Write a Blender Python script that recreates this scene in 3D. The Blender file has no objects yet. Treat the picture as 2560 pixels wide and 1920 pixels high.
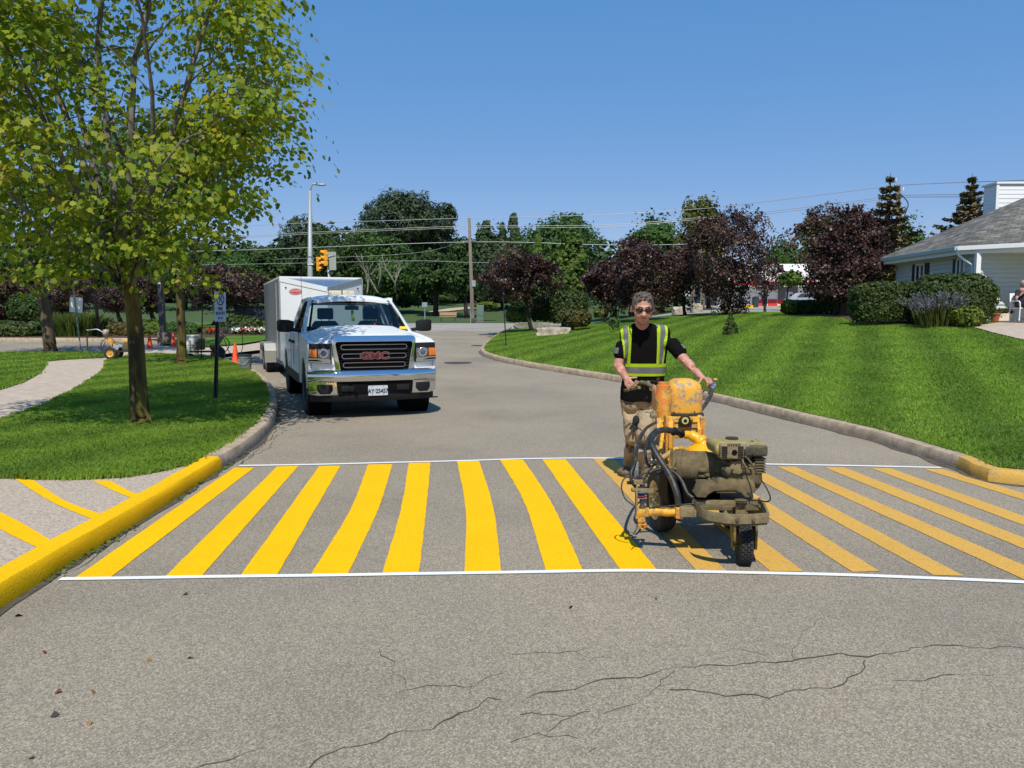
import bpy, bmesh, math, random
import numpy as np
from mathutils import Vector, Matrix, Euler, noise as mnoise
from mathutils.geometry import delaunay_2d_cdt
R_ = math.radians
scene = bpy.context.scene
COL = scene.collection
# ------------------------------------------------------------------ camera
PITCH = R_(5.1); CAMZ = 1.6; FPX = 1923.0
cd = bpy.data.cameras.new('camera'); cam = bpy.data.objects.new('camera', cd); COL.objects.link(cam)
cam.location = (0, 0, CAMZ); cam.rotation_euler = (math.pi/2 - PITCH, 0, 0)
cd.sensor_fit = 'HORIZONTAL'; cd.sensor_width = 36.0; cd.lens = FPX/2560*36
cd.clip_start = 0.05; cd.clip_end = 3000
scene.camera = cam
# ------------------------------------------------------------------ light
SUN_EL = R_(54); SUN_DIR = Vector((-0.01, -1.0, 0)).normalized()      # horizontal direction TOWARDS the sun
sd = bpy.data.lights.new('sun', 'SUN'); sun = bpy.data.objects.new('sun', sd); COL.objects.link(sun)
sd.energy = 5.0; sd.angle = R_(0.5); sd.color = (1.0, 0.95, 0.85)
to_sun = SUN_DIR*math.cos(SUN_EL) + Vector((0, 0, math.sin(SUN_EL)))
sun.rotation_euler = to_sun.to_track_quat('Z', 'Y').to_euler(); sun.location = (-20, -40, 60)
w = bpy.data.worlds.new('World'); scene.world = w; w.use_nodes = True
nt = w.node_tree; bg = nt.nodes['Background']
sky = nt.nodes.new('ShaderNodeTexSky'); sky.sky_type = 'NISHITA'; sky.sun_disc = False
sky.sun_elevation = SUN_EL; sky.sun_rotation = math.atan2(SUN_DIR.x, SUN_DIR.y)
sky.air_density = 1.0; sky.dust_density = 0.0; sky.ozone_density = 10.0; sky.altitude = 100
# the summer haze evens the sky out towards the horizon: flatten the gradient of the sky model a little
ma = nt.nodes.new('ShaderNodeVectorMath'); ma.operation = 'MULTIPLY_ADD'
ma.inputs[1].default_value = (0.97, 0.54, 0.35); ma.inputs[2].default_value = (0.01/0.115, 0.176/0.115, 0.46/0.115)
nt.links.new(sky.outputs[0], ma.inputs[0]); nt.links.new(ma.outputs[0], bg.inputs[0]); bg.inputs[1].default_value = 0.115
scene.view_settings.view_transform = 'Standard'; scene.view_settings.look = 'None'
scene.view_settings.exposure = 0.0; scene.view_settings.gamma = 1.0
scene.cycles.max_bounces = 6; scene.cycles.transparent_max_bounces = 12
scene.cycles.use_denoising = True
# ------------------------------------------------------------------ pixel helpers (photo pixels, 2560 x 1920)
cp, sp = math.cos(PITCH), math.sin(PITCH)
def ray(px, py):
    u = (px-1280)/FPX; v = (960-py)/FPX
    return Vector((u, cp + v*sp, v*cp - sp))
def at(px, py, Y):
    d = ray(px, py); t = Y/d.y
    return Vector((d.x*t, Y, CAMZ + d.z*t))
def sstep(a, b, x):
    t = min(1, max(0, (x-a)/(b-a))); return t*t*(3-2*t)
def RZ(y):                                # gentle rise of the road away from the camera
    s = 0.0
    if y > 14: s = 0.0222*((y-14)**2/8 if y < 18 else (y-16))
    if y > 56: s = 0.0222*40 + 0.10*(1-math.exp(-(y-56)*0.222))
    return s
def march(px, py, f):
    d = ray(px, py); t = 1.0; last = 1.0
    for i in range(4000):
        p = Vector((d.x*t, d.y*t, CAMZ + d.z*t))
        if p.z < f(p.x, p.y):
            lo, hi = last, t
            for k in range(30):
                m = (lo+hi)/2; p = Vector((d.x*m, d.y*m, CAMZ+d.z*m))
                if p.z < f(p.x, p.y): hi = m
                else: lo = m
            return Vector((p.x, p.y, f(p.x, p.y)))
        last = t; t += 0.05 + t*0.004
    return p
road_f = lambda x, y: RZ(y)
kerb_f = lambda x, y: RZ(y) + 0.14
def PR(px, py): return march(px, py, road_f)
def PK(px, py): return march(px, py, kerb_f)
# right kerb line (at the road) measured on the photograph, then the mound of the right lawn
RK_PX = [(2498,1209),(2389,1171),(2270,1132),(2152,1095),(1990,1054),(1840,1017),(1700,984),(1560,957),(1440,937),(1330,919),(1250,903),(1214,892),(1202,884),(1203,873),(1222,855),(1248,836),(1272,822)]
RK = [PR(*p) for p in RK_PX]
RK = [Vector((9.5, 6.25, 0)), Vector((7.3, 6.35, 0)), Vector((6.0, 6.75, 0))] + RK[0:]
def seg_d(p, a, b):
    ab = b-a; t = max(0, min(1, (p-a).dot(ab)/max(ab.length_squared, 1e-9))); return (p-(a+ab*t)).length
RK2 = [Vector((v.x, v.y)) for v in RK]
def inside_right(x, y):
    # right of the kerb polyline
    if y < 6.2: return x > 9.5
    if y > RK2[-1].y: return x > RK2[-1].x + (y-RK2[-1].y)*0.15
    best = None
    for i in range(len(RK2)-1):
        a, b = RK2[i], RK2[i+1]
        lo, hi = min(a.y, b.y), max(a.y, b.y)
        if lo <= y <= hi and hi-lo > 1e-6:
            xx = a.x + (b.x-a.x)*(y-a.y)/(b.y-a.y)
            best = xx if best is None else max(best, xx)
    return best is not None and x > best
def mound(x, y):
    if x < -6 or not inside_right(x, y): return 0.0
    p = Vector((x, y)); d = min(seg_d(p, RK2[i], RK2[i+1]) for i in range(len(RK2)-1))
    return 0.14*min(1, d/0.2) + 1.05*sstep(-1.5, 14.5, d) - 1.05*sstep(-1.5, 14.5, 0)
def lawn_f(x, y): return RZ(y) + mound(x, y)
def PL(px, py): return march(px, py, lawn_f)
def far_f(x, y):
    h = RZ(y)
    if y > 64: h += 2.6*sstep(66, 125, y)
    if x > 6: h += 1.1*sstep(6, 16, x)*sstep(40, 46, y)
    return h
def PF(px, py): return march(px, py, far_f)
# ------------------------------------------------------------------ object helpers
def tag(o, label=None, cat=None, group=None, kind=None):
    if label: o['label'] = label
    if cat: o['category'] = cat
    if group: o['group'] = group
    if kind: o['kind'] = kind
    return o
def thing(name, label, cat, loc=(0,0,0), rz=0.0, group=None):
    o = bpy.data.objects.new(name, None); COL.objects.link(o)
    o.location = loc; o.rotation_euler = (0, 0, rz); o.empty_display_size = 0.2
    return tag(o, label, cat, group)
def wloc(o):
    v = Vector((0,0,0))
    while o is not None: v += o.location; o = o.parent
    return v
def link(name, me, mats, parent=None, world=False):
    o = bpy.data.objects.new(name, me); COL.objects.link(o)
    for m in (mats if isinstance(mats, (list, tuple)) else [mats]):
        if m: me.materials.append(m)
    if parent is not None:
        o.parent = parent
        if world: me.transform(Matrix.Translation(-wloc(parent)))
    return o
def fin(name, bm, mat, parent=None, smooth=None, world=False, bevel=0, seg=2, norm=True):
    if norm: bmesh.ops.recalc_face_normals(bm, faces=bm.faces[:])
    if bevel:
        es = [e for e in bm.edges if len(e.link_faces) == 2 and e.calc_face_angle(0) > R_(35)]
        bmesh.ops.bevel(bm, geom=es, offset=bevel, offset_type='OFFSET', segments=seg, profile=0.6, affect='EDGES', clamp_overlap=True)
    me = bpy.data.meshes.new(name); bm.to_mesh(me); bm.free()
    if smooth:
        me.polygons.foreach_set('use_smooth', [True]*len(me.polygons))
        if smooth is not True:
            me.set_sharp_from_angle(angle=R_(smooth))
    return link(name, me, mat, parent, world)
def copy_tree(o, parent=None):
    c = o.copy(); COL.objects.link(c)
    if parent is not None: c.parent = parent
    for ch in [x for x in bpy.data.objects if x.parent == o]: copy_tree(ch, c)
    return c
def BM(): return bmesh.new()
def box(bm, c, s, rot=None):
    m = Matrix.Translation(Vector(c))
    if rot is not None: m = m @ (rot.to_4x4() if isinstance(rot, Matrix) else Euler(rot).to_matrix().to_4x4())
    m = m @ Matrix.Diagonal((s[0], s[1], s[2], 1))
    return bmesh.ops.create_cube(bm, size=1, matrix=m)['verts']
def bar(bm, a, b, wx, wz):                # rectangular bar from a to b
    a, b = Vector(a), Vector(b); d = b-a
    q = d.to_track_quat('Y', 'Z').to_matrix().to_4x4()
    m = Matrix.Translation((a+b)/2) @ q @ Matrix.Diagonal((wx, d.length, wz, 1))
    return bmesh.ops.create_cube(bm, size=1, matrix=m)['verts']
def ring_frame(d, up=Vector((0,0,1))):
    d = d.normalized()
    if abs(d.dot(up)) > 0.95: up = Vector((0,1,0))
    x = d.cross(up).normalized(); y = x.cross(d).normalized()
    return x, y
def tube(bm, pts, r, n=8, cap=True):
    pts = [Vector(p) for p in pts]; rings = []
    rs = r if isinstance(r, (list, tuple)) else [r]*len(pts)
    px = None
    for i, p in enumerate(pts):
        d = (pts[min(i+1, len(pts)-1)] - pts[max(i-1, 0)])
        if d.length < 1e-9: d = Vector((0,0,1))
        d.normalize()
        if px is None: x, y = ring_frame(d)
        else:
            x = (px - d*px.dot(d))
            if x.length < 1e-6: x, y = ring_frame(d)
            x.normalize(); y = d.cross(x)
        px = x
        rings.append([bm.verts.new(p + (x*math.cos(2*math.pi*k/n) + y*math.sin(2*math.pi*k/n))*rs[i]) for k in range(n)])
    for a, b in zip(rings, rings[1:]):
        for k in range(n): bm.faces.new((a[k], a[(k+1)%n], b[(k+1)%n], b[k]))
    if cap:
        bm.faces.new(rings[0][::-1]); bm.faces.new(rings[-1])
def cyl(bm, a, b, r0, r1=None, n=16): tube(bm, [a, b], [r0, r0 if r1 is None else r1], n)
def curve_pts(pts, n=6):                  # Catmull-Rom
    P = [Vector(p) for p in pts]; out = []
    for i in range(len(P)-1):
        p0 = P[i-1] if i else P[0]*2-P[1]; p1, p2 = P[i], P[i+1]; p3 = P[i+2] if i+2 < len(P) else P[-1]*2-P[-2]
        for k in range(n):
            t = k/n
            out.append(0.5*((2*p1) + (p2-p0)*t + (2*p0-5*p1+4*p2-p3)*t*t + (3*p1-p0-3*p2+p3)*t**3))
    out.append(P[-1]); return out
def ell(bm, c, r, seg=16, rings=10, rot=None):
    m = Matrix.Translation(Vector(c))
    if rot is not None: m = m @ Euler(rot).to_matrix().to_4x4()
    m = m @ Matrix.Diagonal((r[0], r[1], r[2], 1))
    bmesh.ops.create_uvsphere(bm, u_segments=seg, v_segments=rings, radius=1, matrix=m)
def loft(bm, rings, close=True, cap=True):
    R = [[bm.verts.new(Vector(p)) for p in r] for r in rings]; n = len(R[0])
    for a, b in zip(R, R[1:]):
        for k in range(n if close else n-1): bm.faces.new((a[k], a[(k+1)%n], b[(k+1)%n], b[k]))
    if cap and close:
        bm.faces.new(R[0][::-1]); bm.faces.new(R[-1])
    return R
def lathe(bm, prof, o=(0,0,0), axis='Z', n=24, cap=True):      # prof: (radius, height)
    o = Vector(o); rings = []
    for r, h in prof:
        rg = []
        for k in range(n):
            a = 2*math.pi*k/n; c, s = math.cos(a)*r, math.sin(a)*r
            v = {'Z': (c, s, h), 'X': (h, c, s), 'Y': (c, h, s)}[axis]
            rg.append(o + Vector(v))
        rings.append(rg)
    loft(bm, rings, cap=cap)
def prism(bm, pts, a, b, plane='YZ'):     # 2-D outline extruded along the third axis from a to b
    def mk(p, h): return {'YZ': (h, p[0], p[1]), 'XZ': (p[0], h, p[1]), 'XY': (p[0], p[1], h)}[plane]
    A = [bm.verts.new(mk(p, a)) for p in pts]; B = [bm.verts.new(mk(p, b)) for p in pts]; n = len(pts)
    bm.faces.new(A); bm.faces.new(B[::-1])
    for k in range(n): bm.faces.new((A[k], B[k], B[(k+1)%n], A[(k+1)%n]))
def text_mesh(s, size, M, mat, name, parent, world=False, ext=0.002, align='CENTER', xs=1.0, off=0.0):
    c = bpy.data.curves.new('t', 'FONT'); c.body = s; c.size = size; c.align_x = align; c.align_y = 'CENTER'; c.extrude = ext; c.offset = off
    o = bpy.data.objects.new('t', c); COL.objects.link(o)
    bpy.context.view_layer.update()
    me = bpy.data.meshes.new_from_object(o.evaluated_get(bpy.context.evaluated_depsgraph_get()))
    bpy.data.objects.remove(o); bpy.data.curves.remove(c)
    me.transform(Matrix.Diagonal((xs,1,1,1))); me.transform(M); me.name = name
    me.materials.clear()
    return link(name, me, mat, parent, world)
def mods(o, *ms):                          # apply modifiers without operators
    for t, kw in ms:
        m = o.modifiers.new(t, t)
        for k, v in kw.items(): setattr(m, k, v)
    bpy.context.view_layer.update()
    me = bpy.data.meshes.new_from_object(o.evaluated_get(bpy.context.evaluated_depsgraph_get()))
    o.modifiers.clear(); old = o.data; o.data = me; bpy.data.meshes.remove(old)
    return o
# ------------------------------------------------------------------ materials
def mat_new(name):
    m = bpy.data.materials.new(name); m.use_nodes = True
    return m, m.node_tree, m.node_tree.nodes['Principled BSDF']
def nd(nt, t, **kw):
    n = nt.nodes.new(t)
    for k, v in kw.items():
        if k in n.inputs: n.inputs[k].default_value = v
        else: setattr(n, k, v)
    return n
def c4(c): return (c[0], c[1], c[2], 1)
def ramp(nt, stops):
    r = nt.nodes.new('ShaderNodeValToRGB'); e = r.color_ramp.elements
    while len(e) > 1: e.remove(e[-1])
    e[0].position = stops[0][0]; e[0].color = c4(stops[0][1])
    for p, c in stops[1:]:
        x = e.new(p); x.color = c4(c)
    return r
def mat(name, col, rough=0.6, metal=0.0, var=0.0, scale=8.0, col2=None, bump=0.0, bscale=40.0, coat=0.0, spec=0.5, emit=None, lo=0.35, hi=0.65, stretch=None):
    m, nt, b = mat_new(name)
    b.inputs['Roughness'].default_value = rough; b.inputs['Metallic'].default_value = metal
    b.inputs['Base Color'].default_value = c4(col); b.inputs['Specular IOR Level'].default_value = spec
    if coat: b.inputs['Coat Weight'].default_value = coat; b.inputs['Coat Roughness'].default_value = 0.05
    tc = nd(nt, 'ShaderNodeTexCoord'); src = tc.outputs['Object']
    if stretch:
        mp = nd(nt, 'ShaderNodeMapping'); mp.inputs['Scale'].default_value = stretch
        nt.links.new(src, mp.inputs[0]); src = mp.outputs[0]
    if var or col2:
        n = nd(nt, 'ShaderNodeTexNoise', Scale=scale, Detail=6.0, Roughness=0.62); nt.links.new(src, n.inputs['Vector'])
        c2 = col2 or tuple(x*(1-var) for x in col)
        r = ramp(nt, [(lo, c2), (hi, col)]); nt.links.new(n.outputs['Fac'], r.inputs[0]); nt.links.new(r.outputs[0], b.inputs['Base Color'])
    if bump:
        n2 = nd(nt, 'ShaderNodeTexNoise', Scale=bscale, Detail=4.0); nt.links.new(src, n2.inputs['Vector'])
        bp = nd(nt, 'ShaderNodeBump', Strength=bump, Distance=0.01); nt.links.new(n2.outputs['Fac'], bp.inputs['Height']); nt.links.new(bp.outputs[0], b.inputs['Normal'])
    if emit: b.inputs['Emission Color'].default_value = c4(emit[0]); b.inputs['Emission Strength'].default_value = emit[1]
    return m
def leaf_mat(name, stops, trans=0.3, rough=0.5, noise=None):
    m, nt, b = mat_new(name)
    g = nd(nt, 'ShaderNodeNewGeometry'); r = ramp(nt, stops); fac = g.outputs['Random Per Island']
    if noise:                              # branches of another tint run through the crown
        tc = nd(nt, 'ShaderNodeTexCoord'); n = nd(nt, 'ShaderNodeTexNoise', Scale=noise, Detail=2.0); nt.links.new(tc.outputs['Object'], n.inputs['Vector'])
        mr = nd(nt, 'ShaderNodeMapRange'); mr.inputs['From Min'].default_value = 0.3; mr.inputs['From Max'].default_value = 0.7; mr.inputs['To Min'].default_value = 0.0; mr.inputs['To Max'].default_value = 0.34
        nt.links.new(n.outputs['Fac'], mr.inputs[0])
        a = nd(nt, 'ShaderNodeMath', operation='MULTIPLY_ADD', use_clamp=True); a.inputs[1].default_value = 0.68; nt.links.new(fac, a.inputs[0]); nt.links.new(mr.outputs[0], a.inputs[2]); fac = a.outputs[0]
    nt.links.new(fac, r.inputs[0]); nt.links.new(r.outputs[0], b.inputs['Base Color'])
    b.inputs['Roughness'].default_value = rough; b.inputs['Specular IOR Level'].default_value = 0.3
    t = nd(nt, 'ShaderNodeBsdfTranslucent'); nt.links.new(r.outputs[0], t.inputs[0])
    mx = nd(nt, 'ShaderNodeMixShader'); mx.inputs[0].default_value = trans
    nt.links.new(b.outputs[0], mx.inputs[1]); nt.links.new(t.outputs[0], mx.inputs[2])
    nt.links.new(mx.outputs[0], nt.nodes['Material Output'].inputs[0])
    return m
# ------------------------------------------------------------------ foliage meshes
def np_mesh(name, V, F, mats, parent=None, smooth=False):
    me = bpy.data.meshes.new(name); k = F.shape[1]; n = len(F)
    me.vertices.add(len(V)); me.vertices.foreach_set('co', V.astype(np.float32).ravel())
    me.loops.add(n*k); me.loops.foreach_set('vertex_index', F.astype(np.int32).ravel())
    me.polygons.add(n); me.polygons.foreach_set('loop_start', np.arange(0, n*k, k, dtype=np.int32))
    me.polygons.foreach_set('loop_total', np.full(n, k, dtype=np.int32))
    if smooth: me.polygons.foreach_set('use_smooth', np.ones(n, dtype=bool))
    me.update(calc_edges=True)
    return link(name, me, mats, parent)
QUAD = np.array([(-.5,0,0),(-.12,-.42,.06),(.5,0,0),(.12,.42,.06)])
NEED = np.array([(-.5,0,0),(0,-.14,.03),(.5,0,0),(0,.14,.03)])
MAPLE = np.array([(0,-.5),(.14,-.30),(.44,-.30),(.40,-.05),(.54,.14),(.34,.24),(.24,.36),(0,.56),(-.24,.36),(-.34,.24),(-.54,.14),(-.40,-.05),(-.44,-.30),(-.14,-.30)])
MAPLE = np.c_[MAPLE[:,0], MAPLE[:,1], -0.5*np.abs(MAPLE[:,0])**1.5 - 0.25*MAPLE[:,1]**2]
def leaf_cloud(rng, P, N, size, tmpl, jit=0.6, smin=0.7, smax=1.3):
    n = len(P); N = N + rng.normal(0, jit, (n,3)); N /= np.linalg.norm(N, axis=1)[:,None]+1e-9
    A = rng.normal(0, 1, (n,3)); A -= N*(A*N).sum(1)[:,None]; A /= np.linalg.norm(A, axis=1)[:,None]+1e-9
    B = np.cross(N, A); s = size*rng.uniform(smin, smax, n)
    k = len(tmpl)
    V = P[:,None,:] + s[:,None,None]*(tmpl[None,:,0,None]*A[:,None,:] + tmpl[None,:,1,None]*B[:,None,:] + tmpl[None,:,2,None]*N[:,None,:])
    return V.reshape(-1,3), np.arange(n*k).reshape(n,k)
def unit(rng, n):
    d = rng.normal(0,1,(n,3)); return d/np.linalg.norm(d,axis=1)[:,None]
# ================================================================== SETTING: ground, road, kerbs, lawns, paths
def asphalt_mat(name, base, dark, light, worn=True):
    m, nt, b = mat_new(name); tc = nd(nt, 'ShaderNodeTexCoord'); o = tc.outputs['Object']
    big = nd(nt, 'ShaderNodeTexNoise', Scale=0.35, Detail=5.0, Roughness=0.6); nt.links.new(o, big.inputs['Vector'])
    v = nd(nt, 'ShaderNodeTexVoronoi', Scale=150.0); nt.links.new(o, v.inputs['Vector'])
    n = nd(nt, 'ShaderNodeTexNoise', Scale=210.0, Detail=5.0, Roughness=0.7); nt.links.new(o, n.inputs['Vector'])
    r1 = ramp(nt, [(0.0, dark), (0.45, base), (0.80, light), (1.0, tuple(min(1, x*1.5) for x in light))])
    bw = nd(nt, 'ShaderNodeRGBToBW'); nt.links.new(v.outputs['Color'], bw.inputs[0])
    mx = nd(nt, 'ShaderNodeMath', operation='MULTIPLY_ADD'); mx.inputs[1].default_value = 0.75
    sc = nd(nt, 'ShaderNodeMath', operation='MULTIPLY_ADD'); sc.inputs[1].default_value = 0.55; sc.inputs[2].default_value = -0.17
    nt.links.new(n.outputs['Fac'], sc.inputs[0]); nt.links.new(bw.outputs[0], mx.inputs[0]); nt.links.new(sc.outputs[0], mx.inputs[2]); nt.links.new(mx.outputs[0], r1.inputs[0])
    r2 = ramp(nt, [(0.3, (0.80, 0.80, 0.81)), (0.5, (1.0, 1.0, 0.99)), (0.7, (1.13, 1.11, 1.08))]); nt.links.new(big.outputs['Fac'], r2.inputs[0])
    mul = nd(nt, 'ShaderNodeMix', data_type='RGBA', blend_type='MULTIPLY'); mul.inputs[0].default_value = 1.0
    nt.links.new(r1.outputs[0], mul.inputs[6]); nt.links.new(r2.outputs[0], mul.inputs[7]); col = mul.outputs[2]
    if worn:                               # small oil and dirt spots
        s = nd(nt, 'ShaderNodeTexNoise', Scale=1.3, Detail=8.0, Roughness=0.75); nt.links.new(o, s.inputs['Vector'])
        rs = ramp(nt, [(0.60, (1,1,1)), (0.76, (0.72,0.72,0.73))]); nt.links.new(s.outputs['Fac'], rs.inputs[0])
        m2 = nd(nt, 'ShaderNodeMix', data_type='RGBA', blend_type='MULTIPLY'); m2.inputs[0].default_value = 1.0
        nt.links.new(col, m2.inputs[6]); nt.links.new(rs.outputs[0], m2.inputs[7]); col = m2.outputs[2]
    nt.links.new(col, b.inputs['Base Color']); b.inputs['Roughness'].default_value = 0.92; b.inputs['Specular IOR Level'].default_value = 0.25
    bp = nd(nt, 'ShaderNodeBump', Strength=0.55, Distance=0.004); nt.links.new(v.outputs['Distance'], bp.inputs['Height']); nt.links.new(bp.outputs[0], b.inputs['Normal'])
    return m
A_ROAD = asphalt_mat('asphalt', (0.243,0.205,0.155), (0.12,0.101,0.077), (0.41,0.35,0.27))
A_STREET = asphalt_mat('street_asphalt', (0.30,0.275,0.24), (0.22,0.205,0.18), (0.37,0.34,0.30))
M_CONC = mat('path_concrete', (0.50,0.405,0.315), 0.9, var=0.28, scale=5, bump=0.25, bscale=60)
M_APRON = mat('apron_concrete', (0.46,0.375,0.29), 0.95, col2=(0.27,0.22,0.175), scale=45, lo=0.38, hi=0.55, bump=0.5, bscale=70)
M_KERB = mat('kerb_concrete', (0.46,0.36,0.25), 0.95, col2=(0.27,0.205,0.14), scale=7, bump=0.5, bscale=45)
def paint_mat(name, col, worn, thr, rough=0.6, scale=22):
    """traffic paint over asphalt or concrete; where the paint has worn the surface shows"""
    m, nt, b = mat_new(name); tc = nd(nt, 'ShaderNodeTexCoord'); o = tc.outputs['Object']
    n = nd(nt, 'ShaderNodeTexNoise', Scale=scale, Detail=8.0, Roughness=0.75); nt.links.new(o, n.inputs['Vector'])
    n2 = nd(nt, 'ShaderNodeTexNoise', Scale=1.6, Detail=3.0); nt.links.new(o, n2.inputs['Vector'])
    r2 = ramp(nt, [(0.3, tuple(x*0.93 for x in col)), (0.7, col)]); nt.links.new(n2.outputs['Fac'], r2.inputs[0])
    r = ramp(nt, [(thr, (1,1,1)), (thr+0.06, (0,0,0))]); nt.links.new(n.outputs['Fac'], r.inputs[0])
    mx = nd(nt, 'ShaderNodeMix', data_type='RGBA'); nt.links.new(r.outputs[0], mx.inputs[0])
    mx.inputs[6].default_value = c4(worn); nt.links.new(r2.outputs[0], mx.inputs[7])
    gr = nd(nt, 'ShaderNodeTexVoronoi', Scale=130.0); nt.links.new(o, gr.inputs['Vector']); gb = nd(nt, 'ShaderNodeRGBToBW'); nt.links.new(gr.outputs['Color'], gb.inputs[0])
    gc = ramp(nt, [(0.12, (0.80,0.79,0.78)), (0.35, (0.97,0.97,0.97)), (0.8, (1.04,1.04,1.05))]); nt.links.new(gb.outputs[0], gc.inputs[0])
    gm = nd(nt, 'ShaderNodeMix', data_type='RGBA', blend_type='MULTIPLY'); gm.inputs[0].default_value = 1.0; nt.links.new(mx.outputs[2], gm.inputs[6]); nt.links.new(gc.outputs[0], gm.inputs[7])
    nt.links.new(gm.outputs[2], b.inputs['Base Color']); b.inputs['Roughness'].default_value = 0.8; b.inputs['Specular IOR Level'].default_value = 0.08
    v = nd(nt, 'ShaderNodeTexVoronoi', Scale=85.0); nt.links.new(o, v.inputs['Vector'])
    bp = nd(nt, 'ShaderNodeBump', Strength=0.35, Distance=0.003); nt.links.new(v.outputs['Distance'], bp.inputs['Height']); nt.links.new(bp.outputs[0], b.inputs['Normal'])
    return m
P_NEW = paint_mat('fresh_yellow_paint', (0.86,0.47,0.004), (0.55,0.33,0.03), 0.72)
P_OLD = paint_mat('faded_yellow_paint', (0.60,0.345,0.075), (0.33,0.26,0.165), 0.57)
P_KNEW = paint_mat('fresh_kerb_paint', (0.80,0.46,0.006), (0.30,0.20,0.03), 0.70, scale=14)
P_KOLD = paint_mat('worn_kerb_paint', (0.56,0.34,0.08), (0.33,0.26,0.15), 0.53, scale=10)
P_WHITE = mat('white_line_paint', (0.74,0.74,0.72), 0.6)
M_GROUND = mat('grass_ground', (0.055,0.095,0.02), 0.95, col2=(0.035,0.068,0.013), scale=0.6)
def lawn_mat():
    m, nt, b = mat_new('lawn'); tc = nd(nt, 'ShaderNodeTexCoord'); o = tc.outputs['Object']
    n1 = nd(nt, 'ShaderNodeTexNoise', Scale=0.55, Detail=6.0, Roughness=0.7); nt.links.new(o, n1.inputs['Vector'])
    r1 = ramp(nt, [(0.32, (0.06,0.125,0.014)), (0.55, (0.095,0.18,0.02)), (0.72, (0.135,0.225,0.032))]); nt.links.new(n1.outputs['Fac'], r1.inputs[0])
    mp = nd(nt, 'ShaderNodeMapping'); mp.inputs['Scale'].default_value = (1,1,1); nt.links.new(o, mp.inputs[0])
    n2 = nd(nt, 'ShaderNodeTexNoise', Scale=26.0, Detail=5.0, Roughness=0.75); nt.links.new(mp.outputs[0], n2.inputs['Vector'])
    r2 = ramp(nt, [(0.3, (0.55,0.55,0.5)), (0.7, (1.4,1.4,1.3))]); nt.links.new(n2.outputs['Fac'], r2.inputs[0])
    # mower passes: broad alternate bands that curve a little
    wv = nd(nt, 'ShaderNodeTexWave', Scale=0.22, Distortion=2.2, Detail=1.0); wv.inputs['Detail Scale'].default_value = 0.25
    mp2 = nd(nt, 'ShaderNodeMapping'); mp2.inputs['Rotation'].default_value = (0,0,R_(25)); nt.links.new(o, mp2.inputs[0]); nt.links.new(mp2.outputs[0], wv.inputs['Vector'])
    r3 = ramp(nt, [(0.3, (0.88,0.88,0.9)), (0.7, (1.12,1.12,1.08))]); nt.links.new(wv.outputs['Fac'], r3.inputs[0])
    a = nd(nt, 'ShaderNodeMix', data_type='RGBA', blend_type='MULTIPLY'); a.inputs[0].default_value = 1; nt.links.new(r1.outputs[0], a.inputs[6]); nt.links.new(r2.outputs[0], a.inputs[7])
    c = nd(nt, 'ShaderNodeMix', data_type='RGBA', blend_type='MULTIPLY'); c.inputs[0].default_value = 1; nt.links.new(a.outputs[2], c.inputs[6]); nt.links.new(r3.outputs[0], c.inputs[7])
    nt.links.new(c.outputs[2], b.inputs['Base Color']); b.inputs['Roughness'].default_value = 0.9; b.inputs['Specular IOR Level'].default_value = 0.15
    bp = nd(nt, 'ShaderNodeBump', Strength=0.9, Distance=0.03); nt.links.new(n2.outputs['Fac'], bp.inputs['Height']); nt.links.new(bp.outputs[0], b.inputs['Normal'])
    return m
M_LAWN = lawn_mat()
M_MULCH = mat('mulch', (0.085,0.045,0.028), 1.0, col2=(0.03,0.018,0.012), scale=30, bump=0.8, bscale=60)
M_CRACK = mat('crack', (0.06,0.053,0.045), 1.0)

def area(name, poly, zf, step, m, kind='structure', parent=None, skirt=0.0):
    """a polygon in plan, filled with a grid and draped over zf"""
    poly = [Vector((p[0], p[1])) for p in poly]
    P = []
    for i, a in enumerate(poly):
        b = poly[(i+1) % len(poly)]; k = max(1, int((b-a).length/step))
        P += [a + (b-a)*(j/k) for j in range(k)]
    nb = len(P); xs = [p.x for p in P]; ys = [p.y for p in P]
    x = min(xs)+step/2
    def inside(q):
        c = False; j = len(poly)-1
        for i in range(len(poly)):
            if (poly[i].y > q.y) != (poly[j].y > q.y) and q.x < (poly[j].x-poly[i].x)*(q.y-poly[i].y)/(poly[j].y-poly[i].y)+poly[i].x: c = not c
            j = i
        return c
    while x < max(xs):
        y = min(ys)+step/2
        while y < max(ys):
            q = Vector((x, y))
            if inside(q): P.append(q)
            y += step
        x += step
    vs, es, fs, *_ = delaunay_2d_cdt(P, [(i, (i+1) % nb) for i in range(nb)], [list(range(nb))], 1, 1e-5)
    me = bpy.data.meshes.new(name); me.from_pydata([(v.x, v.y, zf(v.x, v.y)) for v in vs], [], [f for f in fs])
    me.polygons.foreach_set('use_smooth', [True]*len(me.polygons)); me.update()
    o = link(name, me, m, parent)
    if kind: o['kind'] = kind
    return o, inside, poly
# --- one ground sheet to the horizon
xs = np.concatenate([np.linspace(-900,-80,10), np.linspace(-70,70,57), np.linspace(80,900,10)])
ys = np.concatenate([np.linspace(-60,30,10), np.linspace(34,130,49), np.linspace(150,1500,12)])
V = np.array([(x, y, (far_f(x,y)-0.05) if y > 34 else RZ(y)-0.12) for y in ys for x in xs]); nx = len(xs)
F = np.array([(j*nx+i, j*nx+i+1, (j+1)*nx+i+1, (j+1)*nx+i) for j in range(len(ys)-1) for i in range(nx-1)])
tag(np_mesh('ground', V, F, M_GROUND, smooth=True), kind='structure')
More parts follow.
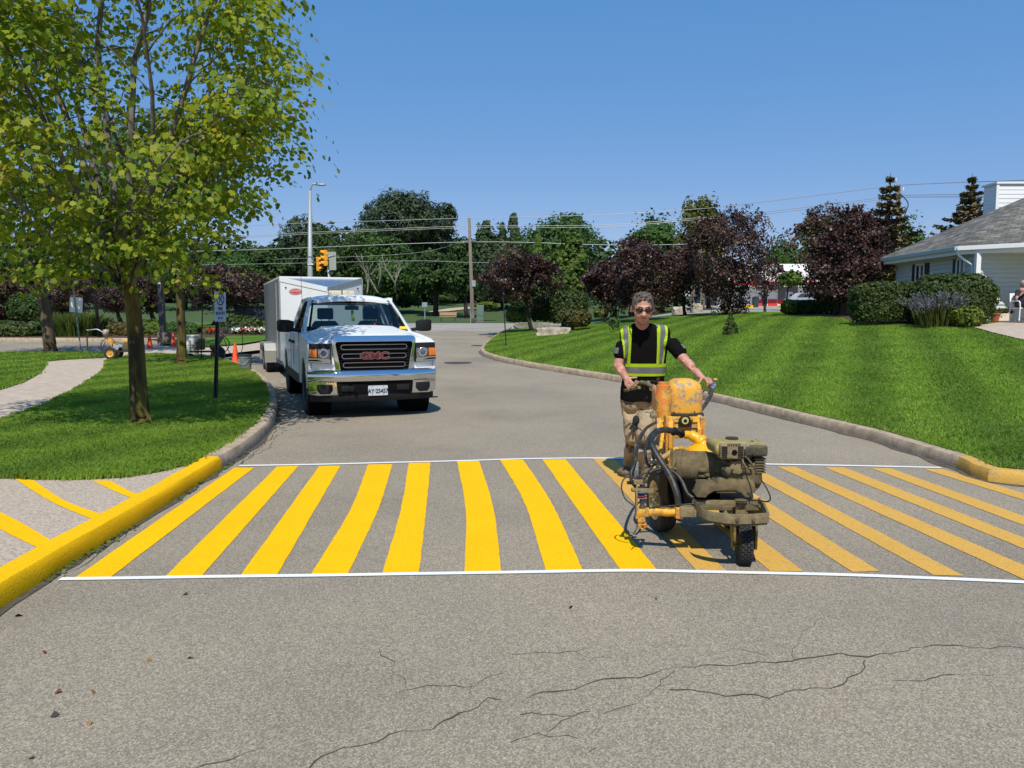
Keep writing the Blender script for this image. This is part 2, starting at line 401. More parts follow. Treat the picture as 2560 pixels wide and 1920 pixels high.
# --- asphalt drive (one draped sheet) and the cross street
road, _, _ = area('road', [(-45,-12),(14,-12),(14,7.5),(6.5,7.5)] + [(v.x+0.35, v.y+0.1) for v in RK[3:]] + [(RK[-1].x+0.6,46),(-9.5,46),(-9.5,36),(-45,36)], lambda x,y: RZ(y), 1.6, A_ROAD)
area('street', [(-140,46),(90,46),(90,62),(-140,62)], lambda x,y: far_f(x,y)+0.004, 3.0, A_STREET)
area('park_path', [PF(1062,781), PF(1120,779), PF(1168,773), PF(1240,771), PF(1240,766.5), PF(1164,768), PF(1120,772)], lambda x,y: far_f(x,y)+0.05, 2.0, M_CONC)
area('shop_forecourt', [(17,65),(52,65),(52,90),(17,90)], lambda x,y: far_f(x,y)+0.04, 3.0, A_STREET)
# --- kerbs
def off_line(L, d):
    out = []
    for i in range(len(L)):
        a = L[max(i-1,0)]; b = L[min(i+1,len(L)-1)]; t = Vector((b.x-a.x, b.y-a.y)); t.normalize()
        out.append(Vector((L[i].x + t.y*d, L[i].y - t.x*d, 0)))
    return out
def resample(L, step):
    C = curve_pts([(v.x, v.y, 0) for v in L], 8); out = [C[0]]
    acc = 0
    for a, b in zip(C, C[1:]):
        acc += (b-a).length
        if acc >= step: out.append(b); acc = 0
    if (out[-1]-C[-1]).length > 1e-4: out.append(C[-1])
    return out
def kerb(name, L, m, side=1, w=0.17, h=0.14, parent=None, rnd=0.005):
    prof = [(0.0,-0.10),(0.006,h*0.3),(0.012,h*0.6),(0.022,h-0.024),(0.034,h-0.006),(0.052,h),(w*.55,h+.002),(w-0.008,h),(w,h-0.01),(w,-0.10)]
    r = random.Random(3); bm = BM(); rows = []
    for d, z in prof:
        O = off_line(L, d*side)
        rows.append([Vector((p.x+r.uniform(-.004,.004), p.y+r.uniform(-.004,.004), RZ(p.y)+z+(mnoise.noise(Vector((p.x*1.7,p.y*1.7,z)))*rnd if z > 0 else 0))) for p in O])
    rings = [[rows[k][i] for k in range(len(prof))] for i in range(len(L))]
    loft(bm, rings, close=True, cap=True)
    o = fin(name, bm, m, parent, smooth=28); o['kind'] = 'structure'; return o
RKs = resample(RK, 0.18)
jr = min(range(len(RKs)), key=lambda i: (RKs[i]-Vector((*PR(2389,1171).xy,0))).length)
jl = next(i for i in range(len(RKs)) if RKs[i].y > 44)
kerb('kerb', RKs[jr:], M_KERB, h=.13); kerb('kerb', RKs[:jr+1], P_KOLD, h=.13)
LK_PX = [(-240,1690),(-110,1592),(0,1527),(90,1471),(174,1405),(260,1366),(340,1311),(427,1264),(503,1205),(561,1169),(594,1152),(630,1124),(661,1098),(682,1073),(692,1050),(697,1024),(695,1002),(685,977),(665,955),(641,937),(604,921),(566,907),(520,899),(440,895),(380,893),(300,896)]
LK = [PR(*p) for p in LK_PX]; LKs = resample(LK, 0.15)
def smooth_line(L, k, it):
    for _ in range(it): L = [L[0]] + [sum((L[j] for j in range(max(0,i-k), min(len(L),i+k+1)) if abs(j-i) <= min(k,i,len(L)-1-i)), Vector((0,0,0)))/(2*min(k,i,len(L)-1-i)+1) for i in range(1,len(L)-1)] + [L[-1]]
    return L
LKs = smooth_line(LKs, 4, 2)
ji = min(range(len(LKs)), key=lambda i: (LKs[i]-Vector((*PR(561,1169).xy,0))).length)
kerb('kerb', LKs[:ji+1], P_KNEW, side=-1, w=0.19, h=.135); kerb('kerb', LKs[ji:], M_KERB, side=-1, w=0.19)
# --- lawns
lk_in = off_line(LKs, -0.185)
isl = [Vector(p) for p in [PK(-330,1186), PK(0,1193), PK(90,1196), PK(175,1197), PK(304,1192), PK(400,1177), PK(470,1160)]]
isl += [p for p in lk_in[ji+2:-3]] + [Vector(p) for p in [PK(262,903),PK(266,912),PK(258,926),PK(240,940),PK(200,966),PK(120,1008),PK(0,1052),PK(-330,1118)]]
lawnl, in_isl, isl2 = area('lawn', isl, lambda x,y: RZ(y)+0.145, 0.35, M_LAWN)
sl = [PK(-400,1012),PK(-100,990),PK(0,974),PK(60,955),PK(100,933),PK(117,912),PK(118,903),PK(160,899),PK(262,894),PK(272,887),PK(215,880),PK(110,880),PK(0,883),PK(-400,882)]
lawns, in_sl, sl2 = area('lawn', sl, lambda x,y: RZ(y)+0.145, 0.5, M_LAWN)
rk_in = off_line(RKs, 0.165)
rl = rk_in[:jl] + [Vector((rk_in[jl].x, 45.6,0)), Vector((48,45.6,0)), Vector((48,6.0,0)), Vector((9.6,6.05,0))]
lawnr, in_rl, rl2 = area('lawn', [Vector((p.x,p.y)) for p in rl], lambda x,y: RZ(y)+max(0.135, mound(x,y)), 0.55, M_LAWN)
# --- concrete walk (left) and the apron by the crossing, the path to the house
area('path', [PK(-500,1140), PK(-100,1092),PK(0,1056),PK(130,1008),PK(205,967),PK(262,926),PK(300,905),PK(420,900),(-8.2,30.2),(-13.6,29.6),PK(268,888),PK(255,892),PK(118,897),PK(110,920),PK(-10,970),PK(-500,1020)], lambda x,y: RZ(y)+0.128, 0.8, M_CONC)
ap = [Vector((p.x,p.y)) for p in off_line(LKs, -0.18)[:ji+4]]
area('apron', ap + [Vector(p.xy) for p in [PK(500,1145),PK(400,1170),PK(304,1185),PK(175,1190),PK(0,1186),PK(-400,1170),PK(-900,1300)]], lambda x,y: RZ(y)+0.128, 0.4, M_APRON)
hp = [PL(2428,818), PL(2470,812), PL(2520,806), PL(2700,806), PL(2900,900), PL(2640,868), PL(2560,852), PL(2480,833)]
area('path', [p.xy for p in hp], lambda x,y: lawn_f(x,y)+0.03, 0.5, M_CONC)
# --- planting bed and grass verge behind the far left kerb
bedk = [Vector((-60,35.4,0)), Vector((-17.5,34.8,0)), Vector((-12.6,33.8,0))]
kerb('kerb', resample(bedk, 0.8), M_KERB, side=-1, h=0.16)
area('planting_bed', [(-60,35.55),(-17.5,34.95),(-12.6,34.0),(-9.2,37),(-9.2,45.6),(-60,45.6)], lambda x,y: RZ(y)+0.13+0.35*sstep(36,40,y), 0.8, M_MULCH)
area('lawn', [(-60,40),(-14,39.6),(-9.4,38.6),(-9.2,45.8),(-60,45.8)], lambda x,y: RZ(y)+0.15+0.36*sstep(36,40,y), 1.2, M_LAWN)
vg = [PK(398,860),PK(440,850),PK(660,836),PK(690,838),PK(660,852),PK(600,862),PK(520,868)]
area('lawn', [p.xy for p in vg], lambda x,y: RZ(y)+0.17, 0.5, M_LAWN)
area('path', [p.xy for p in [PK(570,868),PK(605,857),PK(660,847),PK(690,847),PK(690,866),PK(620,868)]], lambda x,y: RZ(y)+0.10, 0.6, M_CONC)
# --- painted markings
def marking(name, px, m, parent=road, dz=0.004, sub=22, f=PR, zf=None):
    """px: left edge points then right edge points (same count); draped on the road"""
    n = len(px)//2; A = [f(*p) for p in px[:n]]; B = [f(*p) for p in px[n:]]
    bm = BM(); rows = []; r = random.Random(len(bpy.data.objects))
    A = curve_pts(A, sub); B = curve_pts(B, sub)
    for i in range(len(A)):
            a = A[i].copy(); b = B[i].copy()
            e = (b-a).normalized()*0.0028
            a = a - e*r.uniform(-1,1); b = b + e*r.uniform(-1,1)
            row = []
            for s in range(4):
                p = a.lerp(b, s/3); row.append(bm.verts.new((p.x, p.y, (zf(p.x,p.y) if zf else RZ(p.y))+dz)))
            rows.append(row)
    for a, b in zip(rows, rows[1:]):
        for s in range(3): bm.faces.new((a[s], b[s], b[s+1], a[s+1]))
    bmesh.ops.recalc_face_normals(bm, faces=bm.faces[:])
    if bm.faces[0].normal.z < 0 if len(bm.faces) else False: bmesh.ops.reverse_faces(bm, faces=bm.faces[:])
    return fin(name, bm, m, parent, norm=False)
def ext(a, b, k): return (a[0]+(b[0]-a[0])*k, a[1]+(b[1]-a[1])*k)
NEW = [((586,1170),(635,1170),(186,1446),(275,1445)), ((693,1167),(747,1165),(411,1444),(503,1443)), ((798,1166),(851,1165),(599,1443),(691,1441)),
       ((920,1162),(981,1161),(775,1441),(868,1440)), ((1022,1158),(1076,1157),(955,1437),(1047,1436)), ((1143,1154),(1198,1153),(1161,1434),(1253,1433)),
       ((1250,1150),(1308,1150),(1366,1433),(1460,1432)), ((1356,1149),(1414,1149),(1551,1427),(1643,1426))]
MID = {4: ((1003,1270),(1066,1268)), 5: ((1164,1270),(1233,1268)), 3: ((878,1270),(948,1268)), 6: ((1310,1255),(1376,1253))}
for i, (a, b, c, d) in enumerate(NEW):
    m = MID.get(i); px = [a, m[0], c, b, m[1], d] if m else [a, c, b, d]
    marking('crosswalk_stripe', px, P_NEW)['label'] = 'freshly painted bright yellow stripe'
OLD = [((1481,1146),(1533,1146),(1743,1429),(1818,1431)), ((1586,1148),(1636,1149),(1925,1429),(2009,1430)), ((1705,1153),(1752,1153),(2131,1431),(2199,1429)),
       ((1825,1160),(1870,1160),(2334,1439),(2410,1441)), ((1943,1167),(1986,1167),(2560,1450),(2620,1440)), ((2061,1169),(2110,1169),(2760,1455),(2800,1440)),
       ((2178,1171),(2224,1171),(2960,1465),(2990,1445)), ((2308,1173),(2355,1173),(2960,1375),(2990,1362))]
for a, b, c, d in OLD:
    marking('crosswalk_stripe', [a, c, b, d], P_OLD, sub=40)['label'] = 'old faded yellow stripe'
def line_marking(pts, w):
    G = [PR(*p) for p in pts]; C = curve_pts([(g.x,g.y,0) for g in G], 6); A = off_line(C, w/2); B = off_line(C, -w/2); bm = BM()
    v = [(bm.verts.new((a.x,a.y,RZ(a.y)+.006)), bm.verts.new((b.x,b.y,RZ(b.y)+.006))) for a, b in zip(A, B)]
    for p, q in zip(v, v[1:]): bm.faces.new((p[0], q[0], q[1], p[1]))
    return fin('white_line', bm, P_WHITE, road, norm=False)
line_marking([(598,1165),(790,1162),(984,1157),(1146,1153),(1308,1148),(1493,1146),(1600,1149),(1760,1155),(1910,1161),(2130,1165),(2352,1170)], 0.062)
line_marking([(150,1449),(300,1447),(544,1443),(800,1440),(1041,1436),(1300,1432),(1500,1428.5),(1620,1428),(1760,1431),(2083,1438),(2330,1447),(2560,1457),(2760,1468),(3000,1480)], 0.052)
apr = lambda x, y: RZ(y)+0.128
for px in [[(36,1194),(130,1252),(258,1306),(83,1198),(165,1250),(284,1292)], [(231,1199),(290,1227),(338,1245),(275,1199),(322,1224),(360,1237)], [(-160,1190),(0,1275),(116,1375),(-120,1190),(0,1315),(156,1360)]]:
    if px[0][0] == -160: px = [(-40,1298),(40,1340),(96,1366),(-40,1258),(50,1302),(136,1353)]
    marking('hatch_stripe', px, P_NEW, f=PK, zf=apr)
marking('hatch_stripe', [(375,893),(470,882),(580,880),(660,873),(375,888),(470,871),(580,867),(660,866)], P_KOLD)
marking('bay_line', [(60,882),(140,872),(235,866),(60,880.5),(140,870.5),(235,865)], P_KOLD)
# --- cracks, drain covers, fallen leaves
def crack(pts, w, seed):
    r = random.Random(seed); G = [PR(*p) for p in pts]; C = []
    for a, b in zip(G, G[1:]):
        n = max(2, int((b-a).length/0.035))
        for k in range(n):
            p = a.lerp(b, k/n); t = (b-a).normalized(); j = mnoise.noise(Vector((p.x*6,p.y*6,seed)))*0.045 + r.uniform(-.009,.009)
            C.append(Vector((p.x - t.y*j, p.y + t.x*j, 0)))
    bm = BM(); O = off_line(C, 1.0); v = []
    for p, o in zip(C, O):
        n = (o-p); ww = 0.75*w*max(0.12, 0.55 + 1.0*mnoise.noise(Vector((p.x*5,p.y*5,seed+9)))) * r.uniform(.6,1.3)
        v.append((bm.verts.new((p.x+n.x*ww, p.y+n.y*ww, RZ(p.y)+.003)), bm.verts.new((p.x-n.x*ww, p.y-n.y*ww, RZ(p.y)+.003))))
    for p, q in zip(v, v[1:]): bm.faces.new((p[0], q[0], q[1], p[1]))
    return bm
def lz(pts, x0, s=0.5787, y0=1400): return [(x0+p[0]*s, y0+p[1]*s) for p in pts]
CR = [(lz([(1330,899),(1390,850),(1480,810),(1640,790),(1680,755),(1790,740),(1860,735),(1960,690),(2040,655),(2060,620),(2110,595),(2212,610)],0), .0065),
      (lz([(840,899),(930,860),(1060,850),(1200,815)],0), .003), (lz([(1710,575),(1850,550),(2040,540),(2080,515),(2212,485)],0), .0035), (lz([(2040,540),(2035,600)],0), .003),
      (lz([(1645,380),(1655,410),(1700,440),(1710,490),(1755,520),(1755,555)],0), .003),
      (lz([(0,610),(40,615),(100,590),(180,570),(320,525),(470,515),(560,495),(600,485),(690,475),(860,460),(1100,445),(1280,430),(1420,405),(1540,420),(1620,400),(1720,378),(1860,375),(1980,370),(2120,378),(2300,380)],1280), .006),
      (lz([(690,478),(650,540),(560,600),(480,640),(415,660),(400,690),(350,745),(325,770)],1280), .004), (lz([(40,685),(140,675),(260,665),(370,645)],1280), .004),
      (lz([(0,800),(110,765),(200,772),(325,770)],1280), .003), (lz([(110,765),(150,740),(230,705),(290,665)],1280), .0025),
      (lz([(680,560),(840,570),(1000,580),(1110,600),(1200,580),(1370,555),(1450,510),(1500,490),(1540,425)],1280), .006),
      (lz([(1640,520),(1780,522),(1900,500),(2110,492)],1280), .0035), (lz([(940,390),(1060,405),(1130,420)],1280), .002), (lz([(1210,430),(1230,360),(1300,270),(1380,245),(1500,248)],1280), .0025),
      (lz([(580,375),(700,367),(820,378)],1280), .002), (lz([(0,410),(200,400),(270,392),(350,370)],1280), .002), (lz([(280,400),(320,430),(480,435)],1280), .0022), (lz([(330,835),(420,815)],1280), .002)]
z6 = lambda pts: [(p[0]*.3617, 1080+p[1]*.3617) for p in pts]
CR += [(z6([(400,1040),(440,1010),(640,880),(800,760),(960,650)]), .006), (z6([(1400,498),(1560,480),(1720,460)]), .003), (z6([(1910,440),(2080,445),(2212,460)]), .004), (z6([(1640,235),(1760,160),(1860,110),(1900,40),(1960,0)]), .007),
       (z6([(1860,380),(1850,410),(1870,440),(1850,460)]), .0025), (z6([(2060,440),(2100,380),(2130,320)]), .003)]
CR += [([(597,1160),(640,1130),(676,1098),(700,1060),(708,1020)], .010), ([(700,1075),(760,1040),(800,1030)], .006), ([(708,1012),(740,985),(765,960)], .008), ([(700,960),(730,955),(745,938)], .006), ([(690,948),(720,975),(735,1000)], .006)]
crm = BM()
for i, (p, ww) in enumerate(CR):
    b = crack(p, ww, i+1); t = bpy.data.meshes.new('t'); b.to_mesh(t); b.free(); crm.from_mesh(t); bpy.data.meshes.remove(t)
o = fin('cracks', crm, M_CRACK, road, norm=False); o['kind'] = 'stuff'
M_IRON = mat('cast_iron', (0.06,0.045,0.04), 0.7, var=0.4, scale=30, bump=0.5)
def drain(px, py, r, ry=1.0):
    p = PR(px, py); bm = BM(); lathe(bm, [(0.001,0.008),(r*.8,0.008),(r*.82,0.004),(r,0.010),(r*1.02,0.0)], (p.x,p.y,p.z), n=28)
    fin('drain_cover', bm, M_IRON, road, smooth=30)
drain(1145, 907, 0.42); drain(1240, 842, 0.45); drain(1205, 864, 0.45)
# dirt and weeds along the foot of the near left kerb
rng = np.random.default_rng(5)
G1 = leaf_mat('weed', [(0, (0.05,0.09,0.02)), (0.6, (0.10,0.15,0.03)), (1, (0.20,0.20,0.06))])
seg = [p for p in LKs[4:ji+8]]
P = []
for k in range(260):
    i = rng.integers(0, len(seg)-1)
    if mnoise.noise(Vector((seg[i].x*1.3, seg[i].y*1.3, 0))) < -0.05: continue
    q = seg[i].lerp(seg[i+1], rng.random()); P.append((q.x+0.02+rng.normal(0,.02), q.y-0.01+rng.normal(0,.02), RZ(q.y)+0.015))
P = np.array(P); N = np.tile([0,0,1.0],(len(P),1)); Vq, Fq = leaf_cloud(rng, P, N, 0.03, QUAD, 0.5)
tag(np_mesh('kerb_weeds', Vq, Fq, G1), kind='stuff')
dm = BM()
dl = off_line(LKs, 0.06); di = off_line(LKs, -0.01); v = []
for i in range(2, ji+30):
    a = di[i]; b = LKs[i] + (dl[i]-LKs[i])*(0.7+0.9*mnoise.noise(Vector((LKs[i].x*3,LKs[i].y*3,4))))
    v.append((dm.verts.new((a.x,a.y,RZ(a.y)+.007)), dm.verts.new((b.x,b.y,RZ(b.y)+.005))))
for p, q in zip(v, v[1:]): dm.faces.new((p[0], q[0], q[1], p[1]))
fin('gutter_dirt', dm, mat('gutter_dirt', (0.10,0.085,0.06), 1.0, col2=(0.04,0.035,0.028), scale=25, bump=0.5), road, norm=False)
dm = BM(); dl = off_line(RKs, -0.09); di = off_line(RKs, 0.01); v = []
for i in range(3, len(RKs)-20):
    a = di[i]; b = RKs[i] + (dl[i]-RKs[i])*(0.55+0.9*mnoise.noise(Vector((RKs[i].x*2,RKs[i].y*2,4))))
    v.append((dm.verts.new((a.x,a.y,RZ(a.y)+.007)), dm.verts.new((b.x,b.y,RZ(b.y)+.005))))
for p, q in zip(v, v[1:]): dm.faces.new((p[0], p[1], q[1], q[0]))
fin('gutter_dirt', dm, mat('gutter_dirt_grey', (0.12,0.10,0.08), 1.0, col2=(0.05,0.042,0.035), scale=18, bump=0.5), road, norm=False)
L_RED = mat('dry_red_leaf', (0.16,0.03,0.02), 0.7); L_YEL = mat('dry_yellow_leaf', (0.36,0.22,0.03), 0.7, col2=(0.2,0.05,0.02), scale=30); L_DRK = mat('dry_brown_leaf', (0.035,0.028,0.022), 0.8)
lf = [(235,1733,.05,L_YEL,'small yellow and brown fallen leaf on the asphalt, bottom left'),(144,1733,.035,L_RED,'dark red fallen leaf left of the yellow leaf'),(113,1634,.04,L_RED,'reddish curled leaf on the asphalt near the left edge'),(463,1487,.06,L_DRK,'dark flat scrap just below the white line'),(476,1647,.035,L_DRK,'dark speck of leaf in the middle left of the asphalt'),(373,1653,.03,L_YEL,'tiny orange leaf left of the dark speck'),(1427,1522,.05,L_DRK,'dark scrap below the white line in the centre'),(78,1897,.04,L_RED,'brown leaf in the bottom left corner'),(136,1792,.04,L_DRK,'black leaf scrap under the red leaf'),(223,1812,.035,L_YEL,'pale orange leaf under the yellow leaf'),(1640,1499,.035,L_DRK,'dark scrap right below the eighth bright stripe'),(48,1541,.06,L_DRK,'dark leaf scrap by the yellow kerb')]
for px, py, s, m, lab in lf:
    p = PR(px, py); rr = np.random.default_rng(int(px)); Vl, Fl = leaf_cloud(rr, np.array([[0,0,0.012]]), np.array([[0,0,1.0]]), s, MAPLE, 0.35)
    Vl *= np.array([.62,.62,1]); o = np_mesh('fallen_leaf', Vl, Fl, m); o.location = p; tag(o, lab, 'leaf', 'fallen leaves and scraps on the asphalt')
# ================================================================== TREES, SHRUBS, HEDGES
BARK = mat('bark', (0.16,0.115,0.07), 0.95, col2=(0.05,0.036,0.022), scale=9, bump=0.9, bscale=22, stretch=(1,1,0.25))
BARK_MOSS = mat('mossy_bark', (0.15,0.115,0.022), 0.95, col2=(0.035,0.024,0.010), scale=6, bump=1.0, bscale=30, stretch=(1,1,0.22), lo=.4, hi=.62)
BARK_G = mat('grey_bark', (0.20,0.18,0.15), 0.95, col2=(0.08,0.07,0.055), scale=9, bump=0.8, bscale=25, stretch=(1,1,0.3))
BARK_D = mat('dark_bark', (0.05,0.036,0.028), 0.95, var=0.5, scale=9)
LF_MAPLE = leaf_mat('maple_leaf', [(0,(0.08,0.15,0.009)),(0.25,(0.15,0.24,0.014)),(0.5,(0.27,0.35,0.022)),(0.8,(0.40,0.42,0.033)),(0.96,(0.46,0.38,0.04)),(1,(0.42,0.22,0.03))], 0.58, 0.55, noise=0.6)
LF_MAPLE2 = leaf_mat('maple_leaf_dark', [(0,(0.022,0.06,0.006)),(0.5,(0.045,0.10,0.011)),(0.9,(0.095,0.15,0.018)),(1,(0.16,0.19,0.03))], 0.3, 0.45, noise=0.5)
LF_DARK = leaf_mat('dark_green_leaf', [(0,(0.020,0.045,0.010)),(0.5,(0.042,0.085,0.018)),(1,(0.085,0.13,0.028))], 0.3, 0.6, noise=0.25)
LF_MID = leaf_mat('green_leaf', [(0,(0.028,0.070,0.014)),(0.5,(0.055,0.12,0.022)),(1,(0.10,0.17,0.036))], 0.32, 0.6, noise=0.3)
LF_LIGHT = leaf_mat('light_green_leaf', [(0,(0.05,0.10,0.012)),(0.5,(0.085,0.145,0.018)),(1,(0.14,0.18,0.03))], 0.28, 0.6, noise=0.4)
LF_OLIVE = leaf_mat('olive_leaf', [(0,(0.05,0.072,0.015)),(0.5,(0.10,0.118,0.024)),(1,(0.18,0.17,0.045))], 0.25, 0.6, noise=0.4)
LF_PINE = leaf_mat('pine_needle', [(0,(0.018,0.038,0.017)),(0.6,(0.042,0.072,0.028)),(1,(0.08,0.11,0.042))], 0.12, 0.7, noise=0.3)
LF_SPRUCE = leaf_mat('spruce_needle', [(0,(0.045,0.058,0.030)),(0.4,(0.085,0.095,0.045)),(0.6,(0.15,0.115,0.045)),(1,(0.26,0.15,0.06))], 0.08, 0.7, noise=0.9)
LF_PURPLE = leaf_mat('purple_leaf', [(0,(0.022,0.012,0.012)),(0.45,(0.060,0.030,0.026)),(0.75,(0.11,0.062,0.046)),(0.88,(0.125,0.10,0.036)),(1,(0.18,0.155,0.05))], 0.2, 0.4, noise=0.5)
LF_YEW = leaf_mat('hedge_leaf', [(0,(0.020,0.040,0.008)),(0.5,(0.045,0.075,0.014)),(1,(0.095,0.12,0.026))], 0.2, 0.6, noise=0.9)
LF_YG = leaf_mat('yellow_green_leaf', [(0,(0.055,0.105,0.010)),(0.5,(0.115,0.165,0.016)),(1,(0.19,0.215,0.03))], 0.3, 0.6, noise=0.7)
LF_RUST = leaf_mat('rust_green_leaf', [(0,(0.03,0.05,0.010)),(0.5,(0.075,0.078,0.018)),(1,(0.16,0.09,0.025))], 0.2, 0.6, noise=0.9)
LF_SAGE = leaf_mat('sage_flower', [(0,(0.07,0.09,0.05)),(0.35,(0.13,0.15,0.10)),(0.5,(0.17,0.155,0.22)),(1,(0.27,0.235,0.34))], 0.2, 0.7)
LF_ORN = leaf_mat('ornamental_grass', [(0,(0.055,0.105,0.015)),(0.6,(0.11,0.165,0.028)),(1,(0.19,0.225,0.06))], 0.35, 0.6)

# ================================================================== STREET FURNITURE AND SMALL THINGS
GALV = mat('galvanised_steel', (0.31,0.35,0.37), 0.55, 0.3, var=.15, scale=10)
BLACKM = mat('black_painted_steel', (0.018,0.018,0.02), 0.5)
WOODP = mat('weathered_pole_wood', (0.21,0.175,0.14), 0.95, col2=(0.11,0.09,0.072), scale=6, stretch=(4,4,.15), bump=.5)
SIGNW = mat('sign_white', (0.62,0.66,0.70), 0.45)
SIGNB = mat('sign_black', (0.03,0.035,0.045), 0.5)
SIGNBK = mat('sign_back', (0.72,0.76,0.76), 0.4, 0.15)
ORANGE = mat('cone_orange', (0.85,0.085,0.015), 0.55, var=.12, scale=9)
DGREY = mat('dark_grey_steel', (0.055,0.055,0.058), 0.6)
CONC2 = mat('footing_concrete', (0.17,0.135,0.11), 0.95, var=.3, scale=9, bump=.4)
WHITEP = mat('white_plastic', (0.76,0.75,0.70), 0.45, var=.10, scale=6)
WHITEP2 = mat('cream_plastic', (0.70,0.66,0.54), 0.5, var=.2, scale=6)
SIGY = mat('signal_yellow', (0.80,0.36,0.02), 0.45)
AMB = mat('dark_lens', (0.02,0.02,0.02), 0.3)
# --- fire route sign
p = PK(538, 1000); t = thing('fire_route_sign', 'white no parking fire route sign on a black post at the lawn edge', 'sign', p)
d = p.y; top = at(548, 714, d); bot = at(539, 1001, d); off = Vector((top.x-p.x, 0, top.z-p.z))
bm = BM(); prism(bm, [(-.03,-.02),(-.012,-.02),(-.012,.008),(.012,.008),(.012,-.02),(.03,-.02),(.03,.014),(-.03,.014)], -0.1, off.z-.05, 'XY')
for v in bm.verts: v.co.x += off.x*0.9*max(0, v.co.z)/off.z
fin('post', bm, BLACKM, t)
yaw = R_(74); sw, sh = 0.30, 0.51
sc = at(553, 767, d) - p; sc.y -= .04
MS = Matrix.Translation(sc) @ Matrix.Rotation(R_(1.8), 4, 'Y') @ Matrix.Rotation(yaw, 4, 'Z') @ Matrix.Rotation(math.pi/2, 4, 'X')
def plate(bm, M, w, h, th, rr=.02, n=5):
    pts = []
    for cx, cy, a0 in ((w/2-rr,h/2-rr,0),(-w/2+rr,h/2-rr,90),(-w/2+rr,-h/2+rr,180),(w/2-rr,-h/2+rr,270)):
        for k in range(n+1): a = R_(a0+90*k/n); pts.append((cx+rr*math.cos(a), cy+rr*math.sin(a)))
    b = len(bm.verts); bm.verts.ensure_lookup_table(); prism(bm, pts, -th, 0, 'XY'); bm.verts.ensure_lookup_table()
    for v in bm.verts[b:]: v.co = M @ v.co
bm = BM(); plate(bm, MS, sw, sh, .004); sp_ = fin('sign_plate', bm, SIGNW, t)
def ringm(bm, M, r0, r1, z, n=32, dz=.001):
    vs = [(bm.verts.new(M@Vector((r0*math.cos(2*math.pi*k/n), r0*math.sin(2*math.pi*k/n), z))), bm.verts.new(M@Vector((r1*math.cos(2*math.pi*k/n), r1*math.sin(2*math.pi*k/n), z)))) for k in range(n)]
    for k in range(n): bm.faces.new((vs[k][0], vs[(k+1)%n][0], vs[(k+1)%n][1], vs[k][1]))
bm = BM(); ringm(bm, MS @ Matrix.Translation((0,.125,0)), .082, .105, .003)
b0 = len(bm.verts); box(bm, (0,.125,.003), (.19,.018,.002), (0,0,R_(-45))); bm.verts.ensure_lookup_table()
for v in bm.verts[b0:]: v.co = MS @ v.co
fin('no_parking_ring', bm, mat('sign_red_faded', (0.09,0.045,0.06), .5), sp_)
text_mesh('P', .17, MS @ Matrix.Translation((0,.125,.002)), SIGNB, 'sign_letter', sp_, xs=.95)
text_mesh('FIRE', .075, MS @ Matrix.Translation((0,-.035,.002)), SIGNB, 'sign_text', sp_, off=.001)
text_mesh('ROUTE', .075, MS @ Matrix.Translation((0,-.112,.002)), SIGNB, 'sign_text', sp_, off=.001)
for s in (-1, 1):
    bm = BM(); prism(bm, [(.065*s,-.19),(.03*s,-.165),(.03*s,-.18),(-.005*s+.02*s,-.18),(.015*s,-.2),(.03*s,-.2),(.03*s,-.215)], .001, .003, 'XY')
    for v in bm.verts: v.co = MS @ v.co
    fin('arrow', bm, SIGNB, sp_)
# --- sign seen from behind, far left
p = PK(203, 879); t = thing('road_sign', 'white sign seen from its back on a thin grey post at the walk', 'sign', p)
a = at(176,745,p.y)-p; b2 = at(203,879,p.y)-p
bm = BM(); tube(bm, [b2-Vector((0,0,.1)), a+Vector((.1,0,.42))], .025, 8); fin('post', bm, GALV, t)
MB = Matrix.Translation(at(189,762,p.y)-p+Vector((0,.03,0))) @ Matrix.Rotation(R_(5),4,'Y') @ Matrix.Rotation(R_(12),4,'Z') @ Matrix.Rotation(math.pi/2,4,'X')
bm = BM(); plate(bm, MB, .40, .52, .006, .03); fin('sign_plate', bm, SIGNBK, t)
# --- thin posts
def post(label, pxb, pxt, Y, r, m, z=None, cat='post'):
    b = at(*pxb, Y); tp = at(*pxt, Y); zz = z(b.x, Y); t = thing('post', label, cat, (b.x, Y, zz), group='thin metal posts')
    bm = BM(); tube(bm, [(0,0,-.1), (tp.x-b.x,0,tp.z-zz)], r, 8); fin('shaft', bm, m, t); return t
pq = PL(1266, 865); post('thin black post standing in the right lawn near the kerb bend', (1266,865), (1258,745), pq.y, .022, BLACKM, lawn_f)
pq = PK(502, 900); post('thin dark rod stuck in the lawn edge beside the white buckets', (502,900), (507,752), pq.y, .018, BLACKM, kerb_f)
pq = PK(220, 880); post('thin chain-like dark stake left of the yellow striping machine', (219,880), (216,835), pq.y-.3, .012, BLACKM, kerb_f)
# --- square lamp post on a round footing, and a slim dark lamp post
b = at(415, 848, 31.5); z0 = RZ(31.5); t = thing('lamp_post', 'dark square lamp post on a brown concrete footing behind the slim maple', 'lamp post', (b.x, 31.5, z0))
bm = BM(); lathe(bm, [(.33,-.1),(.33,.55),(.31,.58),(.05,.58)], n=24); fin('footing', bm, CONC2, t, smooth=35)
bm = BM(); bar(bm, (-.12,0,.55), (-.12,0,6.2), .2, .2); fin('shaft', bm, DGREY, t, bevel=.01)
bm = BM(); box(bm, (-.12,-.5,6.2), (.35,.8,.15)); fin('lamp_head', bm, DGREY, t, bevel=.02)
for z_, w_ in ((2.55,.12),(3.2,.16)): bm = BM(); box(bm, (-.12,-.105,z_), (w_,.01,.045)); fin('sticker', bm, SIGNW, t)
b = at(249, 850, 36.2); z0 = RZ(36.2)+.14; t = thing('lamp_post', 'slim dark lamp post rising from the ornamental grass', 'lamp post', (b.x, 36.2, z0))
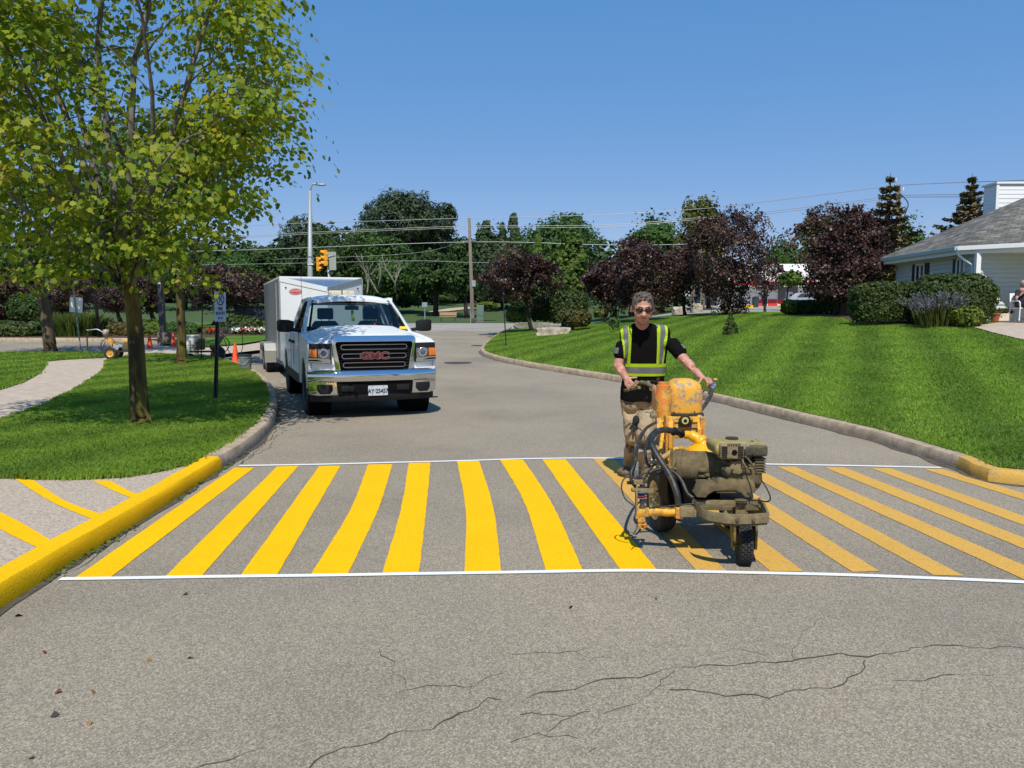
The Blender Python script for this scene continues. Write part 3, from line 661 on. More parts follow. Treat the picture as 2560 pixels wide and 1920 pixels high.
bm = BM(); tube(bm, [(0,0,-.1),(-.3,0,5.6)], [.085,.075], 10); fin('shaft', bm, DGREY, t, smooth=True)
bm = BM(); lathe(bm, [(.05,5.5),(.22,5.62),(.2,5.8),(.03,5.9)], n=16, o=(-.3,0,0)); fin('lamp_head', bm, DGREY, t, smooth=30)
# --- traffic cones
def make_cone():
    t = thing('traffic_cone', '', 'cone', (0,0,0), group='orange traffic cones')
    bm = BM(); box(bm, (0,0,.018), (.36,.36,.036)); fin('base', bm, mat('cone_base', (0.30,0.03,0.012), .7, var=.4, scale=12), t, bevel=.012)
    bm = BM(); lathe(bm, [(.135,.036),(.13,.05),(.030,.69),(.026,.71),(.016,.71),(.016,.6)], n=24); fin('body', bm, ORANGE, t, smooth=40)
    return t
c0 = make_cone()
for i, (px, py, s, lab) in enumerate([(589,903,.95,'orange traffic cone nearest the trailer wheels, beside the grey pail'), (375,880,.95,'orange traffic cone right of the big maple trunk'), (434,875,.95,'orange traffic cone farthest back, left of the slim maple')]):
    c = c0 if i == 0 else copy_tree(c0); p = PK(px, py) if i == 0 else PR(px, py); c.location = (p.x, p.y, RZ(p.y)+(.0 if i else 0.0)); c['label'] = lab; c.scale = (s,s,s); c.rotation_euler = (0,0,.3*i)
# --- buckets
p = PK(479, 888); p = Vector((at(479,888,p.y).x, p.y, RZ(p.y)+.13))
def bucket(label, loc, r, h, m, up=True, name='bucket', handle=False):
    t = thing(name, label, 'bucket', loc); k = 1 if up else -1; z = (lambda q: q) if up else (lambda q: h-q)
    bm = BM(); lathe(bm, [(r*.9,z(0)),(r*.905,z(.01)),(r*.97,z(h*.78)),(r*1.03,z(h*.79)),(r*1.03,z(h*.82)),(r*.98,z(h*.83)),(r*.985,z(h*.93)),(r*1.05,z(h*.935)),(r*1.05,z(h)),(r*.95,z(h)),(r*.94,z(h-.02))] if True else [], n=32)
    fin('pail', bm, m, t, smooth=35)
    if handle:
        bm = BM(); lathe(bm, [(r*1.06,h*.93),(r*1.09,h*.94),(r*1.09,h),(r*.9,h+.012),(r*.01,h+.012)], n=32); fin('rim', bm, BLACKM, t, smooth=35)
        bm = BM(); tube(bm, curve_pts([(-r,-.02,h*.85),(-r*.5,-r*1.02,h*.45),(0,-r*1.05,h*.33),(r*.5,-r*1.02,h*.45),(r,-.02,h*.85)],5), .006, 6); fin('handle', bm, GALV, t, smooth=True)
    return t
rb = 0.245
bucket('big cream bucket at the bottom of the white stack', p, rb, .36, WHITEP2, True)
bucket('big white bucket on top of the white stack', p+Vector((0,0,.362)), rb*1.03, .29, WHITEP, True)
p = PK(613, 923); bucket('grey metal paint pail with a wire handle at the kerb', Vector((at(613,923,p.y).x, p.y, RZ(p.y)+.15)), .165, .36, mat('pail_metal', (0.33,0.36,0.38), .4, .6, var=.35, scale=7), True, 'paint_pail', True)
# --- street lamp and traffic signals at the corner
Y = 47.0; b = at(776, 812, Y); z0 = far_f(b.x, Y); t = thing('street_lamp', 'tall grey street lamp with one curved arm behind the trailer', 'street lamp', (b.x, Y, z0))
tp = at(775, 476, Y)-Vector((b.x, Y, z0)); bm = BM(); tube(bm, [(0,0,-.1), (0,0,1), tp], [.19,.18,.10], 12); fin('pole', bm, GALV, t, smooth=True)
hd = at(797, 462, Y)-Vector((b.x,Y,z0)); bm = BM(); tube(bm, curve_pts([tp-Vector((0,0,.05)), tp+Vector((.15,0,.35)), hd+Vector((-.15,0,.02)), hd],5), .055, 8); fin('arm', bm, GALV, t, smooth=True)
bm = BM(); ell(bm, hd+Vector((.14,0,0)), (.32,.14,.08), 14, 8); fin('lamp_head', bm, mat('lamp_head_grey', (0.35,0.37,0.38), .4, .3), t, smooth=True)
cl = at(776, 652, Y)-Vector((b.x,Y,z0)); bm = BM(); cyl(bm, cl-Vector((0,0,.25)), cl+Vector((0,0,.25)), .185, n=12); fin('clamp', bm, GALV, t, smooth=35)
def sig_head(name, parent, c, yaw, s=1.0):
    M = Matrix.Translation(c) @ Matrix.Rotation(yaw,4,'Z') @ Matrix.Scale(s,4)
    bm = BM()
    for k in range(3): box(bm, (0,0,.36*(k-1)), (.34,.22,.345))
    for v in bm.verts: v.co = M @ v.co
    h = fin(name, bm, SIGY, parent, bevel=.025)
    for k in range(3):
        bm = BM(); n = 12; R1 = [[Vector((.145*math.cos(a), -.11-y*(1 if math.sin(a) > -.3 else .25), .36*(k-1)+.145*math.sin(a))) for a in [2*math.pi*j/n for j in range(n)]] for y in (0,.24)]
        loft(bm, R1, cap=False)
        for v in bm.verts: v.co = M @ v.co
        fin('visor', bm, SIGY, h, smooth=True)
        bm = BM(); lathe(bm, [(.001,-.125),(.13,-.115)], axis='Y', n=16)
        for v in bm.verts: v.co += Vector((0,0,.36*(k-1)))
        for v in bm.verts: v.co = M @ v.co
        fin('lens', bm, AMB, h)
    return h
Y2 = 46.0; e = Vector((b.x, Y, z0))
ts = thing('traffic_signal', 'pair of yellow traffic signal heads on a bracket arm of the lamp pole', 'traffic light', e+Vector((.2,0,cl.z)))
a0 = Vector((0,-.05,-.1)); a1 = at(838,638,Y)-ts.location; bm = BM(); tube(bm, [a0, a0.lerp(a1,.5)+Vector((0,0,.06)), a1], .05, 8); fin('arm', bm, GALV, ts, smooth=True)
sig_head('signal_head', ts, at(797,660,Y-.3)-ts.location, R_(62), .78); sig_head('signal_head', ts, at(813,645,Y-.35)-ts.location, R_(-58), .88)
bm = BM(); c = at(824,652,Y-.1)-ts.location; box(bm, c+Vector((.12,.1,0)), (.5,.02,1.1)); fin('backplate', bm, mat('backplate', (0.30,0.33,0.30), .6), ts)
t2 = thing('traffic_signal', 'grey leaning signal pole with a yellow head, right of the lamp pole', 'traffic light', (at(830,812,49).x, 49, far_f(at(830,812,49).x,49)))
q = at(823,668,49)-t2.location; bm = BM(); tube(bm, [(0,0,-.1), q], [.13,.11], 10); fin('pole', bm, GALV, t2, smooth=True)
sig_head('signal_head', t2, at(827,648,48.6)-t2.location, R_(-50), .85)
# --- utility poles and wires
UP = 'wooden utility poles along the street'
def upole(label, pxb, pxt, Y, r0, r1):
    bb = at(*pxb, Y); tt = at(*pxt, Y); z = far_f(bb.x, Y); t = thing('utility_pole', label, 'utility pole', (bb.x, Y, z), group=UP)
    bm = BM(); tube(bm, [(0,0,-.2), (0,0,1), (tt.x-bb.x, 0, tt.z-z)], [r0, r0, r1], 12); fin('pole', bm, WOODP, t, smooth=True)
    return t, Vector((tt.x-bb.x,0,tt.z-z))
t1, q1 = upole('bare wooden utility pole with transformer wires right of the truck', (1181,798), (1173,545), 63, .16, .105)
bm = BM(); box(bm, (.13,-.12,3.2), (.3,.12,.5)); fin('meter_box', bm, GALV, t1, bevel=.02)
bm = BM(); tube(bm, [(-.13,-.05,0),(-.13,-.05,4.0)], .05, 8); fin('conduit', bm, GALV, t1)
for z, s in ((6.6,1),(7.5,-1)):
    bm = BM(); tube(bm, [q1*(z/q1.z)+Vector((0,-.1,0)), q1*(z/q1.z)+Vector((.5*s,-.15,.03))], .03, 6); fin('bracket', bm, GALV, t1)
t3, q3 = upole('tall utility pole of the twin pair behind the purple trees', (1755,783), (1748,541), 60, .19, .12)
bm = BM(); box(bm, q3+Vector((-.1,-.1,-.15)), (.9,.1,.12)); fin('crossarm', bm, WOODP, t3)
t4, _ = upole('short utility pole of the twin pair behind the purple trees', (1731,783), (1729,602), 58, .19, .15)
t5, q5 = upole('utility pole partly hidden behind the tall spruce', (2240,790), (2247,462), 50, .17, .12)
for s in (-1,1):
    bm = BM(); lathe(bm, [(.02,0),(.06,.03),(.03,.09),(.06,.13),(.02,.2)], o=q5+Vector((.25*s,-.1,-.1-.3*s)), n=10); fin('insulator', bm, SIGNBK, t5, smooth=30)
bm = BM(); tube(bm, curve_pts([q5+Vector((.1,-.1,-.6)), q5+Vector((.6,-.1,-1.2)), q5+Vector((.4,-.1,-2.0)), q5+Vector((.5,-.1,-2.6))],5), .03, 6); fin('jumper_cable', bm, BLACKM, t5)
WIRE = mat('overhead_wire', (0.42,0.42,0.40), 0.45, 0.4)
def wire(label, pts, r=.018):
    P = [at(px, py, Y) for px, py, Y in pts]; o = thing('power_line', label, 'power line', P[0], group='overhead power lines')
    bm = BM(); tube(bm, curve_pts([q-P[0] for q in P], 6), r, 5); fin('cable', bm, WIRE, o, smooth=True)
wire('uppermost power line running from pole to pole across the sky', [(480,575,66),(723,559,65),(960,552,64),(1173,545,63),(1473,538,61.5),(1748,522,60),(1900,506,57),(2213,467,51),(2247,463,50),(2400,456,42),(2700,446,30)], .02)
wire('upper wire of the double power line below the topmost one', [(480,602,66),(718,584,65),(1172,565,63),(1490,563,61),(1747,545,60),(1900,532,57),(2204,494,51),(2262,488,50),(2700,484,34)], .02)
wire('lower wire of the double power line below the topmost one', [(480,606,66),(718,588,65),(1172,569,63),(1490,568,61),(1747,549,60),(1900,537,57),(2204,499,51),(2262,493,50),(2700,492,34)], .018)
wire('heavy communication cable crossing behind the street lamp at mid height', [(300,632,66),(640,624,65),(1172,605,63),(1505,612,61),(1730,610,59),(2110,592,55),(2330,614,50)], .026)
wire('thin cable just under the traffic signals', [(300,664,66),(640,660,65),(1022,652,63.5),(1172,656,63),(1320,657,62)], .014)
wire('thin slanting cable behind the traffic signals', [(640,650,65),(1022,634,64),(1172,600,63)], .012)
# --- cabinet, park sign, bench-like beam, containers
b = at(1196, 795, 66); z0 = far_f(b.x, 66); t = thing('utility_cabinet', 'green metal utility cabinet on the grass right of the wooden pole', 'utility cabinet', (b.x, 66, z0))
CABG = mat('cabinet_green', (0.13,0.19,0.15), .5, var=.15, scale=5)
bm = BM(); box(bm, (.15,.35,.75), (.62,.7,1.5)); fin('body', bm, CABG, t, bevel=.03)
bm = BM(); box(bm, (.15,-.008,.8), (.5,.02,1.25)); fin('door', bm, CABG, t, bevel=.01)
bm = BM(); box(bm, (.15,.35,.03), (.75,.85,.14)); fin('plinth', bm, CONC2, t)
b = at(1062, 786, 74); z0 = far_f(b.x,74); t = thing('park_sign', 'small grey sign on a post in the park, above the truck mirror', 'sign', (b.x,74,z0))
bm = BM(); cyl(bm, (0,0,-.1), (0,0,1.5), .05, n=8); fin('post', bm, GALV, t); bm = BM(); box(bm, (0,-.06,1.5), (.5,.03,.45)); fin('sign_plate', bm, GALV, t)
b = at(1120, 788, 72); z0 = far_f(b.x,72); t = thing('bench', 'low wooden bench at the edge of the park path', 'bench', (b.x,72,z0))
bm = BM(); box(bm, (0,0,.42), (1.6,.4,.08)); fin('seat', bm, mat('bench_wood', (0.42,0.30,0.16), .8, var=.3), t, bevel=.01); bm = BM(); box(bm, (0,.18,.68), (1.6,.06,.3)); fin('backrest', bm, bpy.data.materials['bench_wood'], t, bevel=.01)
for s in (-1,1): bm = BM(); box(bm, (.65*s,0,.18), (.08,.36,.5)); fin('leg', bm, DGREY, t)
b = at(640, 828, 42); z0 = RZ(42)+.3; t = thing('dumpster', 'dark blue-grey waste container behind the flower row, left of the trailer', 'dumpster', (b.x,42,z0))
DUMP = mat('dumpster_blue', (0.035,0.045,0.06), .6, var=.3)
bm = BM(); prism(bm, [(-.6,.1),(.5,.1),(.6,1.0),(-.6,1.15)], -.95, .95, 'YZ'); fin('body', bm, DUMP, t, bevel=.02)
bm = BM(); prism(bm, [(-.66,1.16),(.66,1.0),(.66,1.06),(-.66,1.24)], -1.0, 1.0, 'YZ'); fin('lid', bm, BLACKM, t, bevel=.01)
for k in (-.45,.45):
    bm = BM(); box(bm, (k,-.62,.45), (.5,.02,.06)); box(bm, (k,-.62,.3), (.5,.02,.04)); fin('label_plate', bm, GALV, t)
# --- boulders, stone ledge, stone pillar, stake
def rock(label, c, s, seed, m, name='boulder', cat='boulder', cuts=3):
    bm = BM(); bmesh.ops.create_icosphere(bm, subdivisions=cuts, radius=1)
    for v in bm.verts:
        n = v.co.normalized(); q = Vector((max(-.72,min(.72,n.x)), max(-.72,min(.72,n.y)), max(-.6,min(.6,n.z))))/.72
        q *= 1 + .16*mnoise.noise(n*1.7+Vector((seed,0,0))) + .06*mnoise.noise(n*5+Vector((seed,3,0)))
        v.co = Vector((q.x*s[0], q.y*s[1], q.z*s[2]))
    o = fin(name, bm, m, smooth=45); o.location = c; return tag(o, label, cat)
STONE = mat('limestone', (0.50,0.43,0.33), .95, col2=(0.24,0.20,0.15), scale=3.5, bump=.9, bscale=9)
STONE2 = mat('grey_limestone', (0.30,0.265,0.23), .95, col2=(0.13,0.115,0.10), scale=4, bump=.9, bscale=9, stretch=(3,3,.8))
p = PL(1384, 838); rock('flat pale boulder on the lawn corner beside the purple tree', p+Vector((0,.5,.10)), (.80,.55,.27), 3, STONE)
p = PL(1330, 820); rock('long grey stone ledge behind the corner purple tree', Vector((at(1330,815,p.y+.8).x, p.y+.8, p.z+.12)), (1.0,.4,.22), 5, STONE2, 'stone_ledge', 'stone')
p = at(1398, 820, 38.6); rock('second grey stone ledge behind the pale boulder', Vector((p.x, 38.6, lawn_f(p.x,38.6)+.12)), (.75,.4,.2), 6, STONE2, 'stone_ledge', 'stone')
for lab, px, Y, s, sd in (('pale rock on the lawn rim behind the sapling', 1537, 41, (.28,.25,.24), 8), ('dark-sided boulder beside the park drive right of the worker', 1698, 58, (.5,.4,.42), 9), ('round boulder between the twin utility poles', 1742, 57, (.36,.34,.5), 10)):
    p = at(px, 778, Y); f = lawn_f(p.x,Y) if Y < 46 else far_f(p.x,Y); rock(lab, Vector((p.x, Y, f+s[2]*.4)), s, sd, STONE)
p = at(1545, 775, 42); z0 = lawn_f(p.x,42); t = thing('wooden_stake', 'pale wooden stake with a nailed board left of the worker\'s head', 'stake', (p.x,42,z0))
bm = BM(); bar(bm, (0,0,-.1), (.02,0,.72), .05, .05); bar(bm, (-.03,-.03,.55), (.09,-.03,.75), .03, .07); fin('stake', bm, mat('pale_wood', (0.50,0.37,0.20), .8, var=.4, scale=20), t)
p = at(2125, 795, 33.5); z0 = lawn_f(p.x, 33.5); t = thing('stone_pillar', 'square brown fieldstone pillar between the purple tree and the hedge', 'pillar', (p.x, 33.5, z0))
PILL = mat('fieldstone', (0.24,0.15,0.07), .95, col2=(0.07,0.05,0.035), scale=5, bump=1, bscale=7)
bm = BM(); box(bm, (0,0,.48), (.58,.58,1.0)); fin('shaft', bm, PILL, t, bevel=.02)
bm = BM(); box(bm, (0,0,1.01), (.68,.68,.08)); fin('cap', bm, STONE2, t, bevel=.015)
area('mulch_bed', [(at(1985,790,34.8).x,34.2),(at(2100,796,31).x,31.6),(at(2150,800,30).x,30.2),(at(2200,800,33).x,34),(at(2120,790,37).x,37.4),(at(1960,788,37).x,36.8)], lambda x,y: lawn_f(x,y)+.05, .6, M_MULCH)
area('mulch_bed', [PL(2130,806).xy, PL(2260,812).xy, PL(2400,822).xy, PL(2462,812).xy, (15.2,25.4), (15.2,31.5), (13.4,31.5)], lambda x,y: lawn_f(x,y)+.035, .5, M_MULCH)
# ================================================================== PICKUP TRUCK  (local frame: front towards -Y, origin on the road under the front axle)
CARW = mat('white_car_paint', (0.76,0.77,0.78), 0.4, coat=.22, spec=.35)
CHROME = mat('chrome', (0.72,0.74,0.76), 0.07, 1.0)
CHROME_D = mat('dark_chrome', (0.42,0.43,0.45), 0.22, 1.0)
BLKP = mat('black_plastic', (0.010,0.010,0.011), 0.55, spec=.25)
BLKM = mat('grille_black', (0.004,0.004,0.0045), 0.7, spec=.1)
RUB = mat('tyre_rubber', (0.022,0.021,0.02), 0.85, bump=.3, bscale=60)
STEELW = mat('wheel_steel', (0.45,0.46,0.47), 0.35, .8)
LAMPG = mat('lamp_clear', (0.20,0.215,0.23), .10, .6, coat=1)
LAMPC = mat('lamp_chrome', (0.55,0.57,0.60), .1, .9)
AMBER = mat('amber_lens', (0.62,0.16,0.012), .2, coat=.8)
SEATM = mat('seat_cloth', (0.018,0.018,0.022), .9)
def glass_mat(name, tint, refl=.12):
    m, nt, b = mat_new(name); nt.nodes.remove(b)
    t = nd(nt,'ShaderNodeBsdfTransparent'); t.inputs[0].default_value = c4(tint); g = nd(nt,'ShaderNodeBsdfGlossy',Roughness=.02)
    fr = nd(nt,'ShaderNodeFresnel',IOR=1.5); mx = nd(nt,'ShaderNodeMixShader'); nt.links.new(fr.outputs[0], mx.inputs[0]); nt.links.new(t.outputs[0], mx.inputs[1]); nt.links.new(g.outputs[0], mx.inputs[2])
    nt.links.new(mx.outputs[0], nt.nodes['Material Output'].inputs[0]); return m
GLASS = glass_mat('windscreen_glass', (0.62,0.72,0.70)); GLASS_D = glass_mat('tinted_glass', (0.10,0.12,0.13))
TY = R_(20.5)
fl_ = PR(787,1037); TRK = Vector((-2.46, 12.84, 0))
truck = thing('pickup_truck', 'white crew pickup with chrome grille and black mirrors parked at the left kerb', 'pickup truck', TRK, TY)
def tp(name, bm, m, parent=truck, smooth=38, bevel=0, seg=2): return fin(name, bm, m, parent, smooth=smooth, bevel=bevel, seg=seg)
# wheel arches cut into the side outline
def arch(yc, r, zc, n=14, z0=.42):
    a0 = math.asin((z0-zc)/r); return [(yc - r*math.cos(a), zc + r*math.sin(a)) for a in [a0 + (math.pi-2*a0)*k/n for k in range(n+1)]]
ZR = .46; side = [(-.70,.62),(-.56,.46)] + arch(0,.50,.42,z0=ZR) + [(.55,ZR),(3.05,ZR)] + arch(3.66,.50,.42,z0=ZR) + [(4.25,.5),(4.92,.62),(4.95,1.36),(2.35,1.365),(2.3,1.30),(.55,1.30),(.2,1.285),(-.55,1.225),(-.80,1.17),(-.80,.75)]
HWB = 1.005
for s in (-1,1):
    bm = BM(); prism(bm, side, s*(HWB-.085), s*HWB, 'YZ'); tp('side_panel', bm, CARW, bevel=.022, seg=3)
    for yc, nm in ((0,'front'),(3.66,'rear')):      # dark wheel housings
        bm = BM(); lathe(bm, [(.01,.62*s),(.53,.62*s),(.53,(HWB-.03)*s)], axis='X', o=(0,yc,.42), n=24); tp('wheel_well', bm, BLKM)
    for y in (.62, 1.72, 2.28):                     # door gaps
        bm = BM(); box(bm, (s*(HWB+.001),y,.9), (.006,.012,.86)); tp('door_gap', bm, BLKM)
    for y in (1.55, 2.15):
        bm = BM(); bar(bm, (s*(HWB+.03),y-.11,1.13), (s*(HWB+.03),y+.11,1.13), .035, .05); tp('door_handle', bm, BLKP, bevel=.01)
    bm = BM(); box(bm, (s*(HWB+.002),2.0,.52), (.01,2.5,.16)); tp('rocker_panel', bm, BLKP)
# floor pan / underbody and bed
bm = BM(); box(bm, (0,2.1,.55), (1.7,5.4,.2)); tp('underbody', bm, BLKM)
bm = BM(); box(bm, (0,3.7,.75), (1.75,2.5,.06)); box(bm, (0,4.93,1.0), (1.84,.06,.72)); tp('bed', bm, CARW, bevel=.01)
bm = BM(); box(bm, (0,-.15,.82), (1.1,1.1,.5)); tp('engine_bay', bm, BLKM)
# bonnet: a shaped sheet with a raised centre and rolled edges
bm = BM(); NU, NV = 28, 18; G = []
for j in range(NV+1):
    v = j/NV; y = -.84 + 1.50*v; row = []
    for i in range(NU+1):
        u = -1 + 2*i/NU; hw = .93 + .03*v; x = u*hw
        z = 1.20 + .135*v**0.8 + .05*(1-abs(u)**2.2) + .045*sstep(.82,.62,abs(u))*(0.35+.65*v) 
        z -= .10*sstep(.90,1.0,abs(u)); z -= .085*(1-min(1,v/.10))**2
        y2 = y + .10*u*u*(1-v) + (.10*u*u*v)
        row.append(bm.verts.new((x, y2, z)))
    G.append(row)
for a, b in zip(G, G[1:]):
    for i in range(NU): bm.faces.new((a[i], a[i+1], b[i+1], b[i]))
tp('bonnet', bm, CARW, smooth=True)
bm = BM(); box(bm, (0,.68,1.27), (1.80,.16,.1)); tp('cowl', bm, BLKP, bevel=.02)
for s in (-1,1):                                    # fender tops beside the bonnet
    bm = BM(); loft(bm, [[(s*.90,y,z-.16),(s*.90,y,z-.01),(s*.955,y,z+.005),(s*1.0,y,z-.05),(s*1.003,y,z-.16)] for y, z in ((-.79,1.16),(-.70,1.195),(-.4,1.235),(0,1.265),(.4,1.29),(.62,1.31))]); tp('fender', bm, CARW, smooth=50)
# front mask: body-colour panel behind lamps and under them
bm = BM(); prism(bm, [(-.99,.70),(.99,.70),(1.0,1.0),(.985,1.17),(.6,1.20),(-.6,1.20),(-.985,1.17),(-1.0,1.0)], -.80, -.66, 'XZ'); tp('front_panel', bm, CARW, bevel=.03)
# grille: chrome surround, black insert, three slotted bars, letters
def rrect(w0, w1, z0, z1, r, n=5):                  # rounded trapezoid outline, wider at w1 (top)
    P = []
    for cx, cz, a0 in ((w1-r,z1-r,0),(-(w1-r),z1-r,90),(-(w0-r),z0+r,180),(w0-r,z0+r,270)):
        for k in range(n+1): a = R_(a0+90*k/n); P.append((cx+r*math.cos(a), cz+r*math.sin(a)))
    return P
def ring_prism(bm, outer, inner, y0, y1, y0i=None):
    n = len(outer); y0i = y0 if y0i is None else y0i
    O0 = [bm.verts.new((x,y0,z)) for x,z in outer]; I0 = [bm.verts.new((x,y0i,z)) for x,z in inner]; O1 = [bm.verts.new((x,y1,z)) for x,z in outer]; I1 = [bm.verts.new((x,y1,z)) for x,z in inner]
    for k in range(n):
        l = (k+1)%n
        bm.faces.new((O0[k],O0[l],I0[l],I0[k])); bm.faces.new((O0[k],O1[k],O1[l],O0[l])); bm.faces.new((I0[k],I0[l],I1[l],I1[k])); bm.faces.new((O1[k],I1[k],I1[l],O1[l]))
gr_o = rrect(.60,.66,.67,1.285,.07); gr_i = rrect(.535,.60,.75,1.195,.04)
bm = BM(); ring_prism(bm, gr_o, gr_i, -.90, -.70, -.93); gs = tp('grille_surround', bm, CHROME, bevel=.012, seg=3)
bm = BM(); prism(bm, gr_i, -.845, -.80, 'XZ'); tp('grille', bm, BLKM)
for z, w in ((1.11,.52),(.97,.505),(.832,.49)):
    o_ = rrect(w,w,z-.042,z+.042,.040,6); i_ = rrect(w-.012,w-.012,z-.030,z+.030,.028,6)
    bm = BM(); ring_prism(bm, o_, i_, -.895, -.84); tp('grille_bar', bm, CHROME_D, smooth=40)
    bm = BM(); prism(bm, i_, -.866, -.84, 'XZ'); tp('grille_slot', bm, BLKM)
for k in range(9):
    bm = BM(); box(bm, (0,-.85,.755+.05*k), (1.10,.02,.012)); tp('grille_slat', bm, BLKP)
MG = Matrix.Translation((0,-.895,.97)) @ Matrix.Rotation(math.pi/2,4,'X')
lb = text_mesh('GMC', .142, MG @ Matrix.Translation((0,0,.0)), mat('badge_chrome', (0.5,0.5,0.52), .15, 1), 'badge_edge', truck, ext=.012, xs=1.42, off=.012)
text_mesh('GMC', .142, MG @ Matrix.Translation((0,0,.012)), mat('badge_red', (0.13,0.012,0.02), .35, coat=.3), 'badge', truck, ext=.006, xs=1.42, off=.004)
# head lamps
for s in (-1,1):
    bm = BM(); P = [(s*.665,1.155),(s*.975,1.165),(s*.985,.985),(s*.66,.955),(s*.655,.90),(s*.645,.83),(s*.66,.80),(s*.99,.86)]
    P = [(s*.66,1.165),(s*.985,1.172),(s*1.0,.885),(s*.655,.855)]
    prism(bm, P, -.855, -.76, 'XZ'); hl = tp('headlight', bm, BLKP, bevel=.012)
    bm = BM(); prism(bm, [(s*.675,1.085),(s*.86,1.085),(s*.86,.955),(s*.675,.93)], -.872, -.84, 'XZ'); tp('lamp_housing', bm, LAMPG, hl, bevel=.008)
    bm = BM(); lathe(bm, [(.001,-.888),(.045,-.886),(.058,-.872),(.062,-.85)], axis='Y', o=(s*.775,0,1.02), n=24); tp('projector_lens', bm, mat('projector', (0.10,0.11,0.12), .04, .2, coat=1), hl, smooth=True)
    bm = BM(); lathe(bm, [(.058,-.885),(.075,-.890),(.080,-.86)], axis='Y', o=(s*.775,0,1.02), n=24); tp('projector_ring', bm, LAMPC, hl, smooth=True)
    bm = BM(); prism(bm, [(s*.875,1.085),(s*.985,1.085),(s*.992,.965),(s*.875,.955)], -.875, -.79, 'XZ'); tp('turn_signal', bm, AMBER, hl, bevel=.01)
    bm = BM(); prism(bm, [(s*.67,.915),(s*.69,.935),(s*.86,.945),(s*.995,.95),(s*.995,.930),(s*.87,.925),(s*.78,.895),(s*.995,.905),(s*.995,.892),(s*.67,.862)], -.868, -.85, 'XZ'); tp('lamp_trim', bm, LAMPC, hl)
# bumper: chrome bar wrapped round the corners
def bump(z0, z1, inset, push):
    bm = BM(); rings = []
    for k in range(25):
        u = -1+2*k/24; x = u*1.015; y = -.965 + .19*abs(u)**4.5 - push*(1-sstep(.55,.80,abs(u)))
        rings.append([(x,y+.02,z0),(x,y,z0+.025),(x,y-.012,(z0+z1)/2),(x,y+.004,z1-.03),(x,y+.045,z1),(x*.97,y+.14,z1-.01),(x*.97,y+.14,z0)])
    loft(bm, rings); return bm
bm = bump(.575,.765,0,.035); tp('bumper', bm, CHROME, smooth=55)
for s in (-1,1):                                    # lower chrome corners with fog lamp pockets
    bm = BM(); rings = []
    for k in range(9):
        u = .56+.44*k/8; x = s*u*1.012; y = -.955 + .19*u**4.5; z0 = .36 + .10*max(0,(u-.9))*3
        rings.append([(x,y+.03,z0),(x,y+.006,z0+.03),(x,y,.45),(x,y,.58),(x*.97,y+.13,.58),(x*.97,y+.13,z0)])
    loft(bm, rings); bc = tp('bumper_corner', bm, CHROME, smooth=55)
    y0 = -.945; bm = BM(); prism(bm, [(s*.66,.54),(s*.885,.54),(s*.885,.46),(s*.84,.395),(s*.70,.395),(s*.655,.45)], y0-.012+.03, y0+.08, 'XZ')
    for v in bm.verts: v.co.y += .16*((abs(v.co.x)-.66)/.35)**2*.9 - .03
    tp('fog_lamp_pocket', bm, BLKP, bc, bevel=.008)
bm = BM(); prism(bm, [(-.60,.585),(.60,.585),(.585,.40),(.56,.37),(-.56,.37),(-.585,.40)], -.955, -.80, 'XZ'); tp('lower_grille', bm, BLKM, bevel=.015)
for s in (-1,1):
    bm = BM(); box(bm, (s*.43,-.96,.475), (.20,.03,.09)); tp('tow_hook_opening', bm, BLKP, bevel=.01)
bm = BM(); loft(bm, [[(x,y,.27),(x,y-.03,.32),(x,y-.02,.385),(x,y+.1,.385),(x,y+.1,.27)] for x, y in [(u*.97, -.93+.20*abs(u)**4) for u in [-1+k/8 for k in range(17)]]]); tp('air_dam', bm, BLKP, smooth=40)
MP = Matrix.Translation((.03,-.985,.435)) @ Matrix.Rotation(math.pi/2,4,'X')
bm = BM(); plate(bm, MP, .305, .155, .006, .012); lp = tp('number_plate', bm, mat('plate_white', (0.50,0.53,0.56), .5))
text_mesh('AY\u00b725457', .093, MP @ Matrix.Translation((0,-.012,.001)), mat('plate_blue', (0.01,0.015,0.06), .6), 'plate_text', lp, xs=.84, off=.003)
bm = BM()
for sx in (-.09,.09):
    for sz in (-.064,.064): cyl(bm, MP@Vector((sx,sz,0)), MP@Vector((sx,sz,.004)), .006, n=8)
fin('bolt', bm, BLKP, lp)
# cab: greenhouse
ZB = 1.30; RTZ = 1.945
def gh(s):   # outline points of the cab side glass plane (y,z) bottom to top
    return None
fw0 = (.60,1.335,.90); fw1 = (1.40,1.875,.735)       # windscreen foot and head (y, z, half width)
bm = BM(); NR = 14; rows = []
roof_prof = [(1.33,1.86,.745),(1.46,1.905,.745),(1.75,1.938,.75),(2.1,1.945,.75),(2.4,1.93,.75),(2.62,1.895,.745)]
for y, z, hw in roof_prof:
    row = []
    for i in range(NR+1):
        u = -1+2*i/NR; row.append((u*hw, y - .05*(1-u*u)*(1 if y < 1.5 else .2), z + .045*(1-u*u) - .05*abs(u)**6))
    rows.append(row)
R1 = loft(bm, rows, close=False)
for i in range(NR): pass
ex = bmesh.ops.extrude_face_region(bm, geom=bm.faces[:])
for v in [g for g in ex['geom'] if isinstance(g, bmesh.types.BMVert)]: v.co.z -= .05
tp('roof', bm, CARW, smooth=50)
bm = BM(); rows = []
for k in range(7):
    t = k/6; y = fw0[0]+(fw1[0]-fw0[0])*t; z = fw0[1]+(fw1[1]-fw0[1])*t; hw = fw0[2]+(fw1[2]-fw0[2])*t-.045
    rows.append([(u*hw, y - .10*(1-u*u)*(1-.5*t), z) for u in [-1+2*i/12 for i in range(13)]])
loft(bm, rows, close=False); ws = tp('windscreen', bm, GLASS, smooth=True)
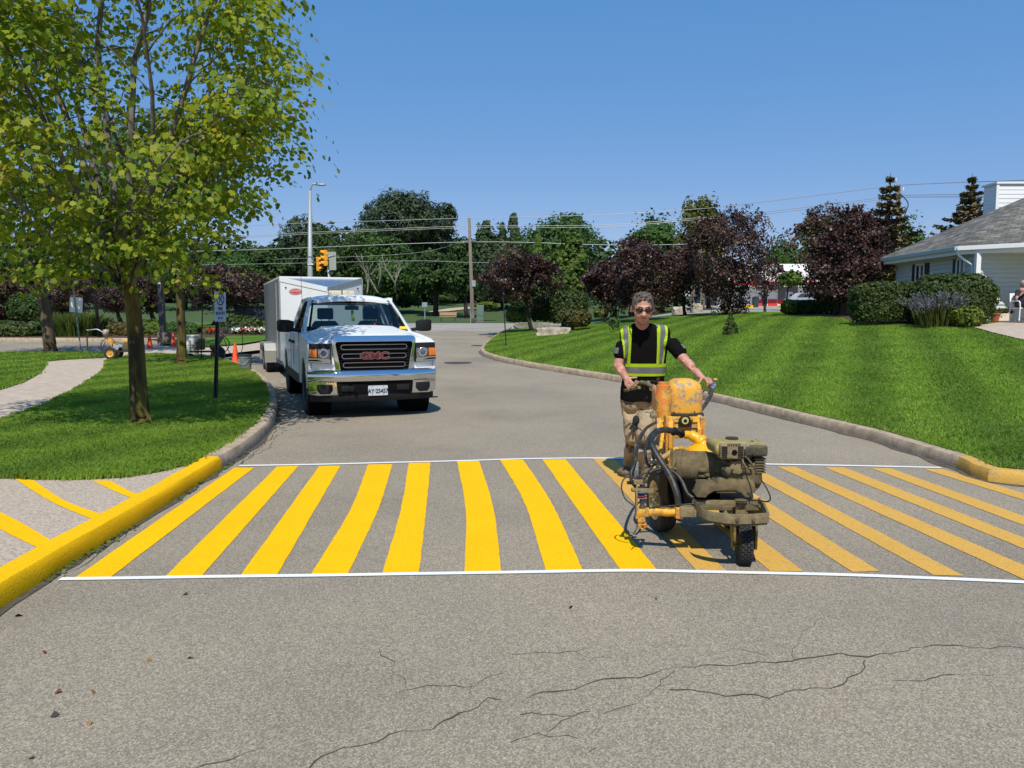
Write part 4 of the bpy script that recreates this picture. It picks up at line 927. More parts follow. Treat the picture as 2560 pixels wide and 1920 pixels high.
def edge_strip(name, m, hwa, w):    # black frit band around the glass
    bm = BM()
    L = [(rows[k][0], rows[k][1]) for k in range(7)]; Rr = [(rows[k][12], rows[k][11]) for k in range(7)]
    for side_ in (L, Rr):
        vs = [(bm.verts.new(Vector(a)+Vector((0,-.004,0))), bm.verts.new(Vector(a).lerp(Vector(b),.30)+Vector((0,-.004,0)))) for a, b in side_]
        for p, q in zip(vs, vs[1:]): bm.faces.new((p[0],q[0],q[1],p[1]))
    for r0, r1, f in ((rows[0],rows[1],.55),(rows[6],rows[5],.45)):
        vs = [(bm.verts.new(Vector(a)+Vector((0,-.004,0))), bm.verts.new(Vector(a).lerp(Vector(b),f)+Vector((0,-.004,0)))) for a, b in zip(r0,r1)]
        for p, q in zip(vs, vs[1:]): bm.faces.new((p[0],q[0],q[1],p[1]))
    return tp(name, bm, m, ws)
edge_strip('windscreen_border', BLKM, 0, 0)
for s in (-1,1):
    bm = BM(); loft(bm, [[(s*.885,.545,1.30),(s*.96,.62,1.30),(s*.955,.80,1.32),(s*.87,.66,1.33)],[(s*.80,1.0,1.62),(s*.845,1.05,1.63),(s*.84,1.16,1.63),(s*.785,1.06,1.64)],[(s*.70,1.38,1.87),(s*.755,1.42,1.88),(s*.75,1.52,1.88),(s*.69,1.42,1.90)]]); tp('windscreen_pillar', bm, CARW, smooth=60)
    for y0, y1 in ((1.73,1.80),(2.52,2.74)):
        bm = BM(); loft(bm, [[(s*.90,y0,1.29),(s*.985,y0,1.29),(s*.985,y1,1.29),(s*.90,y1,1.29)],[(s*.69,y0-.02,1.90),(s*.755,y0-.02,1.89),(s*.755,y1-.06,1.89),(s*.69,y1-.06,1.90)]]); tp('pillar', bm, BLKP if y0 < 2 else CARW)
    bm = BM(); loft(bm, [[(s*.70,1.40,1.86),(s*.765,1.40,1.86),(s*.765,1.40,1.92),(s*.70,1.40,1.93)],[(s*.70,2.66,1.86),(s*.765,2.66,1.86),(s*.765,2.66,1.90),(s*.70,2.66,1.91)]]); tp('roof_rail', bm, CARW)
    for nm, P in (('side_window',[(.78,1.31),(1.73,1.31),(1.71,1.87),(1.44,1.865)]),('side_window',[(1.80,1.31),(2.52,1.31),(2.46,1.87),(1.78,1.87)])):
        bm = BM(); vs = [bm.verts.new((s*(.955-(z-1.31)/.56*.215), y, z)) for y, z in P]; bm.faces.new(vs); tp(nm, bm, GLASS if nm == '' else GLASS_D)
bm = BM(); fr_o = [(-.86,1.28),(.86,1.28),(.71,1.90),(-.71,1.90)]; fr_i = [(-.74,1.36),(.74,1.36),(.64,1.80),(-.64,1.80)]; ring_prism(bm, fr_o, fr_i, 2.64, 2.70); tp('cab_rear', bm, CARW)
bm = BM(); bm.faces.new([bm.verts.new((x,2.67,z)) for x,z in fr_i]); tp('rear_window', bm, GLASS)
bm = BM(); box(bm, (0,2.66,.95), (1.8,.05,.7)); tp('cab_back_wall', bm, BLKP)
# interior
bm = BM(); loft(bm, [[(x,.62,1.29),(x,.80,1.33),(x,1.02,1.30),(x,1.08,1.12),(x,.62,1.10)] for x in (-.86,-.3,.3,.86)]); tp('dashboard', bm, SEATM, smooth=40)
for sx in (-.42,.42):
    bm = BM(); loft(bm, [[(sx-.25*w,y,z),(sx+.25*w,y,z),(sx+.25*w,y+.12,z),(sx-.25*w,y+.12,z)] for y,z,w in ((1.58,.98,1),(1.63,1.2,1.02),(1.70,1.42,.98),(1.73,1.50,.75))]); st = tp('seat', bm, SEATM, bevel=.03)
    bm = BM(); box(bm, (sx,1.74,1.63), (.29,.10,.21)); tp('headrest', bm, SEATM, st, bevel=.035, seg=3)
    bm = BM()
    for q in (-.07,.07): cyl(bm, (sx+q,1.75,1.48), (sx+q,1.75,1.56), .008, n=6)
    tp('headrest_post', bm, CHROME_D, st)
bm = BM(); box(bm, (0,2.35,1.22), (1.5,.14,.34)); tp('rear_bench', bm, SEATM, bevel=.04)
n = 28; bm = BM(); C0 = Vector((.42,1.06,1.30)); pts = [C0 + Vector((.185*math.cos(2*math.pi*k/n), .185*math.sin(2*math.pi*k/n)*.35, .185*math.sin(2*math.pi*k/n)*.93)) for k in range(n+1)]; tube(bm, pts, .016, 6, cap=False); cyl(bm, C0, C0+Vector((0,-.25,-.1)), .03, n=8); bar(bm, C0-Vector((.17,0,0)), C0+Vector((.17,0,0)), .03, .02); tp('steering_wheel', bm, SEATM, smooth=True)
bm = BM(); box(bm, (0,1.30,1.735), (.25,.03,.075)); cyl(bm, (0,1.3,1.74), (0,1.34,1.86), .015, n=6); tp('rear_view_mirror', bm, BLKP, bevel=.012)
bm = BM(); box(bm, (0,1.36,1.82), (.16,.06,.09)); tp('mirror_bracket', bm, BLKP, bevel=.015)
bm = BM(); prism(bm, [(-.012,1.69),(.03,1.69),(.055,1.50),(-.01,1.50)], 1.30, 1.315, 'XZ'); tp('hanging_tag', bm, mat('tag_yellow_green', (0.55,0.65,0.08), .6))
bm = BM(); ell(bm, (.40,1.20,1.40), (.035,.02,.06), 10, 8); tp('red_air_freshener', bm, mat('freshener_red', (0.5,0.03,0.03), .4), smooth=True)
bm = BM(); box(bm, (.79,.60,1.375), (.13,.05,.045), (R_(-25),0,R_(8))); tp('yellow_note', bm, mat('note_yellow', (0.75,0.55,0.03), .7))
for s in (-1,1):
    bm = BM(); tube(bm, [(s*.15,.60,1.335),(s*.66 if s > 0 else -.25,.62,1.345)], .011, 5); tp('wiper', bm, BLKM)
# mirrors
for s in (-1,1):
    bm = BM(); bar(bm, (s*.93,.86,1.33), (s*1.10,.80,1.36), .10, .06); tp('mirror_arm', bm, BLKP, bevel=.012)
    bm = BM(); loft(bm, [[(s*x,.72,1.31-.0),(s*x,.70,1.54),(s*x,.86,1.54),(s*x,.88,1.31)] for x in (1.08,1.36)] if False else [[(s*1.07,.74,1.33),(s*1.07,.73,1.50),(s*1.07,.84,1.50),(s*1.07,.85,1.33)],[(s*1.16,.69,1.315),(s*1.16,.68,1.525),(s*1.16,.86,1.525),(s*1.16,.86,1.315)],[(s*1.30,.70,1.32),(s*1.30,.69,1.53),(s*1.30,.86,1.53),(s*1.30,.86,1.32)],[(s*1.345,.75,1.345),(s*1.345,.745,1.505),(s*1.345,.84,1.505),(s*1.345,.84,1.345)]]); tp('side_mirror', bm, BLKP, smooth=40, bevel=.012)
# beacon bar and whip antenna
bm = BM(); box(bm, (-.02,2.45,2.03), (.50,.2,.10)); bb = tp('beacon_bar', bm, mat('beacon_cream', (0.55,0.50,0.33), .3, coat=.6), bevel=.03, seg=3)
bm = BM(); box(bm, (-.02,2.45,1.955), (.40,.16,.05)); box(bm, (-.02,2.45,2.03), (.02,.205,.105)); tp('beacon_base', bm, BLKP, bb)
bm = BM(); tube(bm, [(-.93,.62,1.30),(-.93,.64,1.75),(-.94,.70,2.40)], [.006,.004,.003], 5); tp('antenna', bm, BLKP)
# wheels
def wheel(parent, x, y, R, wd, s, name='wheel', spokes=True, rimm=None, tread=True, rr=.58):
    w = thing(name, None, None) if False else None
    bm = BM(); h = wd/2
    lathe(bm, [(R*rr,-h*.85),(R*.80,-h),(R*.95,-h*.93),(R,-h*.72),(R*.988,-h*.4),(R,-h*.36),(R,h*.36),(R*.988,h*.4),(R,h*.72),(R*.95,h*.93),(R*.80,h),(R*rr,h*.85)], axis='X', o=(x,y,R), n=44, cap=False)
    o = fin(name, bm, RUB, parent, smooth=32)
    bm = BM(); e = s*h*.55
    lathe(bm, [(.01,e*.9),(R*.16,e*1.1),(R*.2,e*.8),(R*.40,e*.55),(R*.50,e*.7),(R*.57,e*1.35),(R*rr+.012,e*1.6),(R*rr+.008,-e*1.5),(.01,-e*1.5)], axis='X', o=(x,y,R), n=32)
    fin('rim', bm, rimm or STEELW, o, smooth=32)
    bm = BM()
    for k in range(8):
        a = 2*math.pi*k/8; cyl(bm, (x+e*.55,y+R*.45*math.cos(a),R+R*.45*math.sin(a)), (x+e*.72,y+R*.45*math.cos(a),R+R*.45*math.sin(a)), R*.055, n=8)
    fin('rim_hole', bm, BLKM, o); return o
for s in (-1,1):
    for y in (0,3.66): wheel(truck, s*.865, y, .40, .265, s)
# ================================================================== ENCLOSED TRAILER
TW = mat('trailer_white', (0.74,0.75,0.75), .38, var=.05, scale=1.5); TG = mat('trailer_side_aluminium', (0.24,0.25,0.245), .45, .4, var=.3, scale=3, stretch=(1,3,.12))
RY = R_(22); TL = Vector((-4.72, 19.2, RZ(19.2)))
tr = thing('enclosed_trailer', 'white V-nosed cargo trailer with galvanised fenders parked behind the truck', 'trailer', TL, RY)
W = 1.0; L0, L1 = 0.0, 4.9; Z0, Z1 = .42, 2.44; NS = -.95; ZN = 2.17
bm = BM(); v = lambda *p: bm.verts.new(p)
for s in (-1,1):
    f = [v(s*W,L0,Z0), v(s*W,L0,Z1), v(0,NS,ZN), v(0,NS,Z0)]; bm.faces.new(f if s > 0 else f[::-1])
fin('nose', bm, TW, tr, norm=False)
bm = BM(); prism(bm, [(-W,L0),(0,NS),(W,L0)], Z0-.1, Z0, 'XY'); box(bm, (0,(L0+L1)/2,Z0-.05), (2*W,L1-L0,.1)); fin('chassis', bm, DGREY, tr)
bm = BM(); bm.faces.new([bm.verts.new(p) for p in ((-W,L0,Z1),(0,NS,ZN),(W,L0,Z1))]); fin('nose_roof', bm, mat('trailer_roof_metal', (0.45,0.47,0.50), .22, .85), tr)
bm = BM(); box(bm, (0,(L0+L1)/2,Z1+.01), (2*W,L1-L0,.05)); fin('roof', bm, TW, tr)
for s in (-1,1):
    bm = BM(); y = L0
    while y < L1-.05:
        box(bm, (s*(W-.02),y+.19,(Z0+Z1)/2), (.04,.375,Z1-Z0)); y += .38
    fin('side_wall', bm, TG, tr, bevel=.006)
    bm = BM(); box(bm, (s*(W+.004),L0+.03,(Z0+Z1)/2), (.03,.10,Z1-Z0)); fin('corner_trim', bm, GALV, tr)
    bm = BM(); bar(bm, (s*W,L0,Z1-.03), (0,NS-.0,ZN-.03), .03, .11); fin('nose_trim', bm, TW if s < 0 else GALV, tr)
    bm = BM(); box(bm, (s*(W+.012),L0+.85,1.4), (.02,.05,1.9)); fin('door_bar', bm, GALV, tr)
    bm = BM(); prism(bm, [(1.45,.30),(1.45,.62),(1.62,.80),(3.10,.80),(3.27,.62),(3.27,.30),(3.20,.30),(3.20,.60),(3.08,.73),(1.64,.73),(1.52,.60),(1.52,.30)], s*(W-.02), s*(W+.28), 'YZ'); fin('fender', bm, mat('galvanised_fender', (0.56,0.54,0.48), .35, .7), tr, bevel=.006)
    bm = BM(); prism(bm, [(1.45,.45),(1.45,.62),(1.62,.80),(1.62,.45)], s*(W+.27), s*(W+.285), 'YZ'); fin('fender_skirt', bm, bpy.data.materials['galvanised_fender'], tr)
    for y in (1.95,2.78): wheel(tr, s*(W+.13), y, .335, .20, s)
    bm = BM(); ell(bm, (s*.87,L0-.14,2.2), (.02,.02,.02), 8, 6); fin('marker_light', bm, BLKP, tr)
bm = BM(); box(bm, (0,L1-.02,(Z0+Z1)/2), (2*W,.05,Z1-Z0)); fin('rear_door', bm, TW, tr)
nd_ = Vector((W,NS,0)); ln = math.hypot(W, NS-0)
ang = math.atan2(NS-L0, 0+W)   # left nose panel from (-W,L0) to (0,NS)
MO = Matrix.Translation((-W*.66, L0+NS*.34, 2.10)) @ Matrix.Rotation(ang, 4, 'Z') @ Matrix.Rotation(math.pi/2, 4, 'X')
bm = BM(); n = 32
for rr_, zz, mm in ((1.0,.006,None),):
    vs = [bm.verts.new(MO@Vector((.19*math.cos(2*math.pi*k/n), .075*math.sin(2*math.pi*k/n), .008))) for k in range(n)]; bm.faces.new(vs)
em = fin('oval_emblem', bm, mat('emblem_red', (0.55,0.04,0.04), .5), tr)
bm = BM(); a_ = [(.172,.062),(.158,.052)]
vs = [(bm.verts.new(MO@Vector((.172*math.cos(2*math.pi*k/n), .062*math.sin(2*math.pi*k/n), .011))), bm.verts.new(MO@Vector((.163*math.cos(2*math.pi*k/n), .055*math.sin(2*math.pi*k/n), .011)))) for k in range(n)]
for k in range(n): bm.faces.new((vs[k][0], vs[(k+1)%n][0], vs[(k+1)%n][1], vs[k][1]))
fin('emblem_ring', bm, TW, em)
text_mesh('ACTION', .062, MO @ Matrix.Translation((0,.008,.011)), TW, 'emblem_text', em, ext=.001, xs=1.05)
bm = BM(); bar(bm, (-.75,L0+.1,.36), (0,NS-.85,.45), .07, .1); bar(bm, (.75,L0+.1,.36), (0,NS-.85,.45), .07, .1); fin('drawbar', bm, DGREY, tr)
# ================================================================== WALK-BEHIND STRIPING MACHINE in front of the worker
def dirty(name, col, dirt, rough=.6, lo=.42, hi=.56, scale=9, bump=.35, third=None, t3=.56):
    """old paint with chips and dried paint splashes over it"""
    m, nt, b = mat_new(name); tc = nd(nt,'ShaderNodeTexCoord'); o = tc.outputs['Object']
    n = nd(nt,'ShaderNodeTexNoise',Scale=scale,Detail=8.0,Roughness=.7); nt.links.new(o, n.inputs['Vector']); r = ramp(nt, [(lo,dirt),(hi,col)]); nt.links.new(n.outputs['Fac'], r.inputs[0]); out = r.outputs[0]
    if third:
        n3 = nd(nt,'ShaderNodeTexNoise',Scale=scale*.8,Detail=7.0,Roughness=.7); mp = nd(nt,'ShaderNodeMapping'); mp.inputs['Location'].default_value = (3,7,1); nt.links.new(o, mp.inputs[0]); nt.links.new(mp.outputs[0], n3.inputs['Vector'])
        r3 = ramp(nt, [(t3,(0,0,0)),(t3+.03,(1,1,1))]); nt.links.new(n3.outputs['Fac'], r3.inputs[0])
        mx = nd(nt,'ShaderNodeMix',data_type='RGBA'); nt.links.new(r3.outputs[0], mx.inputs[0]); nt.links.new(out, mx.inputs[6]); mx.inputs[7].default_value = c4(third); out = mx.outputs[2]
    nt.links.new(out, b.inputs['Base Color']); b.inputs['Roughness'].default_value = rough
    n2 = nd(nt,'ShaderNodeTexNoise',Scale=scale*4,Detail=5.0); nt.links.new(o, n2.inputs['Vector']); bp = nd(nt,'ShaderNodeBump',Strength=bump,Distance=.006); nt.links.new(n2.outputs['Fac'], bp.inputs['Height']); nt.links.new(bp.outputs[0], b.inputs['Normal'])
    return m
DY = dirty('paint_caked_yellow', (.70,.36,.02), (.44,.21,.03), scale=16, third=(.30,.22,.08))
DYG = dirty('paint_chipped_yellow', (.70,.35,.03), (.26,.23,.18), lo=.43, hi=.50, scale=14, third=(.66,.20,.04), t3=.61)
DOR = dirty('orange_paint_drips', (.60,.17,.03), (.55,.32,.03), scale=14, third=(.22,.17,.06))
DBR = dirty('dust_caked_metal', (.155,.115,.052), (.085,.063,.03), rough=.9, scale=22, bump=.6, lo=.36, hi=.62)
DBRL = dirty('light_dust_metal', (.25,.195,.10), (.15,.115,.058), rough=.85, scale=24, bump=.6, lo=.36, hi=.62)
DOL = dirty('dusty_engine_shroud', (.34,.27,.10), (.22,.17,.065), rough=.85, scale=20, lo=.36, hi=.62)
DGR = dirty('dust_on_black', (.045,.038,.026), (.018,.016,.013), rough=.8, scale=10)
HOSE = dirty('black_hose', (.026,.026,.025), (.012,.012,.012), rough=.5, scale=20, third=(.05,.045,.03))
FRESH = mat('wet_yellow_paint', (0.80,0.40,0.008), .35, var=.15, scale=14, bump=.5, bscale=30)
RIMC = dirty('cream_rim', (.50,.42,.22), (.28,.22,.10), rough=.5)
MR = Vector((1.35, 5.55, 0.0)); RQ = .0
mc = thing('line_striping_machine', 'paint-caked yellow line striping machine the worker is pushing', 'striping machine', MR)
def mp_(name, bm, m, parent=mc, smooth=40, bevel=0, seg=2): return fin(name, bm, m, parent, smooth=smooth, bevel=bevel, seg=seg, world=True)
def zp(x, y, Y): return at(1500+x*.3075, 910+y*.3075, Y)      # enlarged-view coordinates of the photograph
AX = Vector((.09,-1,0)).normalized(); SX = Vector((1,.09,0)).normalized()   # machine forward, machine left-to-right as seen
# --- drive wheels
def mwheel(c, R, wd, name='wheel', parent=mc, rim=RIMC, rr=.60, knob=False, off=0.0, turn=0.0):
    bm = BM(); h = wd/2
    lathe(bm, [(R*rr,-h*.8),(R*.80,-h),(R*.93,-h*.92),(R*.985,-h*.62),(R*.972,-h*.5),(R*.995,-h*.44),(R*.998,-h*.1),(R*.98,-h*.04),(R*.98,h*.04),(R*.998,h*.1),(R*.995,h*.44),(R*.972,h*.5),(R*.985,h*.62),(R*.93,h*.92),(R*.80,h),(R*rr,h*.8)], axis='X', n=48, cap=False)
    if knob:
        for k in range(26):
            a = 2*math.pi*k/26
            for sx in (-.6,-.2,.2,.6):
                aa = a + (.12 if sx in (-.2,.6) else 0); box(bm, (sx*h, math.cos(aa)*R*.99, math.sin(aa)*R*.99), (h*.34,.022,.016), (aa,0,0) if False else Euler((aa-math.pi/2,0,0)).to_matrix())
    M = Matrix.Translation(c) @ Matrix.Rotation(.09+turn,4,'Z')
    for v in bm.verts: v.co = M @ v.co
    o = fin(name, bm, RUB, parent, smooth=30, world=True)
    bm = BM(); lathe(bm, [(.01,-h*.75),(R*.13,-h*.75),(R*.14,-h*.45),(R*.30,-h*.30),(R*.42,-h*.35),(R*.50,-h*.75),(R*rr+.006,-h*.95),(R*rr+.004,h*.9),(.01,h*.9)], axis='X', n=36)
    for v in bm.verts: v.co = M @ v.co
    rm = fin('rim', bm, rim, o, smooth=30, world=True)
    bm = BM()
    for k in range(5): a = 2*math.pi*k/5; cyl(bm, M@Vector((-h*.38,R*.27*math.cos(a),R*.27*math.sin(a))), M@Vector((-h*.62,R*.27*math.cos(a),R*.27*math.sin(a))), .011, n=6)
    cyl(bm, M@Vector((-h*.5,0,0)), M@Vector((-h*1.25,0,0)), R*.085, n=10); fin('wheel_nut', bm, DBRL, rm, world=True)
    return o
RW = .232; wc = Vector((1.115, 5.63, RW)); mwheel(wc, RW, .125)
lw = wc + SX*.56; mwheel(lw, RW, .125)
bm = BM(); cyl(bm, wc, lw, .022, n=10); mp_('axle', bm, DGR)
# --- frame rails and front
FZ = .315
bm = BM()
for s in (-.17,.17):
    b0 = wc.lerp(lw,.5)+SX*s; bar(bm, Vector((b0.x,b0.y,FZ-.02))-AX*.62, Vector((b0.x,b0.y,FZ-.02))+AX*.62, .045, .05)
mp_('frame_rail', bm, DBR, bevel=.005)
bm = BM(); bar(bm, zp(752,1135,5.02), zp(1290,1128,5.06), .045, .05); mp_('cross_bar', bm, DBRL, bevel=.006)
bm = BM()   # bowed front bumper: flat steel on edge
P = [zp(760,1120,5.02), zp(800,1180,4.86), zp(850,1225,4.74), zp(960,1248,4.66), zp(1080,1262,4.62), zp(1230,1262,4.62), zp(1366,1252,4.66)]; P = curve_pts(P,5)
Q = [zp(1366,1252,4.66), zp(1340,1190,4.84), zp(1295,1125,5.04)]; Q = curve_pts(Q,4)
loft(bm, [[p+Vector((0,0,.030)), p+Vector((0,.014,.030)), p+Vector((0,.014,-.030)), p+Vector((0,0,-.030))] for p in P]); mp_('front_bumper', bm, DBRL, bevel=.003)
bm = BM(); loft(bm, [[p+Vector((-.007,0,.034)), p+Vector((.007,0,.034)), p+Vector((.007,0,-.034)), p+Vector((-.007,0,-.034))] for p in Q]); mp_('bumper_side', bm, DBRL)
bm = BM(); loft(bm, [[p+Vector((0,.01,-.034)), p+Vector((0,.10,-.034)), p+Vector((0,.10,-.044)), p+Vector((0,.01,-.044))] for p in P[8:]]); mp_('bumper_plate', bm, DBR)
for x in (1118,1252):
    c = zp(x,1262,4.615); bm = BM(); cyl(bm, c+Vector((0,-.012,0)), c+Vector((0,.02,0)), .013, n=6); mp_('bolt', bm, DBR)
c = zp(1292,1178,4.95); bm = BM(); prism(bm, [(c.x-.02,c.z-.03),(c.x+.02,c.z-.03),(c.x+.018,c.z+.02),(c.x,c.z+.036),(c.x-.018,c.z+.02)], c.y-.006, c.y+.006, 'XZ'); mp_('lug', bm, DBR)
c = zp(1145,1180,4.86); bm = BM(); cyl(bm, c-Vector((0,0,.06)), c+Vector((0,0,.05)), .034, n=14); cyl(bm, c+Vector((0,0,.05)), c+Vector((0,0,.06)), .04, n=14); mp_('swivel_tube', bm, DBR)
# --- front caster
FW = .128; fc = Vector((1.50, 4.86, FW)); cw = mwheel(fc, FW, .088, 'caster_wheel', rim=DBR, rr=.52, knob=True, turn=-.22)
bm = BM()
for s in (-1,1):
    o_ = Matrix.Rotation(-.13,3,'Z') @ Vector((s*.068,0,0)); 
    loft(bm, [[fc+o_+Vector((-.007,d0,z)), fc+o_+Vector((.007,d0,z)), fc+o_+Vector((.007,d1,z)), fc+o_+Vector((-.007,d1,z))] for d0,d1,z in ((-.02,.02,-.03),(-.028,.028,0),(-.03,.04,.06),(-.03,.07,.125))])
box(bm, fc+Vector((0,.03,.135)), (.17,.12,.014)); cyl(bm, fc+Vector((0,.03,.135)), fc+Vector((0,.04,.2)), .03, n=12); cyl(bm, fc+Vector((-.08,-.01,0)), fc+Vector((.08,.01,0)), .012, n=8); mp_('caster_fork', bm, dirty('caster_yellow', (.36,.24,.03), (.13,.10,.035), .8))
# --- arched engine mount
bm = BM(); P = [(785,1085),(800,1060),(825,1000),(850,982),(1060,978),(1150,985),(1195,1060),(1222,1085),(1180,1088),(1150,1050),(1100,1030),(1020,1030),(930,1035),(885,1060),(860,1090)]
A = [zp(x,y,4.97) for x,y in P]; B = [a+Vector((.02,.36,0)) for a in A]; va = [bm.verts.new(a) for a in A]; vb = [bm.verts.new(b) for b in B]; bm.faces.new(va); bm.faces.new(vb[::-1])
for k in range(len(va)): l = (k+1)%len(va); bm.faces.new((va[k],vb[k],vb[l],va[l]))
mp_('engine_mount', bm, DBR, bevel=.008)
bm = BM(); c = zp(1000,1110,5.15); box(bm, c, (.42,.45,.02)); mp_('deck_plate', bm, DBR)
# --- engine
E = lambda x, y, Y=5.08: zp(x, y, Y)
en = BM(); c = E(1130,860,5.13); box(en, c, (.24,.26,.16)); eng = mp_('engine_block', en, DBR, bevel=.03, seg=3)
bm = BM(); c = E(1065,950,5.10); loft(bm, [[c+Vector((x*w,y*w*.9,z)) for x,y in ((-.13,-.13),(.13,-.13),(.13,.13),(-.13,.13))] for z,w in ((-.06,1.05),(.0,1),(.04,.85))]); mp_('crankcase', bm, DBR, bevel=.02)
bm = BM(); a = E(930,640); b_ = E(1190,690); tk = (a+b_)/2   # fuel tank on top
loft(bm, [[Vector((tk.x-.125*w,tk.y+.02-.12*w,tk.z+z)),Vector((tk.x+.115*w,tk.y+.02-.12*w,tk.z+z)),Vector((tk.x+.115*w,tk.y+.02+.14*w,tk.z+z)),Vector((tk.x-.125*w,tk.y+.02+.14*w,tk.z+z))] for z,w in ((-.05,.92),(-.015,1.0),(.018,1.0),(.038,.8))]); ft = mp_('fuel_tank', bm, DOL, bevel=.022, seg=3)
c = E(1072,612,5.12); bm = BM(); lathe(bm, [(.001,.016),(.04,.014),(.043,.004),(.043,-.012),(.03,-.02)], o=c, n=20); fin('fuel_cap', bm, DGR, ft, smooth=30, world=True)
c = E(1060,705,4.99); bm = BM(); box(bm, c, (.155,.10,.098)); mf = mp_('muffler_guard', bm, DBRL, bevel=.014, seg=3)
bm = BM()
for k in range(7):
    for s in (-1,1): box(bm, c+Vector((s*.052,-.051,-.035+.0115*k)), (.036,.006,.005))
for k in range(8): box(bm, c+Vector((-.03+.011*k,-.046,.044)), (.005,.012,.014))
cyl(bm, c+Vector((.012,-.055,-.002)), c+Vector((.012,-.04,-.002)), .018, n=12); fin('exhaust_slot', bm, BLKM, mf, world=True)
c = E(1238,690,5.05); bm = BM(); box(bm, c, (.155,.17,.075)); af = mp_('air_filter_cover', bm, dirty('olive_black_plastic', (.10,.085,.045), (.035,.03,.018), .7), bevel=.018, seg=3)
c2 = E(1238,645,5.05); bm = BM(); box(bm, c2, (.13,.14,.02)); cyl(bm, c2, c2+Vector((0,0,.02)), .012, n=8); fin('filter_lid', bm, DOL, af, bevel=.008, world=True)
c = E(1283,815,5.05); bm = BM()
for k in range(6): box(bm, c+Vector((0,0,-.045+.018*k)), (.07,.12,.008))
box(bm, c+Vector((-.01,.01,0)), (.05,.1,.10)); mp_('cylinder_fins', bm, DBR)
bm = BM(); P3 = [E(x,y,4.97) for x,y in ((1055,850),(1082,792),(1150,778),(1192,818),(1182,872),(1132,898),(1075,890))]; va = [bm.verts.new(q) for q in P3]; vb = [bm.verts.new(q+Vector((0,.10,0))) for q in P3]; bm.faces.new(va); bm.faces.new(vb[::-1])
for k in range(7): l = (k+1)%7; bm.faces.new((va[k],vb[k],vb[l],va[l]))
vc = mp_('valve_cover', bm, DBRL, bevel=.010, smooth=30)
for x, y in ((1075,862),(1100,800),(1170,812),(1165,872)):
    bm = BM(); q = E(x,y,4.968); cyl(bm, q, q+Vector((0,-.008,0)), .007, n=6); fin('cover_bolt', bm, DGR, vc, world=True)
bm = BM(); q = E(1205,770,4.98); cyl(bm, q, q+Vector((.03,-.02,.03)), .014, .011, 10); mp_('spark_plug_cap', bm, DGR)
bm = BM(); q = E(1005,705,5.0); bar(bm, q, q+Vector((0,.02,-.05)), .03, .012); tube(bm, [E(985,790,5.0),E(1000,850,4.99),E(1040,900,4.98)], .008, 6); mp_('linkage', bm, DGR)
bm = BM(); box(bm, E(1178,672,4.97), (.05,.004,.03)); mp_('rating_label', bm, mat('worn_label', (.42,.40,.33), .6, col2=(.12,.10,.08), scale=60))
c = E(1030,865,5.02); bm = BM(); ell(bm, c, (.035,.05,.04), 12, 8); mp_('carburettor', bm, DBR)
bm = BM(); c = E(1190,930,5.08); lathe(bm, [(.01,-.05),(.085,-.05),(.10,-.02),(.10,.04),(.06,.06),(.01,.06)], axis='Y', o=c, n=24); mp_('recoil_housing', bm, DBR, smooth=30)
bm = BM(); tube(bm, curve_pts([E(1150,740,4.97),E(1165,800,4.94),E(1185,835,4.96),E(1240,850,4.97),E(1225,800,4.97),E(1180,750,4.96)],5), .006, 6); mp_('fuel_line', bm, DBRL, smooth=True)
bm = BM(); tube(bm, [E(1265,612,5.1),E(1318,640,5.05)], .002, 5); mp_('wire_end', bm, DGR)
bm = BM(); tube(bm, curve_pts([E(1185,750,4.96),E(1250,840,4.9),E(1310,940,4.84),E(1360,1020,4.8),E(1385,1090,4.8),E(1360,1120,4.84),E(1290,1110,4.9),E(1190,1115,4.98),E(1140,1140,4.95)],6), .0045, 6); mp_('throttle_cable', bm, DGR, smooth=True)
# --- pump / hydraulic motor drum
a = zp(590,830,5.34); b_ = zp(965,845,5.22); d = (b_-a).normalized(); bm = BM(); pts = [a, a+d*.02, a+d*.075, a+d*.08, a+d*.22, a+d*.33, a+d*.40]
tube(bm, pts, [.105,.122,.122,.112,.112,.100,.085], 28); mp_('pump_drum', bm, DBR, smooth=35)
bm = BM(); tube(bm, [a-d*.004,a+d*.05], [.127,.127], 28); tube(bm, [a+d*.215,a+d*.23], [.116,.116], 28); mp_('drum_flange', bm, dirty('drum_yellow_smear', (.30,.19,.05), (.10,.075,.035), .85), smooth=35)
bm = BM(); r_ = random.Random(4)
for k in range(26):
    q = zp(900+r_.uniform(-70,100), 905+r_.uniform(-45,55), 5.16+r_.uniform(-.03,.05)); ell(bm, q, (r_.uniform(.012,.035),.03,r_.uniform(.01,.03)), 7, 5)
mp_('caked_dirt', bm, DBR)
bm = BM(); box(bm, zp(720,1010,5.30), (.36,.30,.16)); mp_('under_frame', bm, BLKM)
